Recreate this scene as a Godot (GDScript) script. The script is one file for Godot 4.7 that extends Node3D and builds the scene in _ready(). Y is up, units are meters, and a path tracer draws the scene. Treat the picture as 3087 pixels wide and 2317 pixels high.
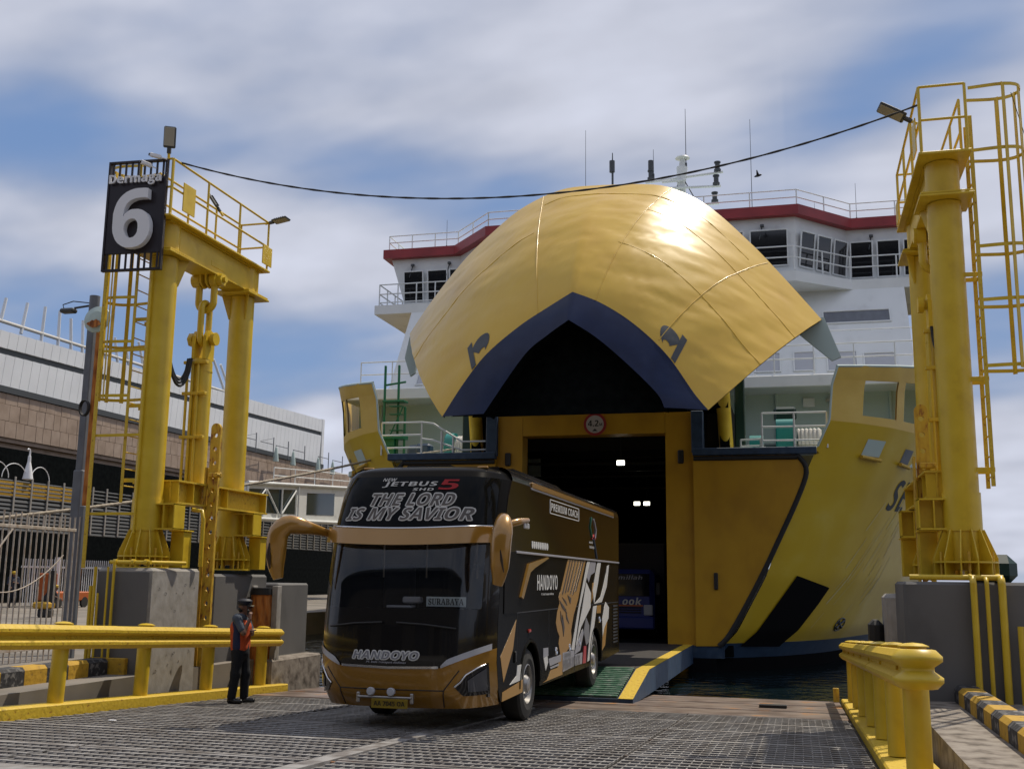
extends Node3D
# Ferry berth: a coach drives off a ferry with a raised bow visor onto a movable bridge between two lifting towers.
# World axes: -z runs along the bridge towards the ferry, +x to the right, y up, metres.

class MB:
	var v := PackedVector3Array()
	var n := PackedVector3Array()
	func tri(a: Vector3, b: Vector3, c: Vector3) -> void:
		var m := (b - a).cross(c - a)
		if m.length_squared() < 1e-16:
			return
		m = m.normalized()
		v.append(a); v.append(c); v.append(b)
		n.append(m); n.append(m); n.append(m)
	func quad(a: Vector3, b: Vector3, c: Vector3, d: Vector3) -> void:
		tri(a, b, c); tri(a, c, d)
	func box(c: Vector3, s: Vector3, b := Basis()) -> void:
		var h := s * 0.5
		var p := []
		for i in 8:
			p.append(c + b * Vector3(h.x * (1 if i & 1 else -1), h.y * (1 if i & 2 else -1), h.z * (1 if i & 4 else -1)))
		quad(p[4], p[5], p[7], p[6]); quad(p[1], p[0], p[2], p[3]); quad(p[5], p[1], p[3], p[7])
		quad(p[0], p[4], p[6], p[2]); quad(p[6], p[7], p[3], p[2]); quad(p[0], p[1], p[5], p[4])
	func mm(x0: float, x1: float, y0: float, y1: float, z0: float, z1: float) -> void:
		box(Vector3(x0 + x1, y0 + y1, z0 + z1) * 0.5, Vector3(absf(x1 - x0), absf(y1 - y0), absf(z1 - z0)))
	func cbox(c: Vector3, s: Vector3, r := 0.01, b := Basis()) -> void:
		var h := s * 0.5
		r = minf(r, minf(h.x, minf(h.y, h.z)) * 0.9)
		var F := func(i: int, ax: int) -> Vector3:
			var q := Vector3(h.x - r, h.y - r, h.z - r)
			q[ax] = h[ax]
			return c + b * Vector3(q.x * (1 if i & 1 else -1), q.y * (1 if i & 2 else -1), q.z * (1 if i & 4 else -1))
		quad(F.call(4, 2), F.call(5, 2), F.call(7, 2), F.call(6, 2)); quad(F.call(1, 2), F.call(0, 2), F.call(2, 2), F.call(3, 2))
		quad(F.call(5, 0), F.call(1, 0), F.call(3, 0), F.call(7, 0)); quad(F.call(0, 0), F.call(4, 0), F.call(6, 0), F.call(2, 0))
		quad(F.call(6, 1), F.call(7, 1), F.call(3, 1), F.call(2, 1)); quad(F.call(0, 1), F.call(1, 1), F.call(5, 1), F.call(4, 1))
		# edges
		for e in [[4, 5, 2, 1], [6, 7, 1, 2], [0, 1, 1, 2], [2, 3, 2, 1], [5, 7, 0, 2], [4, 6, 2, 0], [1, 3, 2, 0], [0, 2, 0, 2], [7, 3, 1, 0], [6, 2, 0, 1], [5, 1, 0, 1], [4, 0, 1, 0]]:
			var a: Vector3 = F.call(e[0], e[2]); var a2: Vector3 = F.call(e[1], e[2])
			var d: Vector3 = F.call(e[0], e[3]); var d2: Vector3 = F.call(e[1], e[3])
			var m := (a2 - a).cross(d - a)
			if m.dot((a + a2 + d + d2) * 0.25 - c) > 0: quad(a, a2, d2, d)
			else: quad(a, d, d2, a2)
		for i in 8:
			var x: Vector3 = F.call(i, 0); var y: Vector3 = F.call(i, 1); var z: Vector3 = F.call(i, 2)
			if (y - x).cross(z - x).dot(x - c) > 0: tri(x, y, z)
			else: tri(x, z, y)
	# smooth surface through rows of points; outward side is where row direction x column direction points
	func grid(rows: Array, flip := false, wrap := false) -> void:
		var R := rows.size()
		var C: int = rows[0].size()
		var N := []
		for i in R:
			var ln := PackedVector3Array()
			for j in C:
				var j0 := (j - 1 + C) % C if wrap else maxi(j - 1, 0)
				var j1 := (j + 1) % C if wrap else mini(j + 1, C - 1)
				var du: Vector3 = rows[i][j1] - rows[i][j0]
				var dv: Vector3 = rows[mini(i + 1, R - 1)][j] - rows[maxi(i - 1, 0)][j]
				var m := du.cross(dv)
				m = m.normalized() if m.length_squared() > 1e-14 else Vector3.UP
				ln.append(-m if flip else m)
			N.append(ln)
		for i in R - 1:
			for j in (C if wrap else C - 1):
				var k := (j + 1) % C
				var q := [[i, j], [i, k], [i + 1, k], [i + 1, j]]
				for t in ([[0, 1, 2], [0, 2, 3]] if flip else [[0, 2, 1], [0, 3, 2]]):
					for w in t:
						v.append(rows[q[w][0]][q[w][1]]); n.append(N[q[w][0]][q[w][1]])
	func cyl(a: Vector3, b: Vector3, ra: float, rb: float, seg := 16, caps := true) -> void:
		var d := (b - a).normalized()
		var x := d.cross(Vector3.UP if absf(d.y) < 0.9 else Vector3.RIGHT).normalized()
		var y := d.cross(x)
		for i in seg:
			var t0 := TAU * i / seg; var t1 := TAU * (i + 1) / seg
			var n0 := x * cos(t0) + y * sin(t0); var n1 := x * cos(t1) + y * sin(t1)
			var q := [a + n0 * ra, a + n1 * ra, b + n1 * rb, b + n0 * rb]
			var nn := [n0, n1, n1, n0]
			for w in [0, 2, 1, 0, 3, 2]:
				v.append(q[w]); n.append(nn[w])
			if caps:
				if ra > 0: tri(a, a + n1 * ra, a + n0 * ra)
				if rb > 0: tri(b, b + n0 * rb, b + n1 * rb)
	func tube(path: Array, r: float, seg := 8, closed := false, lobes := 0, twist := 0.0) -> void:
		var rows := []
		var cnt := path.size()
		var x := Vector3.ZERO
		var run := 0.0
		for i in (cnt + 1 if closed else cnt):
			var p: Vector3 = path[i % cnt]
			var nx: Vector3 = path[(i + 1) % cnt] if closed else path[mini(i + 1, cnt - 1)]
			var pv: Vector3 = path[(i - 1 + cnt) % cnt] if closed else path[maxi(i - 1, 0)]
			var d := (nx - pv).normalized()
			if x == Vector3.ZERO: x = d.cross(Vector3.UP if absf(d.y) < 0.9 else Vector3.RIGHT).normalized()
			x = (x - d * x.dot(d)).normalized()
			var y := d.cross(x)
			run += (p - pv).length() if i > 0 else 0.0
			var ln := PackedVector3Array()
			for j in seg:
				var t := TAU * j / seg
				var rr := r * (1.0 + 0.22 * cos(lobes * t + twist * run)) if lobes else r
				ln.append(p + (x * cos(t) + y * sin(t)) * rr)
			rows.append(ln)
		grid(rows, false, true)
		if not closed:
			for e in [0, rows.size() - 1]:
				for j in seg - 2:
					if e == 0: tri(rows[e][0], rows[e][j + 2], rows[e][j + 1])
					else: tri(rows[e][0], rows[e][j + 1], rows[e][j + 2])
	# polygon in the plane o + x*ux + y*uy, extruded by w
	func prism(poly: PackedVector2Array, o: Vector3, ux: Vector3, uy: Vector3, w: Vector3) -> void:
		var ix := Geometry2D.triangulate_polygon(poly)
		var P := func(k: int, t: float) -> Vector3: return o + ux * poly[k].x + uy * poly[k].y + w * t
		var face := ux.cross(uy).dot(w) > 0
		for i in range(0, ix.size(), 3):
			var a: int = ix[i]; var b: int = ix[i + 1]; var c: int = ix[i + 2]
			var ccw := (poly[b] - poly[a]).cross(poly[c] - poly[a]) > 0
			if not ccw:
				var s := b; b = c; c = s
			if face:
				tri(P.call(a, 1), P.call(b, 1), P.call(c, 1)); tri(P.call(a, 0), P.call(c, 0), P.call(b, 0))
			else:
				tri(P.call(a, 1), P.call(c, 1), P.call(b, 1)); tri(P.call(a, 0), P.call(b, 0), P.call(c, 0))
		var cw := Geometry2D.is_polygon_clockwise(poly) != face
		for i in poly.size():
			var k := (i + 1) % poly.size()
			if cw: quad(P.call(i, 0), P.call(k, 0), P.call(k, 1), P.call(i, 1))
			else: quad(P.call(k, 0), P.call(i, 0), P.call(i, 1), P.call(k, 1))
	func lathe(prof: Array, c: Vector3, ax: Vector3, seg := 24) -> void:
		var x := ax.cross(Vector3.UP if absf(ax.y) < 0.9 else Vector3.RIGHT).normalized()
		var y := ax.cross(x)
		for i in prof.size() - 1:
			if absf(prof[i].x) < 1e-5 and absf(prof[i + 1].x) < 1e-5: continue
			var rows := []
			for k in 2:
				var ln := PackedVector3Array()
				for j in seg:
					var t := TAU * j / seg
					ln.append(c + ax * prof[i + k].y + (x * cos(t) + y * sin(t)) * maxf(prof[i + k].x, 1e-4))
				rows.append(ln)
			grid(rows, false, true)
	func add(o: MB, t: Transform3D) -> void:
		var nb := t.basis.inverse().transposed()
		for i in o.v.size():
			v.append(t * o.v[i]); n.append((nb * o.n[i]).normalized())
	func mesh(m: Material) -> ArrayMesh:
		var a := []
		a.resize(Mesh.ARRAY_MAX)
		a[Mesh.ARRAY_VERTEX] = v; a[Mesh.ARRAY_NORMAL] = n
		var am := ArrayMesh.new()
		am.add_surface_from_arrays(Mesh.PRIMITIVE_TRIANGLES, a)
		am.surface_set_material(0, m)
		return am

var M := {}
var taken := {}
var font: SystemFont
var fserif: SystemFont

func named(called: String) -> String:
	if not taken.has(called):
		taken[called] = 0
		return called
	taken[called] += 1
	return "%s_%03d" % [called, taken[called]]
func obj(called: String, b: MB, m: Material, parent: Node3D = null) -> MeshInstance3D:
	var o := MeshInstance3D.new()
	o.mesh = b.mesh(m)
	if parent == null:
		o.name = named(called); add_child(o)
	else:
		o.name = called; parent.add_child(o, true)
	return o
func shared(called: String, me: Mesh, parent: Node3D, t: Transform3D, m: Material = null) -> MeshInstance3D:
	var o := MeshInstance3D.new()
	o.mesh = me; o.name = called; o.transform = t
	if m: o.material_override = m
	parent.add_child(o, true)
	return o
func thing(called: String, label: String, category: String, group := "", at := Vector3.ZERO) -> Node3D:
	var o := Node3D.new()
	o.name = named(called); add_child(o); o.position = at
	tag(o, label, category, group)
	return o
func tag(o: Node, label: String, category: String, group := "") -> void:
	o.set_meta("label", label); o.set_meta("category", category)
	if group != "": o.set_meta("group", group)
func ground(o: Node) -> void:
	o.set_meta("kind", "structure")

func lin(r: float, g: float, b: float) -> Color:
	return Color(r, g, b).linear_to_srgb()
func mat(c: Color, rough := 0.6, metal := 0.0, spec := 0.5) -> StandardMaterial3D:
	var m := StandardMaterial3D.new()
	m.albedo_color = c; m.roughness = rough; m.metallic = metal; m.metallic_specular = spec
	return m
func noise_image(sd: int, freq: float, octs: int, size: int, kind := FastNoiseLite.TYPE_SIMPLEX_SMOOTH) -> Image:
	var f := FastNoiseLite.new()
	f.seed = sd; f.frequency = freq; f.fractal_octaves = octs; f.noise_type = kind
	f.fractal_type = FastNoiseLite.FRACTAL_FBM
	return f.get_seamless_image(size, size, false, false, 0.15, true)
# colour ramp over seamless noise; stops are [position, linear colour]
func ramp_tex(im: Image, stops: Array) -> ImageTexture:
	var lut := PackedByteArray()
	lut.resize(768)
	for i in 256:
		var t := i / 255.0
		var c: Color = stops[-1][1]
		if t <= stops[0][0]: c = stops[0][1]
		else:
			for k in stops.size() - 1:
				if t >= stops[k][0] and t <= stops[k + 1][0]:
					c = stops[k][1].lerp(stops[k + 1][1], (t - stops[k][0]) / maxf(1e-4, stops[k + 1][0] - stops[k][0]))
					break
		c = c.linear_to_srgb()
		lut[i * 3] = c.r8; lut[i * 3 + 1] = c.g8; lut[i * 3 + 2] = c.b8
	im.convert(Image.FORMAT_L8)
	var d := im.get_data()
	var o := PackedByteArray()
	o.resize(d.size() * 3)
	for i in d.size():
		var k := d[i] * 3
		o[i * 3] = lut[k]; o[i * 3 + 1] = lut[k + 1]; o[i * 3 + 2] = lut[k + 2]
	return ImageTexture.create_from_image(Image.create_from_data(im.get_width(), im.get_height(), false, Image.FORMAT_RGB8, o))
func bump_tex(im: Image, k: float) -> ImageTexture:
	var c: Image = im.duplicate()
	c.convert(Image.FORMAT_RGBA8)
	c.bump_map_to_normal_map(k)
	return ImageTexture.create_from_image(c)
# painted or weathered surface: colour ramp, optional relief, world triplanar at `scale` repeats per metre
func worn(stops: Array, sd: int, freq: float, octs: int, scale: Vector3, rough: float, relief := 0.0, size := 256) -> StandardMaterial3D:
	var m := mat(Color.WHITE, rough)
	var im := noise_image(sd, freq, octs, size)
	m.albedo_texture = ramp_tex(im, stops)
	if relief > 0.0:
		m.normal_enabled = true
		m.normal_texture = bump_tex(im, 4.0); m.normal_scale = relief
	m.uv1_triplanar = true; m.uv1_world_triplanar = true; m.uv1_scale = scale
	return m
func K(r: float, g: float, b: float) -> Color:
	return Color(r, g, b)

func text_mb(s: String, f: Font, w: float, h: float, depth := 0.0) -> MB:
	var t := TextMesh.new()
	t.text = s; t.font = f; t.font_size = 64; t.pixel_size = 0.01; t.depth = depth; t.curve_step = 3.0
	var a := t.get_mesh_arrays()
	var vs: PackedVector3Array = a[Mesh.ARRAY_VERTEX]
	var ns: PackedVector3Array = a[Mesh.ARRAY_NORMAL]
	var lo := Vector3(1e9, 1e9, 1e9); var hi := -lo
	for p in vs:
		lo = lo.min(p); hi = hi.max(p)
	var b := MB.new()
	var sc := Vector3(w / (hi.x - lo.x), h / (hi.y - lo.y), 1)
	var ix = a[Mesh.ARRAY_INDEX]
	for i in (ix.size() if ix else vs.size()):
		var k: int = ix[i] if ix else i
		b.v.append((vs[k] - (lo + hi) * 0.5) * sc); b.n.append(ns[k])
	return b
func slant(b: MB, k: float) -> MB:
	for i in b.v.size():
		b.v[i].x += b.v[i].y * k
	return b
# many offset copies stand for the bold outline round a line of lettering
func outline(b: MB, w: float) -> MB:
	var o := MB.new()
	for i in 8:
		o.add(b, Transform3D(Basis(), Vector3(cos(TAU * i / 8.0) * w, sin(TAU * i / 8.0) * w, -0.0004 * i)))
	return o
func rail_run(parent: Node3D, pts: Array, heights: Array, post_every: float, r: float, m: Material, rname := "rail", pname := "post") -> void:
	for h in heights:
		var b := MB.new()
		var path := []
		for p in pts: path.append(p + Vector3(0, h, 0))
		for i in path.size() - 1: b.cyl(path[i], path[i + 1], r, r, 8)
		obj(rname, b, m, parent)
	var top: float = heights.max()
	for i in pts.size() - 1:
		var d: Vector3 = pts[i + 1] - pts[i]
		var k := maxi(1, roundi(d.length() / post_every))
		for j in (k + 1 if i == pts.size() - 2 else k):
			var q: Vector3 = pts[i] + d * (float(j) / k)
			var b := MB.new()
			b.cyl(q, q + Vector3(0, top, 0), r * 1.05, r * 1.05, 8)
			obj(pname, b, m, parent)
func v2(a: Array) -> PackedVector2Array:
	var o := PackedVector2Array()
	for i in range(0, a.size(), 2): o.append(Vector2(a[i], a[i + 1]))
	return o

func deck_y(z: float) -> float:
	return 0.31 + 0.048 * z

func sky_image() -> Image:
	# coverage laid out coarsely by azimuth and elevation, then broken up by streaky noise
	var spots := [[-40.3, 20.9, 5, 2.6, 0, -0.5], [-19, 20.2, 13, 2.2, -6, -0.42], [5.5, 24.8, 9, 2.0, 22, -0.38], [-31.5, 11.6, 12, 3.0, -8, -0.58], [10.4, 12.6, 4, 4, 0, -0.42], [1.5, 20.5, 4, 1.6, 20, -0.18],
		[-9.9, 26.0, 13, 4.2, 8, 0.36], [-27.9, 25.5, 13, 4, 0, 0.12], [-24.9, 15.8, 9, 1.6, 4, 0.3], [-37.8, 16.9, 8, 2.6, -5, 0.14], [-24.6, 8.0, 1.9, 1.3, 0, 0.75], [-26.4, 7.0, 1.6, 0.9, 0, 0.4], [10, 5.5, 6, 4.5, 0, 0.3], [7.5, 19.2, 8, 3.6, 10, 0.1], [-21, 6, 5, 1.4, 0, 0.1]]
	var cw := 512; var ch := 128
	var coarse := Image.create(cw, ch, false, Image.FORMAT_RF)
	for y in ch:
		var el := 90.0 - 90.0 * (y + 0.5) / ch
		for x in cw:
			var az := 360.0 * (x + 0.5) / cw
			if az > 180.0: az -= 360.0
			var c := 0.0
			if az > -75 and az < 50 and el < 50:
				for s in spots:
					var dx: float = az - s[0]; var dy: float = el - s[1]
					var t: float = deg_to_rad(s[4])
					var u: float = (dx * cos(t) + dy * sin(t)) / s[2]; var w: float = (dy * cos(t) - dx * sin(t)) / s[3]
					c += s[5] * exp(-u * u - w * w)
			coarse.set_pixel(x, y, Color(c, 0, 0))
	var W := 2048; var H := 1024
	coarse.resize(W, H / 2, Image.INTERPOLATE_CUBIC)
	var cov := coarse.get_data().to_float32_array()
	var f1 := FastNoiseLite.new()
	f1.seed = 11; f1.frequency = 1.0; f1.fractal_octaves = 5; f1.noise_type = FastNoiseLite.TYPE_SIMPLEX_SMOOTH; f1.fractal_gain = 0.55
	var f2 := FastNoiseLite.new()
	f2.seed = 5; f2.frequency = 1.0; f2.fractal_octaves = 6; f2.noise_type = FastNoiseLite.TYPE_SIMPLEX_SMOOTH
	var out := PackedFloat32Array()
	out.resize(W * H * 3)
	var cosx := PackedFloat32Array(); var sinx := PackedFloat32Array()
	for x in W:
		var a := TAU * (x + 0.5) / W
		cosx.append(cos(a)); sinx.append(sin(a))
	for y in H / 2:
		var el := PI * 0.5 * (1.0 - (y + 0.5) / (H / 2.0))
		var ce := cos(el); var se := sin(el)
		var r := ce / (se + 0.16)
		var hz := exp(-se * 5.0)
		for x in W:
			var px := sinx[x] * r; var pz := -cosx[x] * r
			# streaks run across the view, slightly rising to the right
			var n1 := f1.get_noise_3d(px * 0.55 + pz * 0.2, pz * 1.35 - px * 0.35, se * 2.5)
			var n2 := f2.get_noise_3d(px * 2.6 + pz * 0.8, pz * 4.4 - px * 1.2, se * 9.0)
			var c := clampf(0.74 + cov[y * W + x] * 1.05 + n1 * 0.48 + n2 * 0.16, 0.0, 1.35)
			var k := smoothstep(0.1, 0.95, c)
			var br := 0.84 + 0.36 * clampf(c - 0.7, -0.3, 0.6) + n2 * 0.1
			var o := (y * W + x) * 3
			var sr := lerpf(0.15, 0.33, hz); var sg := lerpf(0.265, 0.45, hz); var sb := lerpf(0.52, 0.64, hz)
			out[o] = lerpf(sr, 0.63 * br, k)
			out[o + 1] = lerpf(sg, 0.66 * br, k)
			out[o + 2] = lerpf(sb, 0.775 * br, k)
	for i in range(W * H / 2 * 3, W * H * 3, 3):
		out[i] = 0.05; out[i + 1] = 0.06; out[i + 2] = 0.065
	return Image.create_from_data(W, H, false, Image.FORMAT_RGBF, out.to_byte_array())

func _ready() -> void:
	var cam := Camera3D.new()
	cam.name = "camera"
	add_child(cam)
	cam.position = Vector3(0, 1.6, 0)
	cam.rotation = Vector3(deg_to_rad(10.122), deg_to_rad(14.696), deg_to_rad(0.688))
	cam.fov = 38.905; cam.near = 0.1; cam.far = 4000.0
	cam.current = true
	var we := WorldEnvironment.new()
	we.name = "environment"
	var env := Environment.new()
	env.background_mode = Environment.BG_SKY
	var sm := PanoramaSkyMaterial.new()
	sm.panorama = ImageTexture.create_from_image(sky_image())
	var sk := Sky.new()
	sk.sky_material = sm
	env.sky = sk
	env.tonemap_mode = Environment.TONE_MAPPER_LINEAR
	env.tonemap_exposure = 1.0
	env.sdfgi_enabled = true; env.ssao_enabled = true; env.ssil_enabled = true
	we.environment = env
	add_child(we)
	var sun := DirectionalLight3D.new()
	sun.name = "sun"
	add_child(sun)
	sun.look_at_from_position(Vector3.ZERO, Vector3(-0.29, -1.0, 0.53), Vector3.UP)
	sun.light_energy = 1.25; sun.light_color = Color(1.0, 0.955, 0.88); sun.light_angular_distance = 0.5
	sun.shadow_enabled = true
	font = SystemFont.new(); font.font_names = PackedStringArray(["Droid Sans"]); font.font_weight = 700
	fserif = SystemFont.new(); fserif.font_names = PackedStringArray(["Droid Serif"]); fserif.font_weight = 700
	materials()
	setting()
	bridge()
	towers()
	ferry()
	forecastle()
	terminal()
	quayside()
	coach()
	lorry()
	people()
	lines()

func materials() -> void:
	M.yellow = worn([[0.0, K(.48, .31, .018)], [0.35, K(.60, .41, .022)], [0.75, K(.65, .455, .03)], [1.0, K(.68, .49, .05)]], 3, 0.012, 5, Vector3(.5, .5, .5), 0.38, 0.06)
	M.yellow_rough = worn([[0.0, K(.16, .07, .015)], [0.12, K(.34, .17, .02)], [0.2, K(.57, .38, .025)], [0.8, K(.63, .44, .035)], [1.0, K(.66, .48, .06)]], 17, 0.035, 6, Vector3(1.2, 1.2, 1.2), 0.5, 0.35)
	M.yellow_rust = worn([[0.0, K(.10, .035, .01)], [0.2, K(.26, .10, .02)], [0.3, K(.48, .28, .025)], [0.6, K(.56, .36, .03)], [1.0, K(.6, .41, .05)]], 29, 0.02, 6, Vector3(1.6, .6, 1.6), 0.6, 0.4)
	M.visor = worn([[0.0, K(.55, .32, .014)], [0.4, K(.62, .38, .018)], [0.7, K(.64, .40, .022)], [1.0, K(.66, .43, .04)]], 41, 0.006, 5, Vector3(.2, .2, .2), 0.34, 0.05, 512)
	M.visor.clearcoat_enabled = true; M.visor.clearcoat = 0.25; M.visor.clearcoat_roughness = 0.16
	M.hull = worn([[0.0, K(.48, .31, .015)], [0.3, K(.56, .37, .015)], [0.62, K(.60, .41, .018)], [0.85, K(.63, .46, .05)], [1.0, K(.66, .54, .15)]], 47, 0.006, 5, Vector3(.16, .16, .16), 0.36, 0.04, 512)
	M.bulwark = worn([[0.0, K(.50, .31, .045)], [0.5, K(.60, .40, .065)], [1.0, K(.65, .46, .10)]], 53, 0.01, 4, Vector3(.3, .3, .3), 0.5, 0.05)
	M.recess = worn([[0.0, K(.40, .205, .004)], [0.5, K(.48, .255, .005)], [1.0, K(.52, .285, .008)]], 59, 0.01, 4, Vector3(.3, .2, .3), 0.5, 0.05)  # orange bounce light of the shaded recess is put into this colour
	M.navy = worn([[0.0, K(.008, .012, .034)], [0.5, K(.010, .016, .048)], [1.0, K(.018, .026, .062)]], 61, 0.012, 5, Vector3(.4, .4, .4), 0.16, 0.06)
	M.navy.metallic_specular = 0.28
	M.navy_dull = worn([[0.0, K(.012, .03, .06)], [0.6, K(.02, .05, .10)], [1.0, K(.04, .07, .11)]], 67, 0.02, 4, Vector3(.5, .5, .5), 0.5)
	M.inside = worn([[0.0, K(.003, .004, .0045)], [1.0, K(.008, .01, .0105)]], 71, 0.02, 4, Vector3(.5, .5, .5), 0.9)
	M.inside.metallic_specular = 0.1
	M.white = worn([[0.0, K(.55, .56, .55)], [0.3, K(.68, .70, .69)], [1.0, K(.74, .76, .75)]], 73, 0.008, 4, Vector3(.3, .3, .3), 0.4, 0.03)
	M.pale_green = mat(lin(.44, .54, .51), 0.6)
	M.red = worn([[0.0, K(.22, .016, .018)], [1.0, K(.32, .025, .028)]], 79, 0.01, 3, Vector3(.3, .3, .3), 0.45)
	M.glass_dark = mat(lin(.012, .013, .015), 0.05, 0.0, 0.6)
	M.rubber = mat(lin(.018, .018, .018), 0.75)
	M.black = mat(lin(.012, .012, .012), 0.5)
	M.steel = worn([[0.0, K(.07, .055, .045)], [0.3, K(.17, .155, .143)], [0.65, K(.27, .26, .25)], [1.0, K(.36, .35, .34)]], 83, 0.03, 5, Vector3(.35, .35, .35), 0.5, 0.1)
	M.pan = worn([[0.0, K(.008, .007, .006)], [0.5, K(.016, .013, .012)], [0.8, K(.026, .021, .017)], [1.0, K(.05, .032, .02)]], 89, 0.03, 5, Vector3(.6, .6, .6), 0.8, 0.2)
	M.rust_plate = worn([[0.0, K(.05, .033, .025)], [0.35, K(.13, .09, .07)], [0.6, K(.19, .15, .125)], [0.74, K(.22, .17, .14)], [0.84, K(.36, .15, .03)], [1.0, K(.46, .2, .03)]], 97, 0.008, 6, Vector3(.22, .22, .3), 0.45, 0.15, 512)
	M.rust = worn([[0.0, K(.05, .015, .006)], [0.3, K(.22, .065, .012)], [0.6, K(.46, .15, .022)], [1.0, K(.52, .26, .08)]], 101, 0.02, 5, Vector3(2.0, .35, 2.0), 0.85, 0.5)
	M.concrete = worn([[0.0, K(.03, .026, .022)], [0.1, K(.14, .125, .105)], [0.22, K(.26, .245, .22)], [0.6, K(.31, .295, .275)], [1.0, K(.36, .345, .325)]], 103, 0.012, 6, Vector3(.6, .45, .6), 0.9, 0.35, 512)
	M.concrete_grey = worn([[0.0, K(.08, .078, .076)], [0.3, K(.115, .112, .11)], [1.0, K(.14, .137, .134)]], 107, 0.008, 5, Vector3(.3, .2, .3), 0.75, 0.06)
	M.ledge = worn([[0.0, K(.03, .025, .02)], [0.25, K(.12, .10, .08)], [0.5, K(.22, .19, .16)], [1.0, K(.30, .27, .23)]], 109, 0.02, 6, Vector3(.6, .6, .6), 0.9, 0.4)
	M.paving = worn([[0.0, K(.10, .09, .075)], [0.5, K(.19, .17, .145)], [1.0, K(.25, .22, .19)]], 113, 0.01, 5, Vector3(.12, .12, .12), 0.9, 0.15)
	M.kerb_black = worn([[0.0, K(.015, .015, .017)], [0.62, K(.035, .035, .038)], [0.72, K(.14, .135, .13)], [1.0, K(.22, .21, .2)]], 127, 0.03, 5, Vector3(1.0, 1.0, 1.0), 0.8, 0.4)
	M.kerb_yellow = worn([[0.0, K(.14, .09, .03)], [0.25, K(.42, .24, .015)], [1.0, K(.52, .31, .02)]], 131, 0.03, 5, Vector3(1.0, 1.0, 1.0), 0.75, 0.4)
	M.water = mat(lin(.006, .014, .016), 0.06)
	M.water.normal_enabled = true
	M.water.normal_texture = bump_tex(noise_image(137, 0.02, 4, 512), 6.0); M.water.normal_scale = 0.35
	M.water.uv1_triplanar = true; M.water.uv1_world_triplanar = true; M.water.uv1_scale = Vector3(.12, .12, .12)
	M.grip = worn([[0.0, K(.015, .08, .04)], [0.45, K(.05, .14, .085)], [0.7, K(.13, .2, .155)], [1.0, K(.3, .33, .3)]], 173, 0.02, 4, Vector3(.8, .8, .8), 0.4)
	M.matt_black = mat(lin(.008, .008, .009), 0.9, 0.0, 0.15)
	M.sign = mat(lin(.012, .007, .011), 0.4)
	M.sign_white = mat(lin(.74, .75, .78), 0.5)
	M.teal = mat(lin(.02, .22, .2), 0.35)
	M.green = mat(lin(.006, .13, .055), 0.4)
	M.dark_green = mat(lin(.004, .03, .022), 0.4)
	M.rope = worn([[0.0, K(.12, .095, .07)], [0.5, K(.36, .31, .24)], [1.0, K(.5, .45, .37)]], 139, 0.05, 4, Vector3(3, 3, 3), 0.9, 0.5)
	M.rope_white = mat(lin(.62, .6, .55), 0.9)
	M.cable = mat(lin(.015, .015, .016), 0.6)
	M.lamp_grey = mat(lin(.05, .055, .06), 0.45)
	M.lamp_face = mat(lin(.36, .34, .28), 0.35)
	M.post_grey = worn([[0.0, K(.10, .11, .13)], [1.0, K(.16, .175, .2)]], 149, 0.02, 4, Vector3(.5, .3, .5), 0.5)
	M.gold = mat(lin(.34, .17, .02), 0.32, 0.3)
	M.gold.clearcoat_enabled = true; M.gold.clearcoat = 1.0; M.gold.clearcoat_roughness = 0.05
	M.coach_black = mat(lin(.006, .006, .007), 0.2, 0.0, 0.35)
	M.coach_black.clearcoat_enabled = true; M.coach_black.clearcoat = 0.4; M.coach_black.clearcoat_roughness = 0.04
	M.coach_brown = mat(lin(.012, .007, .004), 0.1, 0.0, 0.2)
	
	M.coach_grey = mat(lin(.010, .0095, .009), 0.18, 0.0, 0.06)
	M.print_white = mat(lin(.62, .62, .60), 0.35)
	M.print_grey = mat(lin(.19, .19, .20), 0.35)
	M.print_mid = mat(lin(.3, .3, .33), 0.35)
	M.print_gold = mat(lin(.36, .185, .02), 0.32)
	M.print_dark = mat(lin(.03, .017, .008), 0.35)
	M.print_red = mat(lin(.4, .02, .025), 0.35)
	M.letter_fill = mat(lin(.115, .105, .10), 0.4)
	M.chrome = mat(lin(.6, .61, .63), 0.15, 1.0)
	M.lens = mat(lin(.42, .43, .46), 0.12)
	M.tyre = mat(lin(.022, .022, .022), 0.85)
	M.rim = mat(lin(.35, .34, .33), 0.35, 0.8)

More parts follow.
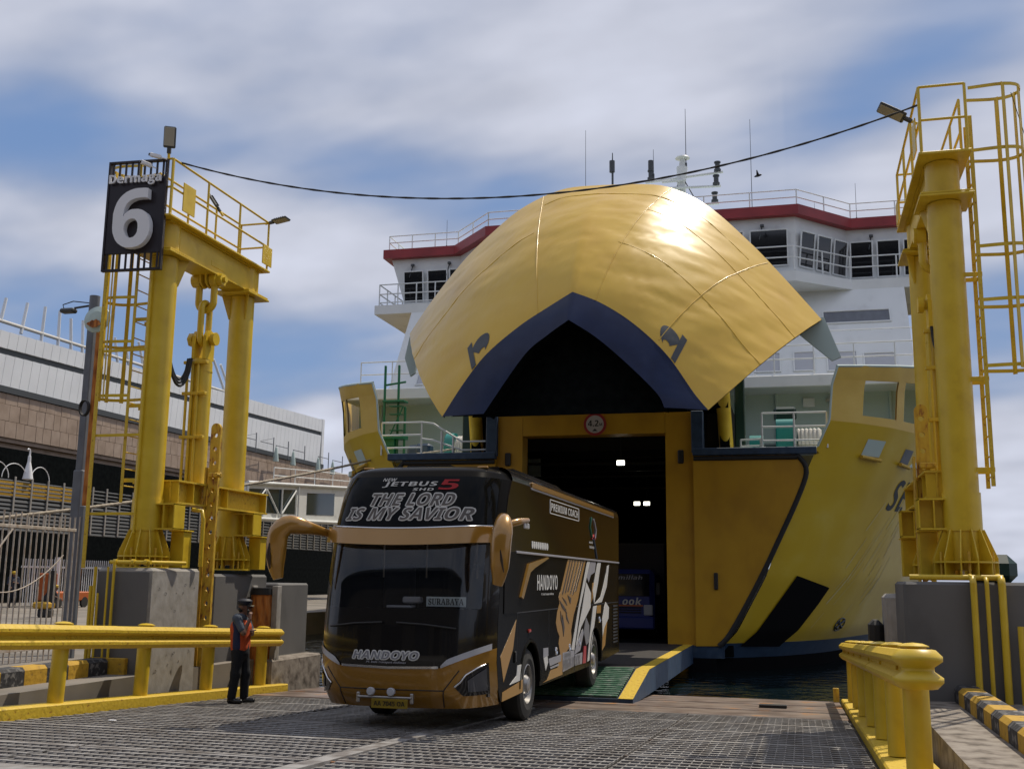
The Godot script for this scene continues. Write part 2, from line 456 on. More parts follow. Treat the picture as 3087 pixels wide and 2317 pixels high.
func setting() -> void:
	var b := MB.new()
	b.quad(Vector3(-1500, -1.05, 600), Vector3(1500, -1.05, 600), Vector3(1500, -1.05, -2500), Vector3(-1500, -1.05, -2500))
	ground(obj("sea_water", b, M.water))
	b = MB.new()
	b.prism(v2([-10.6, -70, -10.6, 22.9, -22, 22.9, -22, 420, -420, 420, -420, -70]), Vector3(0, -4, 0), Vector3.RIGHT, Vector3.FORWARD, Vector3(0, 3.955, 0))
	ground(obj("quay_ground", b, M.paving))
	b = MB.new()
	b.prism(v2([1.38, -70, 1.38, 23, 60, 23, 60, -70]), Vector3(0, -4, 0), Vector3.RIGHT, Vector3.FORWARD, Vector3(0, 4.03, 0))
	ground(obj("quay_ground", b, M.ledge))
	b = MB.new()
	b.mm(-10.59, 1.37, -2.0, 0.015, -6.02, 70)
	ground(obj("approach_road", b, M.paving))
	# dark hall added behind the camera, unseen, to darken coach reflections and shade
	var hall := thing("added_dark_hall", "unseen dark hall added behind the viewer to darken reflections and shade", "building", "", Vector3(-12, 0, 25))
	b = MB.new()
	b.mm(-70, 60, 0.0, 19.0, 0, 14)
	obj("wall", b, worn([[0.0, K(.05, .045, .04)], [1.0, K(.08, .072, .065)]], 171, 0.02, 3, Vector3(.1, .1, .1), 0.9), hall)
	b = MB.new()
	b.mm(-72, 62, 19.0, 20.0, -3, 16)
	obj("roof", b, M.lamp_grey, hall)
	for k in 16:
		b = MB.new(); b.mm(-66 + k * 8.0, -61 + k * 8.0, 1.0, 7.0, -0.1, -0.02)
		obj("window_pane", b, M.glass_dark, hall)

func w_profile(inward: float) -> PackedVector2Array:
	# W-beam section, x towards the roadway, y up, 0.33 m tall and 4 mm thick made 12 mm so that its edge shows
	var c := [[0.0, 0.0], [0.03, 0.005], [0.085, 0.06], [0.085, 0.10], [0.012, 0.15], [0.012, 0.185], [0.085, 0.235], [0.085, 0.275], [0.03, 0.33], [0.0, 0.335]]
	var o := PackedVector2Array()
	for p in c: o.append(Vector2(p[0] * inward, p[1]))
	for i in range(c.size() - 1, -1, -1): o.append(Vector2((c[i][0] - 0.012) * inward, c[i][1]))
	return o

func guardrail(called: String, label: String, xf: float, inward: float, zs: Array, z0: float, z1: float, kerb: Array, near_end: bool) -> void:
	var t := thing(called, label, "guardrail", "yellow guardrails beside the bridge deck", Vector3(0, 0.31, 0))
	t.rotation.x = -atan(0.048)
	var joint := z0
	var k := 0
	while joint > z1 + 0.01:
		var nx := maxf(joint - 4.2, z1)
		var b := MB.new()
		b.prism(w_profile(inward), Vector3(xf + inward * 0.004 * (k % 2), 0.888 + 0.003 * (k % 2), joint), Vector3.RIGHT, Vector3.UP, Vector3(0, 0, nx - joint - 0.03))
		obj("rail_beam", b, M.yellow_rough, t)
		joint = nx; k += 1
	for z in zs:
		var b := MB.new()
		b.cyl(Vector3(xf - inward * 0.125, 0.10, z), Vector3(xf - inward * 0.125, 1.235, z), 0.112, 0.112, 20)
		b.lathe([Vector2(0.0, 0.03), Vector2(0.08, 0.022), Vector2(0.135, 0.0), Vector2(0.135, -0.012), Vector2(0.0, -0.012)], Vector3(xf - inward * 0.125, 1.248, z), Vector3.UP, 20)
		obj("post", b, M.yellow, t)
		b = MB.new()
		b.cyl(Vector3(xf + inward * 0.002, 1.055, z), Vector3(xf + inward * 0.035, 1.055, z), 0.02, 0.018, 8)
		obj("bolt", b, M.yellow_rough, t)
	var kb := MB.new()
	kb.cbox(Vector3((kerb[0] + kerb[1]) * 0.5, kerb[2] * 0.5 - 0.1, (kerb[3] + kerb[4]) * 0.5), Vector3(kerb[1] - kerb[0], kerb[2] + 0.2, absf(kerb[4] - kerb[3])), 0.02)
	obj("kerb_beam", kb, M.yellow_rough, t)
	# rounded end terminal: the beam splays into two lobes
	var e := MB.new()
	var zc := z0 if near_end else z1
	var dirz := 1.0 if near_end else -1.0
	var sec := w_profile(1.0)
	var swr := []
	for i in 15:
		var a := deg_to_rad(165.0) * i / 14.0
		var ln := PackedVector3Array()
		for p in sec:
			var q := p.x + 0.125
			ln.append(Vector3(xf + inward * (q * cos(a) - 0.125), 0.888 + p.y, zc + dirz * q * sin(a)))
		swr.append(ln)
	e.grid(swr, (inward * dirz) > 0.0, true)
	for lobe in 0:
		var rows := []
		for i in 9:
			var u := i / 8.0
			var ln := PackedVector3Array()
			for j in 13:
				var a := PI * j / 12.0
				var cy := 0.888 + (0.08 if lobe == 0 else 0.255)
				var ry := (0.085 + 0.055 * u)
				ln.append(Vector3(xf + inward * (0.085 * sin(a) * (1.0 - 0.2 * u) - 0.10 * u * u) - inward * 0.004, cy - ry * cos(a), zc + dirz * (0.0 + 0.22 * u)))
			rows.append(ln)
		e.grid(rows, (inward * dirz) > 0.0)
		var cen := Vector3(xf - inward * 0.09, 0.888 + (0.08 if lobe == 0 else 0.255), zc + dirz * (0.22 + 0.002 * lobe))
		var last: PackedVector3Array = rows[-1]
		for j in 12:
			e.tri(cen, last[j], last[j + 1])
			var a2 := last[j] + Vector3(-inward * 2 * (last[j].x - cen.x) * inward * inward, 0, 0)
			var b2 := last[j + 1] + Vector3(-2 * (last[j + 1].x - cen.x), 0, 0)
			e.tri(cen, b2, Vector3(2 * cen.x - last[j].x, last[j].y, last[j].z))
	obj("end_terminal", e, M.yellow, t)

func bridge() -> void:
	var deck := Node3D.new()
	deck.name = named("bridge_deck"); add_child(deck); ground(deck)
	deck.position = Vector3(0, 0.31, 0); deck.rotation.x = -atan(0.048)
	var b := MB.new()
	b.mm(-10.44, 1.30, -0.3, -0.034, -24.4, -6.05)
	obj("deck_plate", b, M.pan, deck)
	var xs := [-10.05, -7.42, -4.80, -4.52, -1.90, 0.72]
	var zs := [-8.9, -10.5, -12.47, -14.5, -16.1, -17.7, -19.27]
	var rng := RandomNumberGenerator.new()
	rng.seed = 5
	var cache := {}
	for r in zs.size() - 1:
		var dz: float = zs[r] - zs[r + 1] - 0.1
		if not cache.has(r):
			var g := MB.new()
			var w := 2.56
			var nx := 25
			var nz := roundi(dz / 0.255)
			for i in nx + 1:
				g.mm(-w / 2 + w * i / nx - 0.007, -w / 2 + w * i / nx + 0.007, -0.03, -0.008, -dz / 2, dz / 2)
			for i in nz + 1:
				var zz := -dz / 2 + dz * i / nz
				var hw := 0.034 if i > 0 and i < nz else 0.04
				g.mm(-w / 2 - 0.007, w / 2 + 0.007, -0.03, 0.0, zz - hw, zz + hw)
			cache[r] = g.mesh(M.steel)
		for c in [0, 1, 3, 4]:
			var t := Transform3D(Basis(Vector3.UP, rng.randf_range(-0.003, 0.003)) * Basis(Vector3.RIGHT, rng.randf_range(-0.003, 0.003)), Vector3((xs[c] + xs[c + 1]) / 2 + rng.randf_range(-0.01, 0.01), rng.randf_range(-0.006, 0.004), (zs[r] + zs[r + 1]) / 2))
			shared("grating_panel", cache[r], deck, t)
	for z in zs.slice(1, 6):
		b = MB.new()
		b.mm(-10.05, 0.72, -0.033, -0.014, z - 0.028, z + 0.028)
		obj("cross_strip", b, M.rust_plate, deck)
	for z in [[-8.9, -12.45], [-12.48, -16.1], [-16.13, -19.27]]:
		b = MB.new()
		b.mm(-4.76, -4.56, -0.033, 0.004, z[1], z[0])
		obj("joint_strip", b, M.steel, deck)
	for q in [[-6.1, -7.45, 0.0], [-7.48, -8.85, 0.004]]:
		b = MB.new()
		b.mm(-10.05, 0.72, -0.033, q[2], q[1], q[0])
		obj("hinge_plate", b, M.steel, deck)
	for q in [[-19.32, -20.75, -10.05, -4.7, 0.012], [-19.32, -20.75, -4.66, 0.72, 0.008], [-20.8, -22.5, -10.05, -4.7, 0.022], [-20.8, -22.5, -4.66, 0.72, 0.018], [-22.55, -24.35, -10.05, -4.7, 0.03], [-22.55, -24.35, -4.66, 0.72, 0.028]]:
		b = MB.new()
		b.cbox(Vector3((q[2] + q[3]) / 2, q[4] - 0.03, (q[0] + q[1]) / 2), Vector3(q[3] - q[2], 0.06, q[0] - q[1]), 0.008)
		obj("end_plate", b, M.rust_plate, deck)
	b = MB.new()
	b.cbox(Vector3(-0.55, 0.05, -21.6), Vector3(0.5, 0.06, 0.28), 0.01)
	obj("lifting_lug", b, M.black, deck)
	b = MB.new()
	b.cbox(Vector3(0.66, 0.16, -24.2), Vector3(0.12, 0.3, 0.1), 0.01)
	obj("end_stop", b, M.yellow_rust, deck)
	guardrail("guardrail", "long yellow steel guardrail on the left edge of the bridge deck", -10.14, 1.0, [-9.6, -11.7, -13.83, -15.93, -17.95, -20.0], -6.5, -20.45, [-10.43, -10.08, 0.15, -7.0, -20.9], false)
	guardrail("guardrail", "yellow steel guardrail with rounded end on the right edge of the deck", 0.84, -1.0, [-10.5, -12.7, -14.8, -16.9, -19.0, -21.1, -23.2], -10.2, -24.2, [0.76, 1.28, 0.09, -9.4, -24.35], true)

func ibeam(b: MB, p0: Vector3, p1: Vector3, h: float, w: float, t := 0.025) -> void:
	var d := p1 - p0
	var L := d.length()
	var bs := Basis(Vector3.UP.cross(d.normalized()).normalized(), Vector3.UP, d.normalized())
	var c := (p0 + p1) * 0.5
	b.box(c + Vector3(0, h / 2 - t / 2, 0), Vector3(w, t, L), bs)
	b.box(c - Vector3(0, h / 2 - t / 2, 0), Vector3(w, t, L), bs)
	b.box(c, Vector3(t, h - 2 * t, L - 0.01), bs)

func tower(o: float, xc: float, label: String) -> void:
	var t := thing("lifting_tower", label, "tower", "yellow lifting towers of the movable bridge", Vector3(xc, 1.7, -17.2))
	var Z := [0.0, -2.95]
	var Y := -1.7
	for z in Z:
		var b := MB.new()
		b.cyl(Vector3(0, 0.1, z), Vector3(0, 5.66, z), 0.25, 0.25, 40)
		b.cyl(Vector3(0, 0.66, z), Vector3(0, 1.22, z), 0.268, 0.268, 40)
		b.cyl(Vector3(0, 5.72, z), Vector3(0, 6.3, z), 0.25, 0.25, 40)
		obj("column", b, M.yellow, t)
		b = MB.new()
		b.cyl(Vector3(0, 0.0, z), Vector3(0, 0.03, z), 0.46, 0.46, 32)
		b.cyl(Vector3(0, 0.2, z), Vector3(0, 0.225, z), 0.45, 0.45, 32)
		obj("base_flange", b, M.yellow, t)
		for k in 12:
			var a := TAU * (k + 0.5) / 12.0
			var g := MB.new()
			var r := Vector3(cos(a), 0, sin(a))
			g.prism(v2([0.24, 0.0, 0.45, 0.0, 0.45, 0.27, 0.29, 0.68, 0.24, 0.68]), Vector3(0, 0, z) - r.cross(Vector3.UP) * 0.009, r, Vector3.UP, r.cross(Vector3.UP) * 0.018)
			obj("gusset_plate", g, M.yellow, t)
			if k % 2 == 0:
				g = MB.new()
				var q := Vector3(cos(a + 0.26), 0, sin(a + 0.26)) * 0.4 + Vector3(0, 0, z)
				g.cyl(q, q + Vector3(0, 0.36, 0), 0.02, 0.02, 8)
				obj("anchor_bolt", g, M.yellow_rust, t)
		b = MB.new()
		b.cbox(Vector3(0, 5.69, z), Vector3(0.78, 0.035, 0.9), 0.005)
		b.cbox(Vector3(0, 5.735, z), Vector3(0.74, 0.03, 0.84), 0.005)
		obj("top_flange", b, M.yellow, t)
		for k in 2:
			var a := (PI / 4 + PI / 2 * k) * (-1.0 if z > -1.0 else 1.0)
			var r := Vector3(cos(a), 0, sin(a))
			var g := MB.new()
			g.prism(v2([0.24, -0.5, 0.27, -0.5, 0.44, 0.0, 0.24, 0.0]), Vector3(0, 5.67, z) - r.cross(Vector3.UP) * 0.01, r, Vector3.UP, r.cross(Vector3.UP) * 0.02)
			obj("gusset_plate", g, M.yellow, t)
	var b := MB.new()
	ibeam(b, Vector3(0, 6.03, -0.05 if o > 0 else 0.3), Vector3(0, 6.03, -3.28), 0.56, 0.52)
	b.box(Vector3(-0.2, 6.03, -1.62), Vector3(0.02, 0.5, 3.2)); b.box(Vector3(0.2, 6.03, -1.62), Vector3(0.02, 0.5, 3.2))
	obj("portal_beam", b, M.yellow, t)
	b = MB.new()
	b.cbox(Vector3(0, 6.335, -1.44), Vector3(0.76, 0.045, 3.9), 0.01)
	obj("platform_plate", b, M.yellow, t)
	# handrail round the platform
	var hb := Vector3(0, 6.36, 0)
	var cn := [hb + Vector3(-o * 0.33, 0, 0.44), hb + Vector3(-o * 0.33, 0, -3.32), hb + Vector3(o * 0.33, 0, -3.32), hb + Vector3(o * 0.33, 0, -0.15)]
	rail_run(t, cn, [1.06, 0.52], 1.25, 0.022, M.yellow, "handrail", "handrail_post")
	rail_run(t, [hb + Vector3(-o * 0.33, 0, 0.46), hb + Vector3(o * 0.33, 0, 0.46)], [1.06, 0.52], 1.2, 0.022, M.yellow, "handrail", "handrail_post")
	for q in [[0.1, 0.45, 0.55], [-3.05, 0.3, 0.42]]:
		b = MB.new()
		b.cbox(Vector3(-o * 0.36, 6.36 + q[1], q[0] - 0.2), Vector3(0.02, q[2], 0.42), 0.006)
		obj("name_panel", b, M.yellow, t)
	# ladder with safety cage on the outer side
	for z in [0.2, -0.25]:
		b = MB.new()
		b.cbox(Vector3(o * 0.42, 4.15, z), Vector3(0.06, 6.0 if o < 0 else 5.7, 0.014), 0.003)
		obj("ladder_stringer", b, M.yellow_rough, t)
	for k in 19:
		b = MB.new()
		b.cyl(Vector3(o * 0.42, 1.45 + k * 0.3, 0.2), Vector3(o * 0.42, 1.45 + k * 0.3, -0.25), 0.012, 0.012, 8)
		obj("rung", b, M.yellow_rough, t)
	for y in [7.42, 6.4, 4.88, 4.05, 3.05]:
		b = MB.new()
		var inner := []; var outer := []
		for j in 17:
			var a: float = PI * (float(j) / 16.0)
			var p := Vector3(o * (0.42 + 0.78 * pow(sin(a), 0.75)), y, -0.025 + 0.42 * cos(a) * (0.55 + 0.45 * sin(a)))
			inner.append(p); outer.append(p + Vector3(0, 0.055, 0))
		for j in 16:
			b.quad(inner[j], inner[j + 1], outer[j + 1], outer[j])
			var off := Vector3(o * 0.008, 0, 0)
			b.quad(outer[j] + off, outer[j + 1] + off, inner[j + 1] + off, inner[j] + off)
			b.quad(outer[j], outer[j + 1], outer[j + 1] + off, outer[j] + off); b.quad(inner[j] + off, inner[j + 1] + off, inner[j + 1], inner[j])
		obj("cage_hoop", b, M.yellow, t)
	for j in [3, 6, 8, 10, 13]:
		var a: float = PI * (float(j) / 16.0)
		b = MB.new()
		b.cbox(Vector3(o * (0.42 + 0.78 * pow(sin(a), 0.75) - 0.012), 5.25, -0.025 + 0.42 * cos(a) * (0.55 + 0.45 * sin(a))), Vector3(0.016, 4.45, 0.07), 0.003, Basis(Vector3.UP, -o * (PI / 2 - a) * 0.8))
		obj("cage_strap", b, M.yellow, t)
	for y in [1.55, 2.9, 4.5]:
		b = MB.new()
		b.cbox(Vector3(o * 0.3, y, 0.12), Vector3(0.34, 0.07, 0.012), 0.003)
		obj("ladder_bracket", b, M.yellow, t)
		b = MB.new()
		b.cbox(Vector3(o * 0.3, y, -0.2), Vector3(0.34, 0.07, 0.012), 0.003)
		obj("ladder_bracket", b, M.yellow, t)
	if o < 0:
		b = MB.new()
		b.cbox(Vector3(-1.02, 3.3, 0.28), Vector3(0.075, 6.6, 0.02), 0.004)
		obj("support_strap", b, M.yellow_rough, t)
		for y in [0.95, 2.35, 3.9]:
			b = MB.new()
			b.cbox(Vector3(-0.55, y, 0.26), Vector3(0.95, 0.05, 0.015), 0.003)
			obj("tie_bar", b, M.yellow, t)
		b = MB.new()
		b.cbox(Vector3(-0.06, 3.1, 0.26), Vector3(0.03, 5.0, 0.07), 0.004)
		obj("column_fin", b, M.yellow, t)
	# crosshead at the foot and its brackets
	b = MB.new()
	ibeam(b, Vector3(-o * 0.3, 1.37, -0.2), Vector3(-o * 0.3, 1.37, -3.65), 0.42, 0.34, 0.03)
	obj("crosshead_beam", b, M.yellow_rough, t)
	for z in [-0.24, -0.75, -1.6, -2.0, -3.6]:
		b = MB.new()
		b.box(Vector3(-o * 0.3 + 0.08, 1.37, z), Vector3(0.15, 0.36, 0.02)); b.box(Vector3(-o * 0.3 - 0.08, 1.37, z), Vector3(0.15, 0.36, 0.02))
		obj("stiffener", b, M.yellow, t)
	for z in [-0.05, -2.95]:
		b = MB.new()
		ibeam(b, Vector3(0.0, 0.91, z), Vector3(-o * 0.62, 0.91, z), 0.46, 0.34, 0.025)
		b.box(Vector3(-o * 0.4, 0.91, z), Vector3(0.02, 0.4, 0.33))
		b.box(Vector3(-o * 0.61, 0.91, z), Vector3(0.02, 0.44, 0.34))
		obj("support_bracket", b, M.yellow, t)
		b = MB.new()
		b.cbox(Vector3(-o * 0.45, 0.34, z - 0.38), Vector3(0.26, 0.64, 0.26), 0.006)
		b.cbox(Vector3(-o * 0.45, 0.675, z - 0.38), Vector3(0.32, 0.025, 0.32), 0.004)
		obj("support_leg", b, M.yellow, t)

func ring(b: MB, c: Vector3, ux: Vector3, hw: float, hh: float, r: float) -> void:
	var path := []
	for i in 32:
		var a := TAU * i / 32.0
		var y := hh * signf(sin(a)) * maxf(0.0, 1.0) if absf(cos(a)) > 1.0 else 0.0
		y = (hh - hw) * (1.0 if sin(a) >= 0 else -1.0) + hw * sin(a)
		path.append(c + ux * hw * cos(a) + Vector3(0, y, 0))
	b.tube(path, r, 12, true)

func lift_cylinder(o: float, xc: float, label: String) -> void:
	var p := Vector3(xc, 3.3, -18.72)
	var t := thing("hydraulic_cylinder", label, "cylinder", "lifting cylinders hung in the towers", p)
	var b := MB.new()
	b.cyl(Vector3(0, 0, 0), Vector3(0, 2.38, 0), 0.2, 0.2, 36)
	b.cyl(Vector3(0, 2.2, 0), Vector3(0, 2.23, 0), 0.207, 0.207, 36)
	b.cyl(Vector3(0, 2.38, 0), Vector3(0, 2.46, 0), 0.2, 0.17, 36)
	obj("barrel", b, M.yellow, t)
	for y in [0.9, 1.75, 2.36]:
		b = MB.new()
		b.cbox(Vector3(0.0, y, 0.22), Vector3(0.5, 0.06, 0.1), 0.008)
		obj("pipe_clamp", b, M.yellow_rough, t)
	for dx in [-0.17, -0.06, 0.06]:
		b = MB.new()
		b.cyl(Vector3(dx, 0.0, 0.23), Vector3(dx, 2.36, 0.23), 0.028, 0.028, 10)
		obj("pipe", b, M.yellow, t)
	for s in [-1, 1]:
		b = MB.new()
		b.cyl(Vector3(-0.055, 2.86, s * 0.12), Vector3(0.055, 2.86, s * 0.12), 0.02, 0.02, 8)
		b.prism(v2([-0.16, -0.42, 0.16, -0.42, 0.17, 0.05, 0.1, 0.15, 0, 0.18, -0.1, 0.15, -0.17, 0.05]), Vector3(-0.03 + s * 0.12, 2.86, 0), Vector3(0, 0, 1), Vector3.UP, Vector3(0.06, 0, 0))
		obj("eye_lug", b, M.yellow, t)
	b = MB.new()
	b.cyl(Vector3(-0.22, 2.86, 0), Vector3(0.22, 2.86, 0), 0.085, 0.085, 20)
	b.cyl(Vector3(-0.29, 2.86, 0), Vector3(-0.2, 2.86, 0), 0.14, 0.14, 6)
	b.cyl(Vector3(0.2, 2.86, 0), Vector3(0.28, 2.86, 0), 0.13, 0.13, 18)
	obj("lower_pin", b, M.yellow, t)
	b = MB.new()
	ring(b, Vector3(0, 3.18, 0), Vector3(0, 0, 1), 0.15, 0.42, 0.062)
	obj("chain_link", b, M.yellow, t)
	b = MB.new()
	var path := []
	for i in 25:
		var a := PI + PI * i / 24.0
		path.append(Vector3(0.165 * cos(a), 3.62 + 0.165 * sin(a), 0))
	path.push_front(Vector3(-0.165, 4.02, 0)); path.append(Vector3(0.165, 4.02, 0))
	b.tube(path, 0.068, 14)
	for s in [-1, 1]:
		b.cyl(Vector3(s * 0.11, 4.06, 0), Vector3(s * 0.24, 4.06, 0), 0.15, 0.15, 20)
	b.cyl(Vector3(-0.3, 4.06, 0), Vector3(-0.24, 4.06, 0), 0.13, 0.13, 20)
	b.cyl(Vector3(0.24, 4.06, 0), Vector3(0.36, 4.06, 0), 0.13, 0.13, 6)
	b.cyl(Vector3(0.36, 4.06, 0), Vector3(0.42, 4.06, 0), 0.06, 0.06, 14)
	obj("bow_shackle", b, M.yellow, t)
	b = MB.new()
	for s in [-1, 1]:
		b.prism(v2([-0.2, 0.22, -0.17, -0.1, 0, -0.19, 0.17, -0.1, 0.2, 0.22]), Vector3(s * 0.06 - 0.02, 4.08, 0), Vector3(0, 0, 1), Vector3.UP, Vector3(0.04, 0, 0))
	b.cbox(Vector3(0, 4.35, 0), Vector3(0.44, 0.12, 0.5), 0.01)
	obj("hanger_lug", b, M.yellow, t)
	for k in 3:
		b = MB.new()
		var pts := []
		for i in 15:
			var u := i / 14.0
			pts.append(Vector3(lerpf(-0.03, -0.13 + 0.05 * k, u), lerpf(2.75, 2.42, u) - (0.62 + 0.07 * k) * pow(sin(PI * u), 0.6), lerpf(1.22, 0.3, u) + 0.02 * k))
		b.tube(pts, 0.026, 8)
		obj("hose", b, M.rubber, t)

func lock_bar(x: float, label: String) -> void:
	var t := thing("lock_bar", label, "steel bar", "holed lock bars of the towers", Vector3(x, -0.6, -18.42))
	var b := MB.new()
	var w := 0.1; var r := 0.044; var seg := 0.26
	for k in 19:
		var y0 := k * seg
		for f in [[0.035, 1], [-0.035, -1]]:
			for i in 16:
				var a0 := TAU * i / 16.0; var a1 := TAU * (i + 1) / 16.0
				var sq := func(a: float) -> Vector3:
					var c := cos(a); var s := sin(a)
					var m := maxf(absf(c), absf(s))
					return Vector3(c / m * w, y0 + seg / 2 + s / m * seg / 2, f[0])
				var ci := func(a: float) -> Vector3: return Vector3(cos(a) * r, y0 + seg / 2 + sin(a) * r, f[0])
				if f[1] > 0: b.quad(ci.call(a0), sq.call(a0), sq.call(a1), ci.call(a1))
				else: b.quad(ci.call(a1), sq.call(a1), sq.call(a0), ci.call(a0))
				if f[1] > 0:
					b.quad(ci.call(a0), ci.call(a1), ci.call(a1) - Vector3(0, 0, 0.07), ci.call(a0) - Vector3(0, 0, 0.07))
	for s in [-1, 1]:
		b.quad(Vector3(s * w, 0, s * 0.035), Vector3(s * w, 0, -s * 0.035), Vector3(s * w, 19 * seg, -s * 0.035), Vector3(s * w, 19 * seg, s * 0.035))
	var cap := PackedVector2Array()
	for i in 13: cap.append(Vector2(w * cos(PI * i / 12.0), w * sin(PI * i / 12.0)))
	b.prism(cap, Vector3(0, 19 * seg, -0.035), Vector3.RIGHT, Vector3.UP, Vector3(0, 0, 0.07))
	obj("plate", b, M.yellow_rust, t)
	b = MB.new()
	b.cbox(Vector3(0.06, 4.05, 0.07), Vector3(0.26, 0.1, 0.07), 0.02)
	b.cyl(Vector3(0.16, 4.05, 0.04), Vector3(0.16, 4.05, 0.2), 0.025, 0.025, 10)
	obj("locking_pin", b, M.yellow_rust, t)
	b = MB.new()
	b.cbox(Vector3(-0.14, 2.1, -0.02), Vector3(0.03, 4.2, 0.22), 0.005)
	obj("guide_plate", b, M.yellow_rust, t)

func led_lamp(at: Vector3, aim: Basis, label: String, big := 1.0) -> void:
	var t := thing("floodlight", label, "lamp", "lamps on the towers", at)
	t.basis = aim
	var b := MB.new()
	b.cbox(Vector3(0, 0.24 * big, 0), Vector3(0.2 * big, 0.34 * big, 0.05), 0.02)
	b.cbox(Vector3(0, 0.03 * big, 0), Vector3(0.07, 0.1 * big, 0.06), 0.01)
	for i in 5: b.cbox(Vector3(0, 0.13 * big + 0.05 * i, -0.035), Vector3(0.14 * big, 0.012, 0.03), 0.003)
	obj("housing", b, M.lamp_grey, t)
	b = MB.new()
	b.cbox(Vector3(0, 0.25 * big, 0.026), Vector3(0.165 * big, 0.29 * big, 0.008), 0.003)
	obj("lamp_glass", b, M.lamp_face, t)
	b = MB.new()
	b.cyl(Vector3(0, -0.12, 0), Vector3(0, 0.03, 0), 0.025, 0.025, 10)
	obj("bracket", b, M.yellow, t)

func lamp_basis(along: Vector3, face: Vector3) -> Basis:
	var y := along.normalized()
	var z := (face - y * face.dot(y)).normalized()
	return Basis(y.cross(z), y, z)

func towers() -> void:
	tower(-1.0, -11.2, "yellow steel lifting tower with caged ladder on the left, carrying the number sign")
	tower(1.0, 2.35, "yellow steel lifting tower with caged ladder at the right edge of the picture")
	lift_cylinder(-1.0, -11.2, "yellow hydraulic cylinder hung by shackles inside the left tower")
	lift_cylinder(1.0, 2.35, "yellow hydraulic cylinder hung by shackles inside the right tower")
	lock_bar(-10.62, "rusty yellow upright bar with round holes beside the pitted concrete block")
	lock_bar(1.98, "yellow upright bar with round holes beside the right tower")
	# number sign
	var t := thing("berth_sign", "dark sign board with large white number 6 on the left tower", "sign", "", Vector3(-11.525, 8.05, -16.66))
	t.rotation.y = 0.06
	var b := MB.new()
	b.cbox(Vector3(0, 0, 0), Vector3(1.1, 1.45, 0.05), 0.008)
	obj("panel", b, M.sign, t)
	for s in [-1, 1]:
		b = MB.new()
		b.cbox(Vector3(s * 0.57, 0, 0), Vector3(0.04, 2.1, 0.08), 0.005)
		obj("frame_bar", b, M.sign, t)
		b = MB.new()
		b.cbox(Vector3(0, s * 1.03, 0), Vector3(1.1, 0.04, 0.08), 0.005)
		obj("frame_bar", b, M.sign, t)
		for k in 9:
			b = MB.new()
			b.cbox(Vector3(-0.5 + k * 0.125, s * 0.867, 0.005), Vector3(0.035, 0.29, 0.03), 0.004)
			obj("slat", b, M.sign, t)
	b = text_mb("6", font, 0.74, 1.12, 0.12)
	var tb := MB.new(); tb.add(b, Transform3D(Basis(), Vector3(0.02, -0.1, 0.1)))
	obj("numeral", tb, M.sign_white, t)
	b = text_mb("Dermaga", font, 1.04, 0.22, 0.03)
	tb = MB.new(); tb.add(b, Transform3D(Basis(), Vector3(-0.01, 0.66, 0.08)))
	obj("lettering", tb, M.sign_white, t)
	led_lamp(Vector3(-10.98, 9.25, -16.75), Basis(Vector3.UP, 0.2) * Basis(Vector3.RIGHT, 0.35) * Basis(Vector3.BACK, -0.12), "grey square floodlight standing on the corner above the number sign", 1.15)
	led_lamp(Vector3(-10.95, 8.75, -18.6), lamp_basis(Vector3(-0.5, 0.8, 0.2), Vector3(-0.75, -0.55, 0.2)), "grey lamp head on the middle of the left tower handrail", 1.0)
	led_lamp(Vector3(-10.83, 9.12, -20.5), lamp_basis(Vector3(0.97, 0.12, 0.1), Vector3(0.1, -0.98, 0.1)), "flat grey lamp reaching out from the far end of the left tower handrail", 1.1)
	led_lamp(Vector3(1.98, 8.95, -17.6), lamp_basis(Vector3(-0.86, 0.48, 0.1), Vector3(-0.4, -0.85, 0.25)), "slim grey lamp reaching out from the right tower handrail", 1.35)
	# cctv cameras and junction cabinet
	for q in [[-11.12, 9.12, "white camera above the sign, the upper one", 0.0], [-11.3, 8.98, "white camera above the sign, the lower one", 0.5]]:
		var c := thing("security_camera", q[2], "camera", "cameras above the number sign", Vector3(q[0], q[1], -16.55))
		c.rotation = Vector3(-0.2, -1.2 + q[3], 0)
		b = MB.new(); b.cbox(Vector3.ZERO, Vector3(0.07, 0.07, 0.2), 0.01); obj("housing", b, M.sign_white, c)
		b = MB.new(); b.cyl(Vector3(0, 0, 0.1), Vector3(0, 0, 0.125), 0.026, 0.026, 12); obj("camera_lens", b, M.black, c)
		b = MB.new(); b.cyl(Vector3(0, 0, -0.02), Vector3(0.03, -0.02, -0.22), 0.012, 0.012, 8); obj("arm", b, M.sign_white, c)

var EY := [8.01, 7.45, 6.37, 5.53, 4.17, 3.16, 1.71, 0.15, -0.26, -1.2, -2.2]
var EX := [1.33, 1.14, 1.03, 0.63, 0.01, -0.40, -0.96, -1.81, -2.20, -2.9, -3.3]
var DZ := [33.5, 34.3, 35.5, 37.0, 38.5, 42.0, 48.0, 60.0, 95.0]
var DD := [0.0, 0.9, 1.9, 2.75, 3.4, 4.5, 5.7, 6.7, 7.0]
const XM := -6.15
func lut(x: float, xs: Array, ys: Array) -> float:
	if (xs[0] < xs[-1] and x <= xs[0]) or (xs[0] > xs[-1] and x >= xs[0]): return ys[0]
	for i in xs.size() - 1:
		var a: float = xs[i]; var b: float = xs[i + 1]
		if (x >= a and x <= b) or (x <= a and x >= b):
			return lerpf(ys[i], ys[i + 1], (x - a) / (b - a))
	return ys[-1]
func shell(y: float, z: float, side: float, out := 0.0) -> Vector3:
	var x := lut(y, EY, EX) + lut(-z, DZ, DD) + out * 0.7
	return Vector3(x if side > 0 else 2 * XM - x, y, z + out * 0.6)
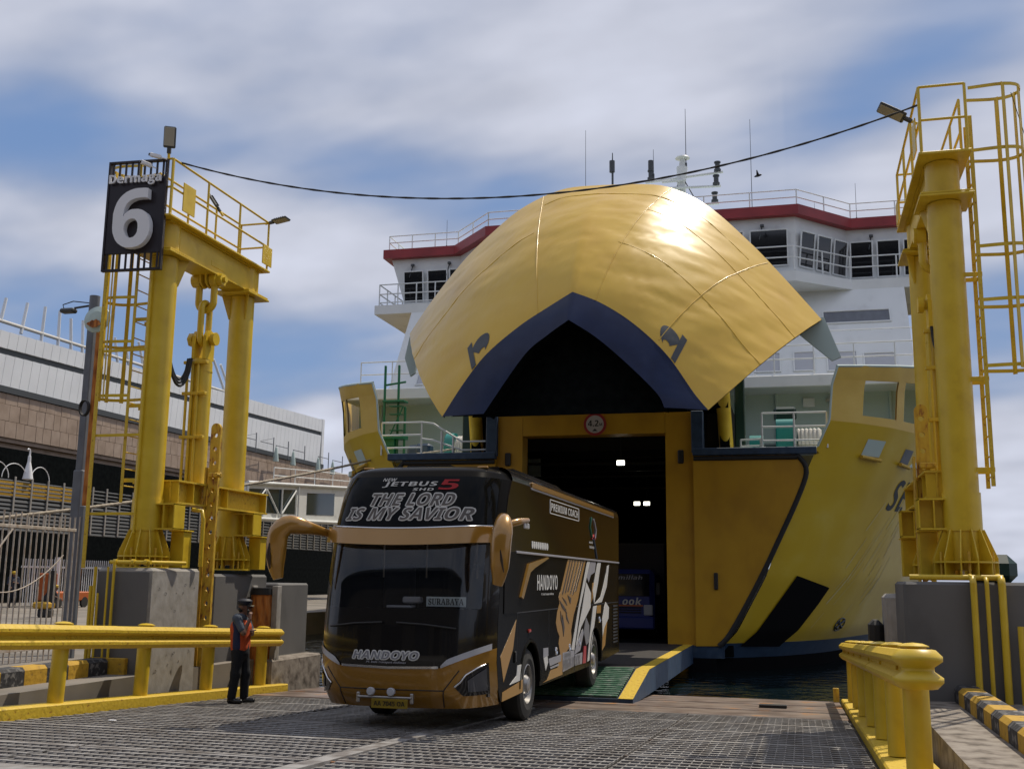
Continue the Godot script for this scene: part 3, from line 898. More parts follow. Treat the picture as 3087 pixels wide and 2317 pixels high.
func patch(y0: float, y1: float, z0: float, z1: float, side: float, nu: int, nv: int, sheer := 0.0, out := 0.0) -> Array:
	var rows := []
	for i in nv + 1:
		var ln := PackedVector3Array()
		for j in nu + 1:
			var z := lerpf(z0, z1, float(j) / nu)
			var y := lerpf(y0, y1, float(i) / nv)
			var p := shell(y, z, side, out)
			p.y += sheer * (y - 6.37) / 1.64 * (-z - 33.5) * 0.15
			ln.append(p)
		rows.append(ln)
	return rows
func on_shell(q: Array, side: float, out: float, n := 6) -> Array:
	# bilinear patch between four [y, z] corners laid on the shell
	var rows := []
	for i in n + 1:
		var ln := PackedVector3Array()
		for j in n + 1:
			var u := float(j) / n; var w := float(i) / n
			var a: float = lerpf(lerpf(q[0][0], q[1][0], u), lerpf(q[3][0], q[2][0], u), w)
			var z: float = lerpf(lerpf(q[0][1], q[1][1], u), lerpf(q[3][1], q[2][1], u), w)
			ln.append(shell(a, z, side, out))
		rows.append(ln)
	return rows
func resample(pts: Array, n: int) -> PackedVector3Array:
	var c := Curve3D.new()
	for i in pts.size():
		var d: Vector3 = (pts[mini(i + 1, pts.size() - 1)] - pts[maxi(i - 1, 0)]) / 6.0
		c.add_point(pts[i], -d, d)
	var o := PackedVector3Array()
	var L := c.get_baked_length()
	for i in n + 1: o.append(c.sample_baked(L * i / n, true))
	return o
func halves(left: Array, right: Array, n: int) -> PackedVector3Array:
	var a := resample(left, n)
	var b := resample(right, n)
	b.remove_at(0)
	a.append_array(b)
	return a
func pz(a: Array, z: float) -> Array:
	var o := []
	for i in range(0, a.size(), 2): o.append(Vector3(a[i], a[i + 1], z))
	return o
func rebase(t: Node3D, p: Vector3) -> void:
	for c in t.get_children(): c.position -= p
	t.position = p
func window(parent: Node3D, c: Vector3, w: float, h: float, right: Vector3, up: Vector3, glass: Material, frame: Material) -> void:
	var nrm := right.cross(up).normalized()
	var b := MB.new()
	var bs := Basis(right, up, nrm)
	b.cbox(c + nrm * 0.012 + Vector3(nrm.x, 0, nrm.z) * (0.1 if up.y < 0.999 and glass == M.glass_dark else 0.0), Vector3(w, h, 0.02), 0.004, bs)
	obj("window_pane", b, glass, parent)
	b = MB.new()
	for s in [-1, 1]:
		b.cbox(c + right * s * (w / 2 + 0.03) + nrm * 0.03 + Vector3(nrm.x, 0, nrm.z) * (0.1 if up.y < 0.999 and glass == M.glass_dark else 0.0), Vector3(0.06, h + 0.12, 0.06), 0.01, bs)
		b.cbox(c + up * s * (h / 2 + 0.03) + nrm * 0.032 + Vector3(nrm.x, 0, nrm.z) * (0.1 if up.y < 0.999 and glass == M.glass_dark else 0.0), Vector3(w, 0.06, 0.06), 0.01, bs)
	obj("window_frame", b, frame, parent)

func ferry() -> void:
	var t := thing("ferry", "yellow and white car ferry with raised bow visor moored at the bridge", "ship")
	for side in [1.0, -1.0]:
		var flip: bool = side < 0
		var b := MB.new()
		b.grid(patch(-0.2, 6.37, -33.5, -48.0, side, 48, 40), flip)
		b.grid(patch(-0.2, 6.37, -48.0, -95.0, side, 12, 16), flip)
		obj("hull_shell", b, M.hull, t)
		b = MB.new()
		b.grid(patch(-0.64, -0.2, -33.5, -95.0, side, 60, 3, 0.0, 0.004), flip)
		obj("boot_topping", b, M.navy_dull, t)
		b = MB.new()
		b.grid(patch(-2.3, -0.64, -33.5, -95.0, side, 60, 4, 0.0, 0.004), flip)
		obj("hull_bottom", b, M.matt_black, t)
		# bulwark with two cut-outs: strips above, below and between them
		b = MB.new()
		for q in [[6.37, 6.6, -33.5, -48.0, 40], [7.6, 8.01, -33.5, -48.0, 40], [6.6, 7.6, -33.5, -34.4, 6], [6.6, 7.6, -35.8, -36.25, 4], [6.6, 7.6, -37.6, -48.0, 24]]:
			b.grid(patch(q[0], q[1], q[2], q[3], side, q[4], 4, 1.0), flip)
			b.grid(patch(q[0], q[1], q[2], q[3], side, q[4], 4, 1.0, -0.06), not flip)
		b.grid(patch(6.37, 8.01, -48, -95, side, 8, 4, 1.0), flip)
		obj("bulwark", b, M.bulwark, t)
		b = MB.new()
		var rim := []
		for k in 26:
			var z := -33.5 - 14.5 * k / 25.0
			var p := shell(8.01, z, side, -0.03)
			p.y += (-z - 33.5) * 0.15
			rim.append(p)
		b.tube(rim, 0.045, 8)
		var front := []
		for k in 24: front.append(shell(lerpf(8.01, 5.6, k / 23.0), -33.5, side, 0.0))
		b.tube(front, 0.035, 8)
		obj("bulwark_rim", b, M.pale_green, t)
		b = MB.new()
		b.grid(on_shell([[1.79, -34.25], [1.43, -35.65], [-0.34, -35.12], [-0.3, -33.9]], side, 0.035, 24), flip)
		obj("anchor_pocket", b, M.matt_black, t)
		for q in [[5.45, 5.95, -34.85, -35.55], [5.4, 5.85, -36.85, -37.5]]:
			b = MB.new()
			b.grid(on_shell([[q[1], q[2]], [q[1], q[3]], [q[0], q[3]], [q[0], q[2]]], side, 0.012, 4), flip)
			obj("mooring_port", b, M.pale_green if q[2] > -35 else M.post_grey, t)
			b = MB.new()
			b.cyl(shell(q[0] - 0.05, q[2] + 0.05, side, 0.1), shell(q[0] - 0.1, q[3] - 0.05, side, 0.1), 0.06, 0.06, 12)
			obj("fairlead_roller", b, M.yellow_rust, t)
		b = MB.new()
		var circ := []
		for k in 20: circ.append(shell(0.28 + 0.2 * sin(TAU * k / 20.0), -37.45 + 0.32 * cos(TAU * k / 20.0), side, 0.02))
		b.tube(circ, 0.022, 5, true)
		for k in 4:
			var a := TAU * (k + 0.4) / 4.0
			b.cyl(shell(0.28, -37.45, side, 0.02), shell(0.28 + 0.15 * sin(a), -37.45 + 0.25 * cos(a), side, 0.02), 0.02, 0.06, 6)
		obj("thruster_mark", b, M.lamp_grey, t)
		if side > 0:
			var rn := RandomNumberGenerator.new()
			rn.seed = 77
			var scuff := mat(lin(.62, .53, .25), 0.6)
			for k in 26:
				var y0 := rn.randf_range(0.2, 3.4); var z0 := rn.randf_range(-35.6, -38.6)
				var L := rn.randf_range(0.35, 1.5); var w := rn.randf_range(0.008, 0.03)
				b = MB.new()
				b.grid(on_shell([[y0, z0], [y0 + L * 0.9, z0 - L * 0.55], [y0 + L * 0.9 - w, z0 - L * 0.55 - w], [y0 - w * 0.4, z0 - w * 2.0]], side, 0.012, 5), flip)
				obj("scuff_mark", b, scuff, t)
			var tx := slant(text_mb("SE", font, 1.5, 1.0), 0.25)
			for i in tx.v.size():
				var p := tx.v[i]
				tx.v[i] = shell(4.42 + p.y, -38.0 - p.x * 0.9, side, 0.015)
				tx.n[i] = Vector3(0.7, -0.2, 0.7)
			obj("ship_name", tx, M.lamp_grey, t)
		# recessed flank beside the doorway
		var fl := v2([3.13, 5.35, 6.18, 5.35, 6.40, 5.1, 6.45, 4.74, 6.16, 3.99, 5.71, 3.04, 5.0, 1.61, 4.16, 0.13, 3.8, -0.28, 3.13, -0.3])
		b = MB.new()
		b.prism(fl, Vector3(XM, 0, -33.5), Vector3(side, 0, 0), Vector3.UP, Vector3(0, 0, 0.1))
		obj("flank_plate", b, M.recess, t)
		b = MB.new()
		b.prism(v2([3.13, -2.2, 3.13, 5.4, 6.85, 5.4, 6.72, 5.53, 6.1, 4.17, 5.7, 3.16, 5.14, 1.71, 4.3, 0.15, 3.9, -0.26, 3.2, -1.2, 3.2, -2.2]), Vector3(XM, 0, -33.62), Vector3(side, 0, 0), Vector3.UP, Vector3(0, 0, 0.1))
		obj("flank_backing", b, M.hull, t)
		b = MB.new()
		b.mm(XM + side * 2.9, XM + side * 3.95, -0.64, -0.29, -33.6, -33.44)
		obj("boot_plate", b, M.navy_dull, t)
		b = MB.new()
		b.mm(XM + side * 2.9, XM + side * 3.7, -2.2, -0.64, -33.6, -33.44)
		obj("boot_plate", b, M.matt_black, t)
		b = MB.new()
		var gp := []
		for k in [1, 2, 3, 4, 5, 6, 7, 8]: gp.append(Vector3(XM + side * fl[k].x, fl[k].y, -33.4))
		gp = Array(resample(gp, 40))
		b.tube(gp, 0.075, 8)
		b.cyl(Vector3(XM + side * 3.15, 5.27, -33.38), Vector3(XM + side * 6.2, 5.27, -33.38), 0.07, 0.07, 8)
		obj("gasket", b, M.rubber, t)
		b = MB.new()
		b.cbox(Vector3(XM + side * 4.95, 5.47, -33.45), Vector3(3.65, 0.22, 0.35), 0.02)
		obj("deck_edge", b, M.navy_dull, t)
		b = MB.new()
		b.cbox(Vector3(XM + side * 3.27, 6.1, -33.62), Vector3(0.36, 1.3, 0.5), 0.02)
		obj("hinge_post", b, M.navy_dull, t)
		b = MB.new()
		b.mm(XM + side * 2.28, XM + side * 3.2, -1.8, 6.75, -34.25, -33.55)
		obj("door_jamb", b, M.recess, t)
		b = MB.new()
		b.cbox(Vector3(XM + side * 2.75, 5.35, -33.52), Vector3(0.18, 0.42, 0.1), 0.03)
		obj("door_cleat", b, M.black, t)
		b = MB.new()
		b.cbox(Vector3(XM + side * 3.75, 1.6, -33.36), Vector3(0.12, 0.5, 0.06), 0.02)
		obj("door_cleat", b, M.black, t)
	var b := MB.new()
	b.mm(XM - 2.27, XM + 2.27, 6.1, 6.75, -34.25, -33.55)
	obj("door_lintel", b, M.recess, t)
	# height limit disc
	b = MB.new()
	b.cyl(Vector3(-6.07, 6.42, -33.54), Vector3(-6.07, 6.42, -33.5), 0.36, 0.36, 32)
	var sg := obj("height_sign", b, mat(lin(.36, .03, .03), 0.5), t)
	b = MB.new()
	b.cyl(Vector3(-6.07, 6.42, -33.51), Vector3(-6.07, 6.42, -33.49), 0.28, 0.28, 32)
	obj("sign_face", b, mat(lin(.5, .46, .42), 0.6), sg)
	b = MB.new()
	b.add(text_mb("4.2", font, 0.34, 0.2), Transform3D(Basis(), Vector3(-6.12, 6.45, -33.486)))
	b.add(text_mb("M", font, 0.09, 0.09), Transform3D(Basis(), Vector3(-5.88, 6.41, -33.486)))
	b.prism(v2([-0.09, 0, 0.09, 0, 0, 0.08]), Vector3(-6.07, 6.2, -33.489), Vector3.RIGHT, Vector3.UP, Vector3(0, 0, 0.003))
	obj("sign_lettering", b, M.black, sg)
	# car deck behind the doorway
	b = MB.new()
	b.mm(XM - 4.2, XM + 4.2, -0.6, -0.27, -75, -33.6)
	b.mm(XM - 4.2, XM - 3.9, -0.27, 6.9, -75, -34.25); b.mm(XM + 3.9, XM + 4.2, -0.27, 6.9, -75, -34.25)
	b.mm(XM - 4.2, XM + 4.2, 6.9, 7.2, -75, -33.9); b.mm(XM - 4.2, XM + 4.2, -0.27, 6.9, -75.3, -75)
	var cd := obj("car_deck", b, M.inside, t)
	for k in 12:
		b = MB.new()
		b.mm(XM - 3.9, XM + 3.9, 6.2, 6.9, -38.6 - k * 2.6, -38.4 - k * 2.6)
		obj("deck_beam", b, mat(lin(.02, .021, .02), 0.8), cd)
	for k in 3:
		b = MB.new()
		b.cyl(Vector3(XM - 3.9, 5.9 - 0.3 * k, -40.2 - 2.0 * k), Vector3(XM + 3.9, 5.9 - 0.3 * k, -40.2 - 2.0 * k), 0.05, 0.05, 8)
		obj("pipe", b, mat(lin(.05, .053, .05), 0.6), cd)
	var glow := mat(lin(.8, .8, .75), 0.5)
	glow.emission_enabled = true; glow.emission = Color(1.0, 0.98, 0.9); glow.emission_energy_multiplier = 6.0
	for q in [Vector3(-5.96, 5.61, -38.0), Vector3(-7.1, 5.01, -50.0), Vector3(-6.65, 5.01, -50.0)]:
		b = MB.new()
		b.cbox(q + Vector3(0, 0.07, -0.02), Vector3(0.34, 0.24, 0.1), 0.02)
		b.cyl(q + Vector3(0, 0.1, -0.05), q + Vector3(0, 1.6, -0.05), 0.02, 0.02, 6)
		var l := obj("deck_lamp", b, M.lamp_grey, cd)
		b = MB.new()
		b.cbox(q + Vector3(0, 0.06, 0.035), Vector3(0.27, 0.16, 0.02), 0.004)
		obj("lamp_glass", b, glow, t)
		var li := SpotLight3D.new()
		li.name = "deck_lamp_light"
		l.add_child(li, true)
		li.position = q + Vector3(0, 0.03, 0.08); li.rotation.x = -0.9
		li.light_energy = 0.35; li.spot_range = 40.0; li.spot_angle = 70.0; li.light_color = Color(1, 0.97, 0.9); li.shadow_enabled = true; li.light_size = 0.15; li.spot_attenuation = 2.0
	# visor
	var N := 36
	var lip := halves(pz([-9.14, 5.86, -8.58, 6.72, -7.94, 7.52, -7.05, 8.24, -6.29, 8.71, -5.58, 9.12], -27.5), pz([-5.58, 9.12, -4.79, 8.76, -3.94, 8.16, -3.11, 7.32, -2.42, 6.28, -2.08, 5.85], -27.5), N)
	var back := halves(pz([-11.79, 9.27, -11.12, 10.25, -10.06, 11.55, -9.15, 12.4, -8.1, 13.2, -6.82, 13.7, -5.57, 13.74], -32.0), pz([-5.57, 13.74, -4.26, 13.66, -3.41, 13.47, -2.3, 12.8, -1.1, 11.58, -0.06, 10.32, 0.88, 9.11], -32.0), N)
	var inner := halves(pz([-7.78, 5.8, -6.74, 7.27, -6.13, 7.79, -5.54, 8.19], -26.8), pz([-5.54, 8.19, -4.79, 7.67, -3.97, 6.92, -3.28, 6.19, -3.11, 5.83], -26.8), N)
	var nz := FastNoiseLite.new()
	nz.seed = 9; nz.frequency = 0.55; nz.fractal_octaves = 3
	var SR := 44
	var P := func(fi: float, s: float, out := 0.0) -> Vector3:
		var i := mini(int(fi), 2 * N - 1)
		var p: Vector3 = lip[i].lerp(lip[i + 1], fi - i).lerp(back[i].lerp(back[i + 1], fi - i), s)
		var d := Vector3((p.x + 5.55) * 0.7, p.y - 4.0, 4.5).normalized()
		var dent := nz.get_noise_3d(p.x * 0.7, p.y * 1.2, p.z) * 0.035 + nz.get_noise_3d(p.x * 1.2, (p.y - p.z) * 4.5, 3.0) * 0.02
		return p + d * (0.42 * sin(PI * pow(s, 0.85)) + dent * clampf(minf(s, 1.0 - s) * 8.0, 0.0, 1.0) + out)
	b = MB.new()
	var rows := []
	var rows_in := []
	for k in SR + 1:
		var ln := PackedVector3Array(); var l2 := PackedVector3Array()
		for i in 2 * N + 1:
			ln.append(P.call(i, float(k) / SR)); l2.append(P.call(i, float(k) / SR, -0.08))
		rows.append(ln); rows_in.append(l2)
	b.grid(rows)
	var vis := obj("bow_visor", b, M.visor, t)
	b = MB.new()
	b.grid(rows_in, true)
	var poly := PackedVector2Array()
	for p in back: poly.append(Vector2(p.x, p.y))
	b.prism(poly, Vector3(0, 0, -32.12), Vector3.RIGHT, Vector3.UP, Vector3(0, 0, 0.06))  # unseen back plate added to block sky light
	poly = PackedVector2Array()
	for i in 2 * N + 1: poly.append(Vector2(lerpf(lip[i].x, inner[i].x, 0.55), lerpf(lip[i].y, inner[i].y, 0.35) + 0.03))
	b.prism(poly, Vector3(0, 0, -27.85), Vector3.RIGHT, Vector3.UP, Vector3(0, 0, 0.06))  # near-black plate across the arch stands in for the shade inside
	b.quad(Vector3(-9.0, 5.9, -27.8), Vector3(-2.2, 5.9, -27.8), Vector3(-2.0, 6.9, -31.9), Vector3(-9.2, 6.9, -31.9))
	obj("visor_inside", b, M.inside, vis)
	b = MB.new()
	rows = []
	for k in 7:
		var ln := PackedVector3Array()
		for i in 2 * N + 1:
			var p := lip[i].lerp(inner[i], k / 6.0)
			ln.append(p + Vector3(0, 0.0, 0.03 * sin(PI * k / 6.0) + 0.004))
		rows.append(ln)
	b.grid(rows, true)
	var r0 := []; var r1 := []
	for i in 2 * N + 1:
		r0.append(inner[i] + Vector3(0, 0, 0.004)); r1.append(inner[i] + Vector3(0, 0, -1.0))
	obj("visor_lip", b, M.navy, vis)
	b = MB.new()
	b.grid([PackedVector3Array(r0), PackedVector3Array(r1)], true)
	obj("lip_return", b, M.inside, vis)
	for s in [[0.0, 28, 1.0, 27.5], [0.0, 41, 1.0, 45.5], [0.02, 56, 0.98, 62]]:
		b = MB.new()
		var path := []
		for k in 31:
			var u := k / 30.0
			path.append(P.call(lerpf(s[1], s[3], u), lerpf(s[0], s[2], u), 0.0))
		b.tube(Array(resample(path, 40)), 0.016, 6)
		obj("weld_seam", b, M.visor, vis)
	for s in [[0.36, 42, 72], [0.68, 44, 72], [0.55, 0, 27], [0.85, 28, 60]]:
		b = MB.new()
		var path := []
		for i in range(s[1], s[2] + 1): path.append(P.call(i, s[0], 0.0))
		b.tube(path, 0.011, 6)
		obj("weld_seam", b, M.visor, vis)
	# painted mark cut by the lip on each side
	for q in [[14.0, 1.0], [58.0, -1.0]]:
		b = MB.new()
		var mk := []
		for k in 13:
			var a := -1.3 + 3.6 * k / 12.0
			var ln := PackedVector3Array()
			for i in 5:
				var rr := lerpf(0.35, 1.0, i / 4.0)
				ln.append(P.call(q[0] + q[1] * (0.4 + 2.4 * rr * sin(a)), 0.01 + 0.095 * rr * maxf(0.0, cos(a * 0.55)), 0.012))
			mk.append(ln)
		b.grid(mk)
		obj("painted_mark", b, M.lamp_grey, vis)
		b = MB.new()
		mk = []
		for k in 7:
			var ln := PackedVector3Array()
			for i in 2: ln.append(P.call(q[0] + q[1] * (-3.2 + 1.3 * i + 0.1 * k), 0.004 + 0.02 * k, 0.014))
			mk.append(ln)
		b.grid(mk)
		obj("painted_mark", b, M.lamp_grey, vis)
	for s in [-1.0, 1.0]:
		b = MB.new()
		b.prism(v2([5.35, 9.05, 6.42, 9.2, 6.85, 8.0, 6.6, 7.9]) if s > 0 else v2([6.0, 9.05, 6.35, 9.2, 6.5, 8.5, 6.3, 7.9, 6.15, 8.0]), Vector3(-5.47, 0, -32.2), Vector3(s, 0, 0), Vector3.UP, Vector3(0, 0, 0.12))
		obj("visor_arm", b, M.pale_green, vis)
	# bow ramp
	b = MB.new()
	var side_x := [XM - 2.95, XM + 3.03]
	b.prism(v2([21.2, -0.72, 21.2, -0.62, 23.6, -0.25, 33.7, -0.27, 33.7, -0.8, 24.4, -0.75]), Vector3(side_x[0], 0, 0), Vector3.FORWARD, Vector3.UP, Vector3(side_x[1] - side_x[0], 0, 0))
	var rp := obj("bow_ramp", b, M.navy_dull, t)
	b = MB.new()
	b.quad(Vector3(side_x[0] + 0.3, -0.616, -21.22), Vector3(side_x[1] - 0.3, -0.616, -21.22), Vector3(side_x[1] - 0.3, -0.246, -23.6), Vector3(side_x[0] + 0.3, -0.246, -23.6))
	obj("ramp_flap_surface", b, M.matt_black, rp)
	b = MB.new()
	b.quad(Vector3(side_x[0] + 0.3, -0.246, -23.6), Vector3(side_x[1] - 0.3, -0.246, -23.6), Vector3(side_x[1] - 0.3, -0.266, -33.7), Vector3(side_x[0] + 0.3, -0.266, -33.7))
	obj("ramp_surface", b, M.pan, rp)  # dark colour stands in for the ship's shadow on the flat ramp
	for k in 15:
		var u := (k + 0.5) / 15.0
		b = MB.new()
		b.cbox(Vector3(XM + 0.04, lerpf(-0.6, -0.23, u), lerpf(-21.25, -23.6, u)), Vector3(5.35, 0.05, 0.085), 0.008, Basis(Vector3.RIGHT, 0.153))
		obj("grip_bar", b, M.grip, rp)
	for s in [0, 1]:
		b = MB.new()
		var sx: float = side_x[s]
		var w := 0.28 if s == 0 else -0.28
		b.quad(Vector3(sx, -0.612, -21.2), Vector3(sx + w, -0.612, -21.2), Vector3(sx + w, -0.242, -23.6), Vector3(sx, -0.242, -23.6))
		b.quad(Vector3(sx, -0.242, -23.6), Vector3(sx + w, -0.242, -23.6), Vector3(sx + w, -0.262, -33.7), Vector3(sx, -0.262, -33.7))
		obj("edge_stripe", b, M.yellow_rough, rp)
	rebase(t, Vector3(XM, -1.6, -34.0))
	ferry_node = t

var ferry_node: Node3D

func whip(t: Node3D, x: float, y0: float, y1: float, z: float, r: float) -> void:
	var b := MB.new()
	b.cyl(Vector3(x, y0, z), Vector3(x, y1, z), r, r * 0.5, 6)
	b.cyl(Vector3(x, y0 - 0.1, z), Vector3(x, y0 + 0.25, z), r * 2.2, r * 2.2, 8)
	obj("antenna", b, M.lamp_grey, t)

func forecastle() -> void:
	var t := Node3D.new()
	t.name = "superstructure_build"
	add_child(t)
	var b := MB.new()
	b.prism(v2([-2.2, 33.7, 0.7, 33.7, 4.2, 38.5, 5.0, 43, -2.2, 43]), Vector3(0, 5.35, 0), Vector3.RIGHT, Vector3.FORWARD, Vector3(0, 0.18, 0))
	obj("foredeck", b, M.pale_green, t)
	b = MB.new()
	b.prism(v2([-10.1, 33.7, -13.0, 33.7, -16.5, 38.5, -17.3, 43, -10.1, 43]), Vector3(0, 5.35, 0), Vector3.RIGHT, Vector3.FORWARD, Vector3(0, 0.18, 0))
	obj("foredeck", b, M.pale_green, t)
	var W := -41.0
	# recess wall, ledge and tiers
	b = MB.new()
	b.mm(-17.2, -9.6, 5.53, 8.45, W - 0.2, W); b.mm(-2.6, 4.8, 5.53, 8.45, W - 0.2, W); b.mm(-9.6, -2.6, 6.8, 8.45, W - 0.2, W)
	obj("deckhouse_wall", b, M.pale_green, t)
	var dh := t.get_child(-1)
	for x in [-16.2, -12.4, -0.6, 1.4, 3.4]:
		b = MB.new(); b.cbox(Vector3(x, 7.0, W + 0.06), Vector3(0.09, 2.9, 0.12), 0.01)
		obj("wall_stiffener", b, M.pale_green, dh)
	b = MB.new(); b.cbox(Vector3(0.55, 8.1, W + 0.06), Vector3(0.42, 0.34, 0.1), 0.02); obj("junction_box", b, M.white, dh)
	b = MB.new(); b.cbox(Vector3(1.7, 8.15, W + 0.2), Vector3(1.1, 0.12, 0.2), 0.03); obj("tube_light", b, M.lamp_face, dh)
	b = MB.new()
	b.cbox(Vector3(-6.15, 8.67, -40.4), Vector3(22.3, 0.44, 1.9), 0.03)
	obj("ledge_slab", b, M.white, t)
	# second tier front leaning back, with windows
	b = MB.new()
	b.prism(v2([42.3, 8.89, 45.2, 13.4, 48, 13.4, 48, 8.89]), Vector3(-16.6, 0, 0), Vector3.FORWARD, Vector3.UP, Vector3(21.1, 0, 0))
	var tier := obj("deckhouse_tier", b, M.white, t)
	var up := Vector3(0, 4.51, -2.9).normalized()
	var rt := Vector3.RIGHT
	for q in [[0.45, 10.05, 0.7, 0.95], [1.85, 10.0, 1.05, 0.95], [3.2, 9.95, 1.1, 0.8], [-0.9, 10.05, 0.9, 0.95], [-13.0, 10.0, 1.0, 0.9], [-14.6, 10.0, 1.0, 0.9]]:
		window(tier, Vector3(q[0] * 1.02, q[1], -42.3 - (q[1] - 8.89) * 0.643), q[2], q[3], rt, up, M.lens, M.white)
	window(tier, Vector3(2.55, 12.05, -42.3 - (12.05 - 8.89) * 0.643), 2.5, 0.62, rt, up, M.post_grey, M.white)
	window(tier, Vector3(-14.8, 12.05, -42.3 - (12.05 - 8.89) * 0.643), 2.5, 0.62, rt, up, M.post_grey, M.white)
	# wing deck slab
	var plan := v2([-12.4, 43.3, 0.25, 43.3, 2.5, 45.2, 6.2, 45.2, 6.2, 50, -18.4, 50, -18.4, 45.2, -14.7, 45.2])
	b = MB.new()
	b.prism(plan, Vector3(0, 13.4, 0), Vector3.RIGHT, Vector3.FORWARD, Vector3(0, 0.42, 0))
	obj("wing_deck", b, M.white, t)
	b = MB.new()
	b.prism(v2([-16.4, 45.6, 4.3, 45.6, 4.3, 50, -16.4, 50]), Vector3(0, 12.7, 0), Vector3.RIGHT, Vector3.FORWARD, Vector3(0, 0.7, 0))
	obj("wing_bracket", b, M.white, t)
	# wheelhouse
	var wp := v2([-12.55, 44.05, 0.3, 44.05, 2.42, 46.4, 5.6, 46.4, 5.6, 52, -17.3, 52, -17.3, 46.4, -14.7, 46.4])
	b = MB.new()
	b.prism(wp, Vector3(0, 13.82, 0), Vector3.RIGHT, Vector3.FORWARD, Vector3(0, 2.5, 0))
	b.prism(v2([-17.3, 13.82, -18.1, 16.32, -17.3, 16.32]), Vector3(0, 0, -46.4), Vector3.RIGHT, Vector3.UP, Vector3(0, 0, -5))
	var wh := obj("wheelhouse", b, M.white, t)
	b = MB.new()
	b.prism(v2([-12.75, 43.7, 0.45, 43.7, 2.6, 46.05, 6.3, 46.05, 6.3, 52.3, -18.4, 52.3, -18.4, 46.05, -14.9, 46.05]), Vector3(0, 16.3, 0), Vector3.RIGHT, Vector3.FORWARD, Vector3(0, 0.42, 0))
	obj("roof_band", b, M.red, t)
	b = MB.new()
	b.prism(v2([-12.3, 44.2, 0.2, 44.2, 2.3, 46.5, 5.9, 46.5, 5.9, 52.1, -18.0, 52.1, -18.0, 46.5, -14.7, 46.5]), Vector3(0, 16.73, 0), Vector3.RIGHT, Vector3.FORWARD, Vector3(0, 0.03, 0))
	obj("added_roof_sheet", b, M.pale_green, t)  # pale sheet added on the unseen roof top to cut red bounce light
	for x in [-16.95, -15.78, -14.9]: window(wh, Vector3(x + 0.02, 14.9, -46.4), 0.88 if x < -15 else 0.5, 1.42, Vector3.RIGHT, Vector3(0, 0.993, 0.12), M.glass_dark, M.white)
	for x in [-12.0, -0.75, -2.5, -4.25]: window(wh, Vector3(x, 15.0, -44.05), 1.42, 1.42, Vector3.RIGHT, Vector3(0, 0.993, 0.12), M.glass_dark, M.white)
	var sd := Vector3(2.12, 0, -2.35).normalized()
	for k in 3: window(wh, Vector3(0.3, 14.95, -44.05) + sd * (0.55 + k * 1.0), 0.74, 1.4, sd, (Vector3.UP + sd.cross(Vector3.UP) * 0.12).normalized(), M.glass_dark, M.white)
	for x in [2.98, 4.05, 5.1]: window(wh, Vector3(x, 14.95, -46.4), 0.82, 1.46, Vector3.RIGHT, Vector3(0, 0.993, 0.12), M.glass_dark, M.white)
	for q in [[-17.0, -46.3], [-15.2, -46.3], [-1.0, -43.95], [3.4, -46.3]]:
		b = MB.new()
		b.cyl(Vector3(q[0], 15.95, q[1]), Vector3(q[0] - 0.12, 15.35, q[1] + 0.12), 0.03, 0.02, 6)
		b.cbox(Vector3(q[0], 15.95, q[1] + 0.04), Vector3(0.16, 0.12, 0.12), 0.02)
		obj("window_wiper", b, M.lamp_grey, wh)
	# railings
	b = MB.new()
	var steel_white: Material = M.white
	var grp := MB.new(); grp.cbox(Vector3(0.25, 13.9, -43.4), Vector3(0.08, 0.1, 0.08))
	var rl := obj("wing_railing", grp, steel_white, t)
	rail_run(rl, [Vector3(-12.4, 13.82, -43.4), Vector3(0.22, 13.82, -43.4), Vector3(2.45, 13.82, -45.5), Vector3(6.1, 13.82, -45.5)], [1.05, 0.6], 1.5, 0.03, steel_white)
	rail_run(rl, [Vector3(-14.7, 13.82, -45.5), Vector3(-18.3, 13.82, -45.5), Vector3(-18.3, 13.82, -49.5)], [1.05, 0.6, 0.2], 0.9, 0.03, steel_white)
	grp = MB.new(); grp.cbox(Vector3(0.4, 16.76, -44.0), Vector3(0.08, 0.08, 0.08))
	rl = obj("roof_railing", grp, steel_white, t)
	rail_run(rl, [Vector3(-12.7, 16.72, -44.0), Vector3(0.4, 16.72, -44.0), Vector3(2.6, 16.72, -46.3), Vector3(6.2, 16.72, -46.3)], [0.72, 0.4], 1.9, 0.026, steel_white)
	rail_run(rl, [Vector3(-12.7, 16.72, -44.0), Vector3(-14.8, 16.72, -46.3), Vector3(-18.2, 16.72, -46.3), Vector3(-18.2, 16.72, -50)], [0.72, 0.4], 1.3, 0.026, steel_white)
	grp = MB.new(); grp.cbox(Vector3(-1.3, 8.93, -39.6), Vector3(0.08, 0.08, 0.08))
	rl = obj("ledge_railing", grp, steel_white, t)
	rail_run(rl, [Vector3(-2.0, 8.89, -39.6), Vector3(4.9, 8.89, -39.6)], [1.1, 0.6], 1.4, 0.025, steel_white)
	rail_run(rl, [Vector3(-16.6, 8.89, -39.6), Vector3(-10.0, 8.89, -39.6)], [1.1, 0.6], 1.3, 0.025, steel_white)
	rail_run(rl, [Vector3(0.0, 11.0, -42.2), Vector3(4.4, 11.0, -42.2)], [0.05], 0.8, 0.02, steel_white)
	grp = MB.new(); grp.cbox(Vector3(-0.9, 5.58, -33.7), Vector3(0.1, 0.1, 0.1))
	rl = obj("foredeck_railing", grp, steel_white, t)
	rail_run(rl, [Vector3(-0.95, 5.58, -33.7), Vector3(0.95, 5.58, -33.75)], [1.08, 0.66, 0.24], 1.0, 0.028, steel_white)
	rail_run(rl, [Vector3(-1.6, 5.58, -33.9), Vector3(-1.0, 5.58, -33.75)], [0.3, 0.1], 1.0, 0.025, steel_white)
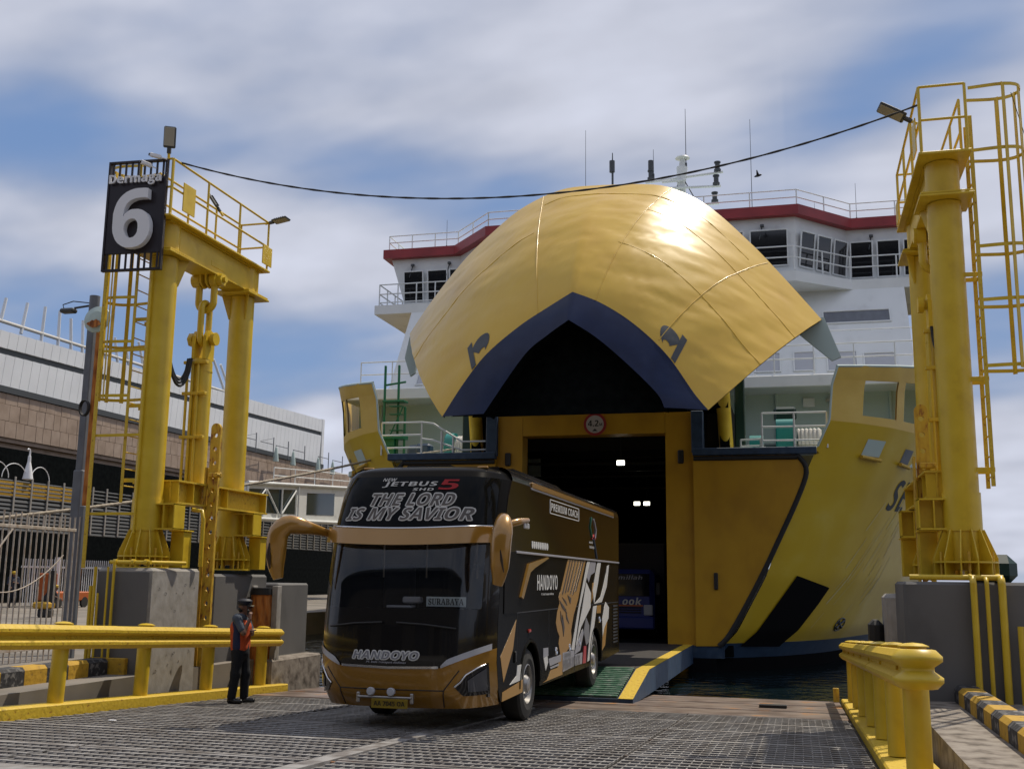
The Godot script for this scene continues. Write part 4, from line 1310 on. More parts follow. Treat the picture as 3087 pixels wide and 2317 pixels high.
	rail_run(rl, [Vector3(-13.3, 5.58, -33.7), Vector3(-11.9, 5.58, -33.7)], [1.08, 0.66, 0.24], 0.95, 0.028, steel_white)
	b = MB.new()
	for h in [0.0, -0.55]:
		b.cyl(Vector3(-11.9, 6.66 + h, -33.7), Vector3(-11.5, 6.6 + h, -33.7), 0.03, 0.03, 8)
		b.cyl(Vector3(-11.5, 6.6 + h, -33.7), Vector3(-10.5, 5.98 + h * 0.5, -33.7), 0.03, 0.03, 8)
		b.cyl(Vector3(-10.5, 5.98 + h * 0.5, -33.7), Vector3(-9.7, 5.98 + h * 0.5, -33.7), 0.03, 0.03, 8)
	for x in [-11.2, -10.8]: b.cyl(Vector3(x, 5.53, -33.7), Vector3(x, 6.35 if x < -11 else 6.15, -33.7), 0.04, 0.04, 8)
	obj("rail", b, steel_white, rl)
	# mast with yards, lamps and aerials
	var Zm := -48.0
	b = MB.new()
	b.cyl(Vector3(-4.65, 16.6, Zm), Vector3(-4.65, 19.6, Zm), 0.28, 0.2, 16)
	b.cyl(Vector3(-4.65, 19.6, Zm), Vector3(-4.6, 20.35, Zm), 0.2, 0.26, 16)
	b.cyl(Vector3(-4.6, 20.35, Zm), Vector3(-4.58, 20.75, Zm), 0.16, 0.12, 12)
	b.lathe([Vector2(0.0, 0.1), Vector2(0.3, 0.06), Vector2(0.34, 0.0), Vector2(0.12, -0.06)], Vector3(-4.58, 20.78, Zm), Vector3.UP, 16)
	var ms := obj("mast", b, M.white, t)
	for q in [[Vector3(-6.3, 19.75, Zm), Vector3(-2.75, 19.98, Zm)], [Vector3(-5.6, 19.3, Zm + 0.3), Vector3(-2.85, 19.2, Zm + 0.3)], [Vector3(-4.6, 18.45, Zm), Vector3(-2.95, 18.5, Zm)], [Vector3(-5.5, 19.6, Zm + 0.3), Vector3(-4.4, 19.62, Zm + 0.3)]]:
		b = MB.new(); b.cyl(q[0], q[1], 0.06, 0.06, 8); obj("yard", b, M.white, ms)
	for q in [Vector3(-6.05, 19.85, Zm), Vector3(-3.0, 20.0, Zm), Vector3(-3.05, 19.25, Zm + 0.3), Vector3(-3.15, 18.55, Zm)]:
		b = MB.new()
		b.cyl(q, q + Vector3(0, 0.12, 0), 0.16, 0.16, 12); b.cyl(q + Vector3(0, 0.12, 0), q + Vector3(0, 0.42, 0), 0.11, 0.11, 12); b.cyl(q + Vector3(0, 0.42, 0), q + Vector3(0, 0.48, 0), 0.15, 0.15, 12)
		if q.x < -6: b.cyl(q + Vector3(0, 0.48, 0), q + Vector3(0, 0.95, 0), 0.12, 0.12, 12)
		obj("signal_lamp", b, M.lamp_grey, ms)
	b = MB.new()
	for s in [-1, 1]: b.cyl(Vector3(-4.6, 19.9, Zm), Vector3(-4.6 + s * 1.3, 17.2, Zm + 0.6), 0.025, 0.025, 6)
	obj("mast_stay", b, M.lamp_grey, ms)
	whip(t, -9.12, 16.8, 22.6, Zm, 0.018); whip(t, -4.42, 20.3, 23.2, Zm, 0.022); whip(t, -5.92, 19.9, 21.35, Zm, 0.02); whip(t, -1.5, 16.8, 22.4, Zm, 0.02); whip(t, 1.2, 16.8, 18.2, Zm, 0.015); whip(t, 2.9, 16.8, 18.6, -47.0, 0.015); whip(t, -15.6, 16.8, 18.3, -47.0, 0.015); whip(t, -2.6, 16.8, 17.6, Zm, 0.02)
	b = MB.new()
	b.cyl(Vector3(-7.84, 16.7, Zm), Vector3(-7.84, 20.5, Zm), 0.05, 0.05, 8); b.cyl(Vector3(-7.86, 20.4, Zm), Vector3(-7.86, 20.95, Zm), 0.13, 0.13, 12); b.cyl(Vector3(-7.84, 20.9, Zm), Vector3(-7.84, 21.35, Zm), 0.03, 0.02, 8)
	obj("antenna", b, M.lamp_grey, t)
	# deck gear: winches, rope drums, lifting ram, stair
	var w := MB.new()
	w.cyl(Vector3(-1.45, 6.05, -37), Vector3(-1.0, 6.05, -37), 0.36, 0.36, 24)
	var wn := obj("winch", w, M.teal, t)
	for q in [[-0.62, 0.05, 5.55, 6.75]]:
		w = MB.new()
		w.cbox(Vector3(-0.3, 6.05, -37.0), Vector3(0.58, 1.1, 0.7), 0.04); w.cyl(Vector3(-0.58, 6.6, -37), Vector3(-0.02, 6.6, -37), 0.34, 0.34, 24)
		obj("gear_case", w, M.teal, wn)
	w = MB.new(); w.cbox(Vector3(-0.28, 7.2, -37.6), Vector3(0.75, 0.5, 0.2), 0.1); w.cyl(Vector3(-0.3, 5.55, -37.6), Vector3(-0.3, 7.2, -37.6), 0.05, 0.05, 8)
	obj("control_stand", w, M.dark_green, t)
	w = MB.new()
	for k in 6:
		w.tube([Vector3(0.13 + k * 0.13, 6.0, -36.6), Vector3(0.13 + k * 0.13, 6.5, -36.75), Vector3(0.14 + k * 0.13, 6.55, -37.0), Vector3(0.13 + k * 0.13, 6.3, -37.3), Vector3(0.13 + k * 0.13, 5.7, -37.2), Vector3(0.13 + k * 0.13, 5.6, -36.75), Vector3(0.13 + k * 0.13, 6.0, -36.6)], 0.075, 8, false, 3, 22.0)
	obj("rope_coil", w, M.rope_white, wn)
	w = MB.new(); w.cyl(Vector3(-1.0, 6.0, -37), Vector3(0.95, 6.0, -37), 0.12, 0.12, 12); w.cyl(Vector3(0.08, 6.0, -37), Vector3(0.12, 6.0, -37), 0.62, 0.62, 24)
	obj("winch_shaft", w, M.dark_green, wn)
	w = MB.new()
	w.cyl(Vector3(-12.05, 6.2, -37), Vector3(-11.75, 6.2, -37), 0.52, 0.52, 24); w.cyl(Vector3(-10.95, 6.2, -37), Vector3(-10.6, 6.2, -37), 0.5, 0.5, 24); w.cbox(Vector3(-10.45, 6.1, -36.9), Vector3(0.9, 1.1, 0.8), 0.06)
	var wl := obj("winch", w, M.teal, t)
	w = MB.new()
	for k in 7:
		var ps := []
		for i in 17:
			var a := TAU * i / 16.0
			ps.append(Vector3(-11.62 + k * 0.1, 6.15 + 0.4 * cos(a), -37 + 0.4 * sin(a)))
		w.tube(ps, 0.065, 8, false, 3, 20.0)
	obj("rope_coil", w, M.rope_white, wl)
	w = MB.new(); w.cbox(Vector3(-12.8, 5.95, -36.6), Vector3(0.55, 0.7, 0.5), 0.08); w.cbox(Vector3(-13.3, 5.9, -36.9), Vector3(0.45, 0.8, 0.4), 0.1)
	obj("bollard", w, M.navy_dull, t)
	for s in [1.0, -1.0]:
		w = MB.new()
		w.cyl(Vector3(XM + s * 4.08, 5.55, -34.6), Vector3(XM + s * 4.0, 8.4, -33.6), 0.22, 0.22, 24)
		w.cyl(Vector3(XM + s * 4.08, 5.53, -34.6), Vector3(XM + s * 4.08, 5.65, -34.6), 0.34, 0.34, 20)
		obj("visor_ram", w, M.yellow, t)
		w = MB.new()
		w.cbox(Vector3(XM + s * 4.5, 7.0, -34.9), Vector3(0.32, 2.9, 0.4), 0.03)
		obj("ram_guide", w, M.dark_green, t)
		w = MB.new()
		w.cbox(Vector3(XM + s * 3.62, 6.6, -35.3), Vector3(0.5, 2.1, 0.5), 0.08)
		obj("hinge_arm", w, M.black, t)
	w = MB.new()
	for q in [[-14.93, 9.5], [-14.38, 9.5], [-14.1, 7.9]]: w.cbox(Vector3(q[0], (5.55 + q[1]) / 2, -38), Vector3(0.08, q[1] - 5.55, 0.08), 0.01)
	w.cbox(Vector3(-14.5, 8.1, -38), Vector3(0.86, 0.06, 0.5), 0.01); w.cbox(Vector3(-14.7, 6.75, -38), Vector3(1.3, 0.16, 0.6), 0.02); w.cbox(Vector3(-14.68, 6.1, -38), Vector3(0.5, 1.2, 0.3), 0.02)
	w.cyl(Vector3(-14.9, 8.75, -38), Vector3(-14.1, 8.85, -38), 0.04, 0.04, 8)
	w.cyl(Vector3(-14.1, 7.9, -37.8), Vector3(-14.6, 6.8, -37.8), 0.03, 0.03, 8)
	var st := obj("stair_frame", w, M.green, t)
	for k in 8:
		w = MB.new(); w.cbox(Vector3(-14.4, 5.8 + k * 0.3, -38.0 + 0.02 * k), Vector3(0.5, 0.03, 0.22), 0.005); obj("stair_tread", w, M.green, st)
	# everything here belongs to the ferry
	for c in t.get_children():
		t.remove_child(c)
		c.position -= ferry_node.position
		ferry_node.add_child(c, true)
	remove_child(t)
	t.queue_free()

func terminal() -> void:
	var beige := worn([[0.0, K(.26, .19, .14)], [0.5, K(.34, .255, .195)], [1.0, K(.39, .30, .235)]], 151, 0.015, 4, Vector3(.2, .2, .2), 0.8, 0.1)
	var beige2 := worn([[0.0, K(.28, .205, .155)], [0.5, K(.36, .275, .215)], [1.0, K(.41, .32, .255)]], 157, 0.015, 4, Vector3(.2, .2, .2), 0.8, 0.1)
	var panelm := worn([[0.0, K(.66, .68, .70)], [1.0, K(.74, .76, .78)]], 163, 0.01, 3, Vector3(.15, .15, .15), 0.35)
	var eave := mat(lin(.045, .052, .058), 0.6)
	var t := thing("terminal_building", "long terminal building with white panelled roof and beige tiled wall", "building")
	var X := -45.0
	var b := MB.new()
	b.mm(X - 30, X - 1.2, 0, 8.5, -108, -36)
	obj("glazed_front", b, M.glass_dark, t)
	for k in 14:
		b = MB.new(); b.mm(X - 1.2, X - 1.1, 0, 8.5, -40 - k * 5.0, -39.85 - k * 5.0)
		obj("mullion", b, M.lamp_grey, t)
	b = MB.new()
	b.mm(X - 30, X - 0.35, 8.5, 9.2, -108, -36)
	obj("fascia_band", b, beige2, t)
	b = MB.new()
	b.mm(X - 30, X - 0.1, 9.2, 11.95, -108, -36)
	var wall := obj("wall", b, beige, t)
	var rng := RandomNumberGenerator.new()
	rng.seed = 21
	for r in 3:
		var y0: float = [9.45, 10.42, 11.4][r]
		var y1: float = [10.4, 11.38, 12.02][r]
		var z := -49.0 - 0.3 * r
		while z > -104:
			var w := rng.randf_range(0.6, 1.05)
			b = MB.new()
			b.cbox(Vector3(X - 0.04 + rng.randf_range(-0.008, 0.008), (y0 + y1) / 2, z - w / 2), Vector3(0.1, y1 - y0, w - 0.025), 0.008)
			obj("tile", b, beige if rng.randf() < 0.7 else beige2, wall)
			z -= w
	b = MB.new()
	b.mm(X - 12, X + 0.12, 12.05, 12.42, -98.5, -36)
	obj("eave", b, eave, t)
	b = MB.new()
	var yr := func(z: float) -> float: return lerpf(15.5, 16.85, (-z - 45.0) / 53.0)
	var ys := func(z: float) -> float: return lerpf(14.15, 15.25, (-z - 45.0) / 53.0)
	b.prism(v2([36, 12.4, 98.2, 12.4, 98.2, 16.75, 36, 15.2]), Vector3(X - 0.2, 0, 0), Vector3.FORWARD, Vector3.UP, Vector3(-10, 0, 0))
	var roof := obj("roof", b, eave, t)
	var z := -44.0
	while z > -97.6:
		var w := 0.78
		for row in 2:
			var a0: float = 12.46 if row == 0 else ys.call(z) + 0.38
			var a1: float = ys.call(z) if row == 0 else yr.call(z)
			var sh0: float = 0.11 * (a0 - 12.4); var sh1: float = 0.11 * (a1 - 12.4)
			b = MB.new()
			b.prism(v2([-z + sh0, a0, -z + w - 0.03 + sh0, a0, -z + w - 0.03 + sh1, a1, -z + sh1, a1]), Vector3(X - 0.2, 0, 0), Vector3.FORWARD, Vector3.UP, Vector3(0.12, 0, 0))
			obj("roof_panel", b, panelm, roof)
		z -= w
	b = MB.new()
	b.mm(X - 9, X - 0.05, 12.42, 16.9, -98.7, -98.2)
	obj("end_panel", b, panelm, t)
	# leaning white poles above the roof and the pipe they stand on
	var poles := [[-54.4, 17.3, -54.8, 18.8], [-56.24, 17.1, -56.55, 18.69], [-58.16, 16.75, -58.53, 18.87], [-60.13, 16.6, -60.26, 19.05], [-61.83, 16.6, -61.75, 19.13], [-63.23, 16.6, -62.95, 18.89], [-64.46, 16.7, -64.25, 19.05], [-65.83, 16.9, -65.46, 18.4], [-67.18, 16.8, -66.65, 18.55], [-68.57, 16.9, -68.03, 18.68], [-69.97, 16.9, -69.31, 18.77], [-72.0, 16.9, -71.0, 19.0], [-74.0, 16.9, -72.8, 19.2], [-84.5, 17.0, -82.0, 19.8], [-85.5, 17.0, -83.2, 19.6], [-86.5, 17.0, -84.4, 19.4]]
	for p in poles:
		b = MB.new(); b.cyl(Vector3(X - 3, p[1], p[0]), Vector3(X - 3, p[3], p[2]), 0.11, 0.1, 10)
		obj("roof_pole", b, panelm, t)
	b = MB.new()
	var pp := []
	for k in 12: pp.append(Vector3(X - 3, 17.15 + 0.02 * k, -55.0 - k * 2.7))
	b.tube(pp, 0.12, 8)
	obj("roof_pipe", b, M.rope_white, t)
	# louvred screen in front
	var lv := thing("louvre_screen", "long grey slatted screen below the beige terminal wall", "screen")
	var slatm := mat(lin(.085, .09, .097), 0.6)
	var lx := -36.0
	for k in 13:
		b = MB.new()
		b.cbox(Vector3(lx, 3.62 + k * 0.19, -62.0), Vector3(0.06, 0.13 if k < 8 else 0.07, 46.0), 0.01, Basis(Vector3.BACK, 0.3))
		obj("slat", b, slatm, lv)
	for k in 36:
		b = MB.new(); b.cbox(Vector3(lx + 0.07, 4.85, -40.5 - k * 1.2), Vector3(0.05, 2.5, 0.11), 0.01)
		obj("post", b, M.concrete, lv)
	b = MB.new(); b.mm(lx - 6.3, lx - 6.2, 0, 8.4, -100, -36)
	obj("backing", b, M.inside, lv)
	b = MB.new(); b.mm(lx - 0.3, lx - 0.25, 5.2, 5.95, -48.8, -38)
	obj("yellow_board", b, M.kerb_yellow, lv)
	# white hoops and folded parasol on top of the screen
	for k in 3:
		b = MB.new()
		var hp := []
		var zc: float = [-43.2, -44.45, -46.3][k]
		for i in 17:
			var a := PI * i / 16.0
			hp.append(Vector3(lx - 0.3, 6.05 + 0.72 * sin(a), zc + [0.85, 0.86, 0.7][k] * cos(a)))
		b.tube(hp, 0.022, 6)
		tag(obj("arch_hoop", b, M.sign_white), ["white hoop at the left picture edge above the slatted screen", "white hoop left of the folded parasol above the slatted screen", "white hoop right of the folded parasol above the slatted screen"][k], "hoop", "white hoops above the screen")
	var ps := thing("parasol", "folded white parasol with curled tip between the white hoops", "parasol", "folded parasols on the terrace", Vector3(lx - 0.3, 6.1, -45.4))
	ps.scale = Vector3(0.6, 0.6, 0.6)
	b = MB.new()
	b.lathe([Vector2(0.0, -0.1), Vector2(0.42, 0.0), Vector2(0.3, 0.7), Vector2(0.14, 1.4), Vector2(0.12, 1.9), Vector2(0.0, 2.0)], Vector3.ZERO, Vector3.UP, 12)
	obj("canopy", b, M.sign_white, ps)
	b = MB.new()
	b.tube([Vector3(0, 1.9, 0), Vector3(0, 2.2, -0.02), Vector3(0, 2.42, 0.05), Vector3(0, 2.46, 0.2), Vector3(0, 2.38, 0.25)], 0.07, 8)
	obj("tip", b, M.sign_white, ps)
	# terrace lamp posts and folded parasols on the beige wall
	var rows := [-83.4, -86.6, -89.5, -92.9, -98.3, -101.7]
	var word := ["first", "second", "third", "fourth", "fifth", "sixth"]
	for k in 6:
		var lp := thing("terrace_post", "thin grey bracket post on the terrace, %s from the left tower" % word[k], "post", "bracket posts on the terminal terrace", Vector3(-44.3, 11.9, rows[k]))
		b = MB.new(); b.cyl(Vector3.ZERO, Vector3(0, 1.68, 0), 0.045, 0.045, 8); obj("upright", b, M.post_grey, lp)
		b = MB.new(); b.cyl(Vector3(0, 1.05, 0), Vector3(0, 1.03, 2.4), 0.035, 0.035, 8)
		if k < 2: b.cyl(Vector3(0, 1.6, 0), Vector3(0, 1.1, 2.3), 0.02, 0.02, 6)
		obj("bracket_arm", b, M.post_grey, lp)
		if k >= 2:
			var q := thing("parasol", "folded white parasol hung from the %s bracket post on the terrace" % word[k], "parasol", "folded parasols on the terrace", Vector3(-44.3, 11.9, rows[k] + 2.35))
			b = MB.new(); b.lathe([Vector2(0.02, -0.4), Vector2(0.26, -0.38), Vector2(0.2, 0.2), Vector2(0.1, 0.8), Vector2(0.0, 1.0)], Vector3.ZERO, Vector3.UP, 10); obj("canopy", b, M.pale_green, q)
			b = MB.new(); b.cyl(Vector3(0, -0.4, 0), Vector3(0, 1.05, 0), 0.03, 0.03, 6); obj("pole", b, M.post_grey, q)
	# covered walkway
	var cw := thing("covered_walkway", "white framed glazed walkway between the left tower and the coach", "walkway")
	var cx := -32.0
	b = MB.new()
	b.prism(v2([59.5, 4.96, 59.5, 7.2, 84, 8.6, 84, 5.7]), Vector3(cx - 2.5, 0, 0), Vector3.FORWARD, Vector3.UP, Vector3(2.4, 0, 0))
	obj("shell", b, M.white, cw)
	var glass2 := mat(lin(.012, .03, .04), 0.06)
	for q in [[59.85, 66.2, 5.38, 6.8, 5.62, 7.22], [68.0, 72.5, 5.7, 7.15, 5.9, 7.45]]:
		b = MB.new()
		b.prism(v2([q[0], q[2], q[0], q[3], q[1], q[5], q[1], q[4]]), Vector3(cx - 0.11, 0, 0), Vector3.FORWARD, Vector3.UP, Vector3(0.03, 0, 0))
		obj("window_pane", b, glass2, cw)
	for q in [[59.55, 5.0, 59.55, 7.2], [66.5, 5.4, 66.5, 7.5], [61.9, 5.45, 61.9, 6.95], [64.1, 5.5, 64.1, 7.1], [62.0, 6.9, 63.7, 5.5], [64.2, 5.55, 66.1, 7.15], [60.0, 5.5, 61.8, 6.9]]:
		b = MB.new(); b.cyl(Vector3(cx, q[1], -q[0]), Vector3(cx, q[3], -q[2]), 0.06, 0.06, 8); obj("brace", b, M.white, cw)
	for q in [[5.3, 6.3], [7.15, 8.6]]:
		b = MB.new(); b.cyl(Vector3(cx, q[0] - 0.3 if q[0] < 6 else q[0], -59.5), Vector3(cx, q[1] - 0.55 if q[0] < 6 else q[1], -84), 0.1, 0.1, 8); obj("edge_beam", b, M.white, cw)
	rail_run(cw, [Vector3(cx - 0.4, 7.45, -63.6), Vector3(cx - 0.4, 8.5, -82.0)], [1.0, 0.5], 3.0, 0.03, M.white, "roof_rail", "roof_rail_post")

func quayside() -> void:
	# concrete blocks under the left tower
	var t := thing("concrete_block", "pitted pale concrete block under the near column of the left tower", "concrete block", "", Vector3(-11.11, -0.6, -17.3))
	var b := MB.new()
	b.cbox(Vector3(0, 1.14, 0), Vector3(1.04, 2.34, 1.6), 0.05)
	obj("block", b, M.concrete, t)
	b = MB.new()
	b.cbox(Vector3(-0.005, 1.14, 0.805), Vector3(1.0, 2.2, 0.012), 0.004)
	obj("shaded_face", b, M.concrete_grey, t)  # front face of the same block, its shade put into a darker colour
	var rng := RandomNumberGenerator.new()
	rng.seed = 4
	for k in 16:
		b = MB.new()
		var p := Vector3(0.517, 0.4 + rng.randf() * 1.8, rng.randf_range(-0.7, 0.7))
		var rr := rng.randf_range(0.012, 0.03)
		b.lathe([Vector2(0.0, 0.0), Vector2(rr * 0.7, 0.0), Vector2(rr, 0.006)], p, Vector3.RIGHT, 7)
		obj("pit", b, M.black, t)
	b = MB.new(); b.cbox(Vector3(-11.4, 0.45, -20.15), Vector3(1.1, 2.35, 2.2), 0.05)
	var bl := obj("concrete_block", b, M.concrete_grey)
	tag(bl, "dark grey concrete block behind the holed bar under the far column", "concrete block")
	b = MB.new(); b.cbox(Vector3(-11.6, 0.4, -22.1), Vector3(1.9, 2.1, 1.5), 0.04)
	tag(obj("concrete_block", b, M.concrete_grey), "smooth grey concrete block beside the rusty pile and coach", "concrete block")
	b = MB.new(); b.cbox(Vector3(-11.2, -0.45, -21.6), Vector3(1.9, 0.8, 2.4), 0.04)
	tag(obj("concrete_plinth", b, M.ledge), "rust stained low concrete plinth at the foot of the grey block", "plinth")
	var pl := thing("steel_pile", "rust covered steel pile with black top behind the man", "pile", "", Vector3(-10.6, -0.9, -20.55))
	b = MB.new()
	b.cyl(Vector3(0, 0, 0), Vector3(0, 2.12, 0), 0.21, 0.21, 24)
	b.cbox(Vector3(-0.02, 0.45, -0.05), Vector3(0.5, 0.9, 0.3), 0.05)
	obj("shaft", b, M.rust, pl)
	b = MB.new(); b.cyl(Vector3(0, 2.12, 0), Vector3(0, 2.26, 0), 0.23, 0.2, 18); obj("cap", b, M.rubber, pl)
	for s in [[-0.27, 0.12], [0.27, 0.12]]:
		b = MB.new(); b.cbox(Vector3(s[0], 1.15, -0.12), Vector3(s[1], 2.3, 0.2), 0.01); obj("guide_strip", b, M.concrete, pl)
	# right block
	b = MB.new(); b.cbox(Vector3(2.75, 0.42, -17.0), Vector3(2.7, 2.42, 1.4), 0.04)
	tag(obj("concrete_block", b, M.concrete_grey), "large dark grey concrete block under the right tower", "concrete block")
	b = MB.new(); b.cbox(Vector3(6.2, 0.42, -17.9), Vector3(4.1, 2.4, 3.0), 0.04)
	tag(obj("concrete_block", b, M.concrete_grey), "grey concrete wall block at the right picture edge with pale top", "concrete block")
	b = MB.new(); b.cbox(Vector3(3.1, 0.42, -20.3), Vector3(2.5, 2.42, 2.2), 0.04)
	tag(obj("concrete_block", b, M.concrete_grey), "grey concrete block under the far column of the right tower", "concrete block")
	b = MB.new(); b.cbox(Vector3(1.59, 0.05, -19.8), Vector3(0.42, 2.75, 1.2), 0.06)
	tag(obj("fender_pier", b, M.concrete), "narrow pale concrete pier left of the right concrete block", "pier")
	b = MB.new(); b.cbox(Vector3(1.26, 0.0, -20.3), Vector3(0.24, 1.95, 0.6), 0.08)
	tag(obj("rubber_fender", b, M.rubber), "black rubber fender against the yellow hull beside the pale pier", "fender")
	b = MB.new(); b.cbox(Vector3(3.15, 1.85, -20.2), Vector3(0.8, 0.5, 0.6), 0.15)
	tag(obj("tarpaulin_bundle", b, M.dark_green), "dark green bundle on the block behind the right tower foot", "bundle")
	# striped kerbs
	for q in [["striped_kerb", "black and yellow striped kerb behind the left guardrail", -11.33, -16.35, -7.0, -0.05], ["striped_kerb", "black and yellow striped kerb running along the right quay", 2.13, -16.4, -7.5, 0.0]]:
		var k := thing(q[0], q[1], "kerb", "striped kerbs", Vector3(q[2], q[5], q[3]))
		var z := 0.0
		var n := 0
		while z < q[4] - q[3]:
			b = MB.new()
			b.prism(v2([-0.14, -0.05, 0.14, -0.05, 0.14, 0.22, 0.09, 0.27, -0.14, 0.27]) if q[2] < 0 else v2([-0.14, -0.05, 0.14, -0.05, 0.14, 0.25, -0.09, 0.25, -0.14, 0.2]), Vector3(0, 0, z), Vector3.RIGHT, Vector3.UP, Vector3(0, 0, 0.505))
			obj("kerb_block", b, (M.kerb_black if n % 2 == 0 else M.kerb_yellow), k)
			z += 0.51; n += 1
	b = MB.new(); b.cbox(Vector3(-11.25, 0.08, -16.44), Vector3(0.7, 0.28, 0.1), 0.01)
	tag(obj("kerb_stub", b, M.kerb_yellow), "yellow painted kerb stub against the pitted concrete block", "kerb")
	# service pipes
	for q in [[-11.66, 1.4, -16.4, 0.05, "left thick yellow standpipe by the grey block face"], [-11.58, 1.72, -16.38, 0.045, "second yellow standpipe by the grey block face"], [-11.49, 1.28, -16.36, 0.03, "thin bent yellow standpipe by the grey block face"], [-11.35, 1.72, -16.4, 0.03, "thin yellow standpipe nearest the fence post side of the block"], [-11.25, 1.78, -16.42, 0.04, "yellow standpipe against the grey block face, nearest the bridge"]]:
		b = MB.new()
		b.tube([Vector3(q[0], -0.1, q[2]), Vector3(q[0], q[1] - 0.06, q[2]), Vector3(q[0], q[1], q[2])], q[3] * 0.62, 10)
		tag(obj("standpipe", b, M.yellow), q[4], "pipe", "yellow pipes beside the left block")
	b = MB.new()
	b.cyl(Vector3(-11.4, 1.8, -16.52), Vector3(-10.62, 1.8, -16.52), 0.035, 0.035, 10); b.cyl(Vector3(-10.7, 1.8, -16.52), Vector3(-10.5, 1.8, -17.4), 0.035, 0.035, 10)
	for x in [-11.3, -10.95, -10.7]: b.cyl(Vector3(x - 0.03, 1.8, -16.52), Vector3(x + 0.03, 1.8, -16.52), 0.055, 0.055, 10)
	tag(obj("header_pipe", b, M.yellow), "yellow pipe lying along the top of the left concrete block", "pipe")
	b = MB.new()
	b.tube([Vector3(-10.52, 1.75, -17.95), Vector3(-10.52, 2.6, -17.95), Vector3(-10.55, 2.75, -17.95), Vector3(-10.75, 2.78, -17.95)], 0.04, 10)
	tag(obj("bent_pipe", b, M.yellow), "bent yellow pipe rising beside the left tower support leg", "pipe")
	for q in [[2.3, 0.045, "first yellow pipe down the right concrete block"], [2.47, 0.03, "thin yellow pipe down the middle of the right concrete block"], [2.66, 0.05, "third yellow pipe down the right concrete block"]]:
		b = MB.new(); b.tube([Vector3(q[0], -0.05, -16.2), Vector3(q[0], 1.6, -16.2), Vector3(q[0], 1.67, -16.24), Vector3(q[0], 1.7, -16.5)], q[1], 10)
		tag(obj("downpipe", b, M.yellow), q[2], "pipe", "yellow pipes on the right block")
	b = MB.new(); b.cyl(Vector3(2.85, -0.05, -16.15), Vector3(2.85, 1.05, -16.15), 0.04, 0.04, 10)
	var hook := []
	for i in 12: hook.append(Vector3(2.99 + 0.1 * cos(PI + 5.2 * i / 11.0), 0.78 + 0.1 * sin(PI + 5.2 * i / 11.0), -16.14))
	var pp := obj("standpipe", b, M.yellow)
	tag(pp, "short yellow standpipe with a wire loop at the right edge", "pipe")
	b = MB.new(); b.tube(hook, 0.012, 6); obj("wire_loop", b, M.cable, pp)
	b = MB.new(); b.cyl(Vector3(1.5, 1.69, -16.42), Vector3(2.7, 1.69, -16.3), 0.04, 0.04, 10)
	tag(obj("header_pipe", b, M.yellow), "yellow pipe lying along the top of the right concrete block", "pipe")
	# bar fence
	var barm := worn([[0.0, K(.26, .16, .09)], [0.35, K(.42, .35, .28)], [1.0, K(.56, .53, .49)]], 167, 0.03, 4, Vector3(1, .6, 1), 0.7)
	var f := thing("bar_fence", "tall pale bar fence with rusty bars left of the tower", "fence", "", Vector3(-14.0, -0.05, -15.0))
	for k in 32:
		b = MB.new(); b.cyl(Vector3(0, 0.02, 0.7 - k * 0.157), Vector3(0, 2.76 + 0.02 * sin(k * 2.3), 0.7 - k * 0.157), 0.015, 0.015, 6)
		obj("bar", b, barm, f)
	for y in [2.5, 0.25]:
		b = MB.new(); b.cbox(Vector3(0, y, -1.7), Vector3(0.05, 0.06, 4.7), 0.005); obj("rail", b, barm, f)
	b = MB.new(); b.cbox(Vector3(0, 1.5, -4.22), Vector3(0.1, 3.0, 0.1), 0.01); obj("end_post", b, M.post_grey, f)
	b = MB.new(); b.cyl(Vector3(0.03, 2.45, -2.2), Vector3(0.03, 0.1, -0.1), 0.018, 0.018, 6); obj("diagonal_brace", b, barm, f)
	b = MB.new()
	var wp := []
	for i in 25:
		var u := i / 24.0
		wp.append(Vector3(-13.9, 2.55 - 3.6 * u * (1.0 - u) * (1.2 - 0.2 * u) - 0.6 * u, -15.0 - 3.6 * u))
	b.tube(wp, 0.012, 6)
	tag(obj("loose_cable", b, barm), "loose cable sagging across the bar fence", "cable")
	# grey lamp post and rusty pole with round disc
	var lp := thing("lamp_post", "grey square lamp post behind the bar fence", "lamp post", "", Vector3(-14.65, -0.05, -19.95))
	b = MB.new()
	b.cbox(Vector3(0, 1.9, 0), Vector3(0.22, 3.8, 0.22), 0.02); b.cbox(Vector3(0, 5.5, 0), Vector3(0.17, 3.6, 0.17), 0.02); b.cyl(Vector3(0, 7.25, 0), Vector3(0, 7.6, 0), 0.11, 0.11, 14)
	obj("post", b, M.post_grey, lp)
	b = MB.new(); b.cyl(Vector3(-0.05, 7.4, 0), Vector3(-0.42, 7.33, 0.1), 0.025, 0.025, 8); obj("arm", b, M.lamp_grey, lp)
	b = MB.new(); b.cbox(Vector3(-0.55, 7.27, 0.12), Vector3(0.34, 0.1, 0.2), 0.03); obj("lamp_head", b, M.lamp_grey, lp)
	b = MB.new(); b.tube([Vector3(-0.1, 7.45, 0), Vector3(-0.5, 7.5, 0.05), Vector3(-0.72, 7.42, 0.1), Vector3(-0.66, 7.3, 0.12)], 0.012, 6); obj("lamp_wire", b, M.cable, lp)
	var dp := thing("disc_pole", "rusty pole carrying a white round disc with a rust patch", "pole", "", Vector3(-14.22, -0.05, -19.55))
	b = MB.new(); b.cyl(Vector3(0, 0, 0), Vector3(0.02, 6.9, 0), 0.05, 0.045, 12); obj("pole", b, M.rust, dp)
	b = MB.new()
	b.lathe([Vector2(0.0, 0.07), Vector2(0.16, 0.055), Vector2(0.29, 0.0), Vector2(0.3, -0.02), Vector2(0.0, -0.03)], Vector3(0.02, 6.95, 0.09), Vector3(0.1, 0.15, 1).normalized(), 28)
	var ds := obj("disc", b, M.pale_green, dp)
	b = MB.new()
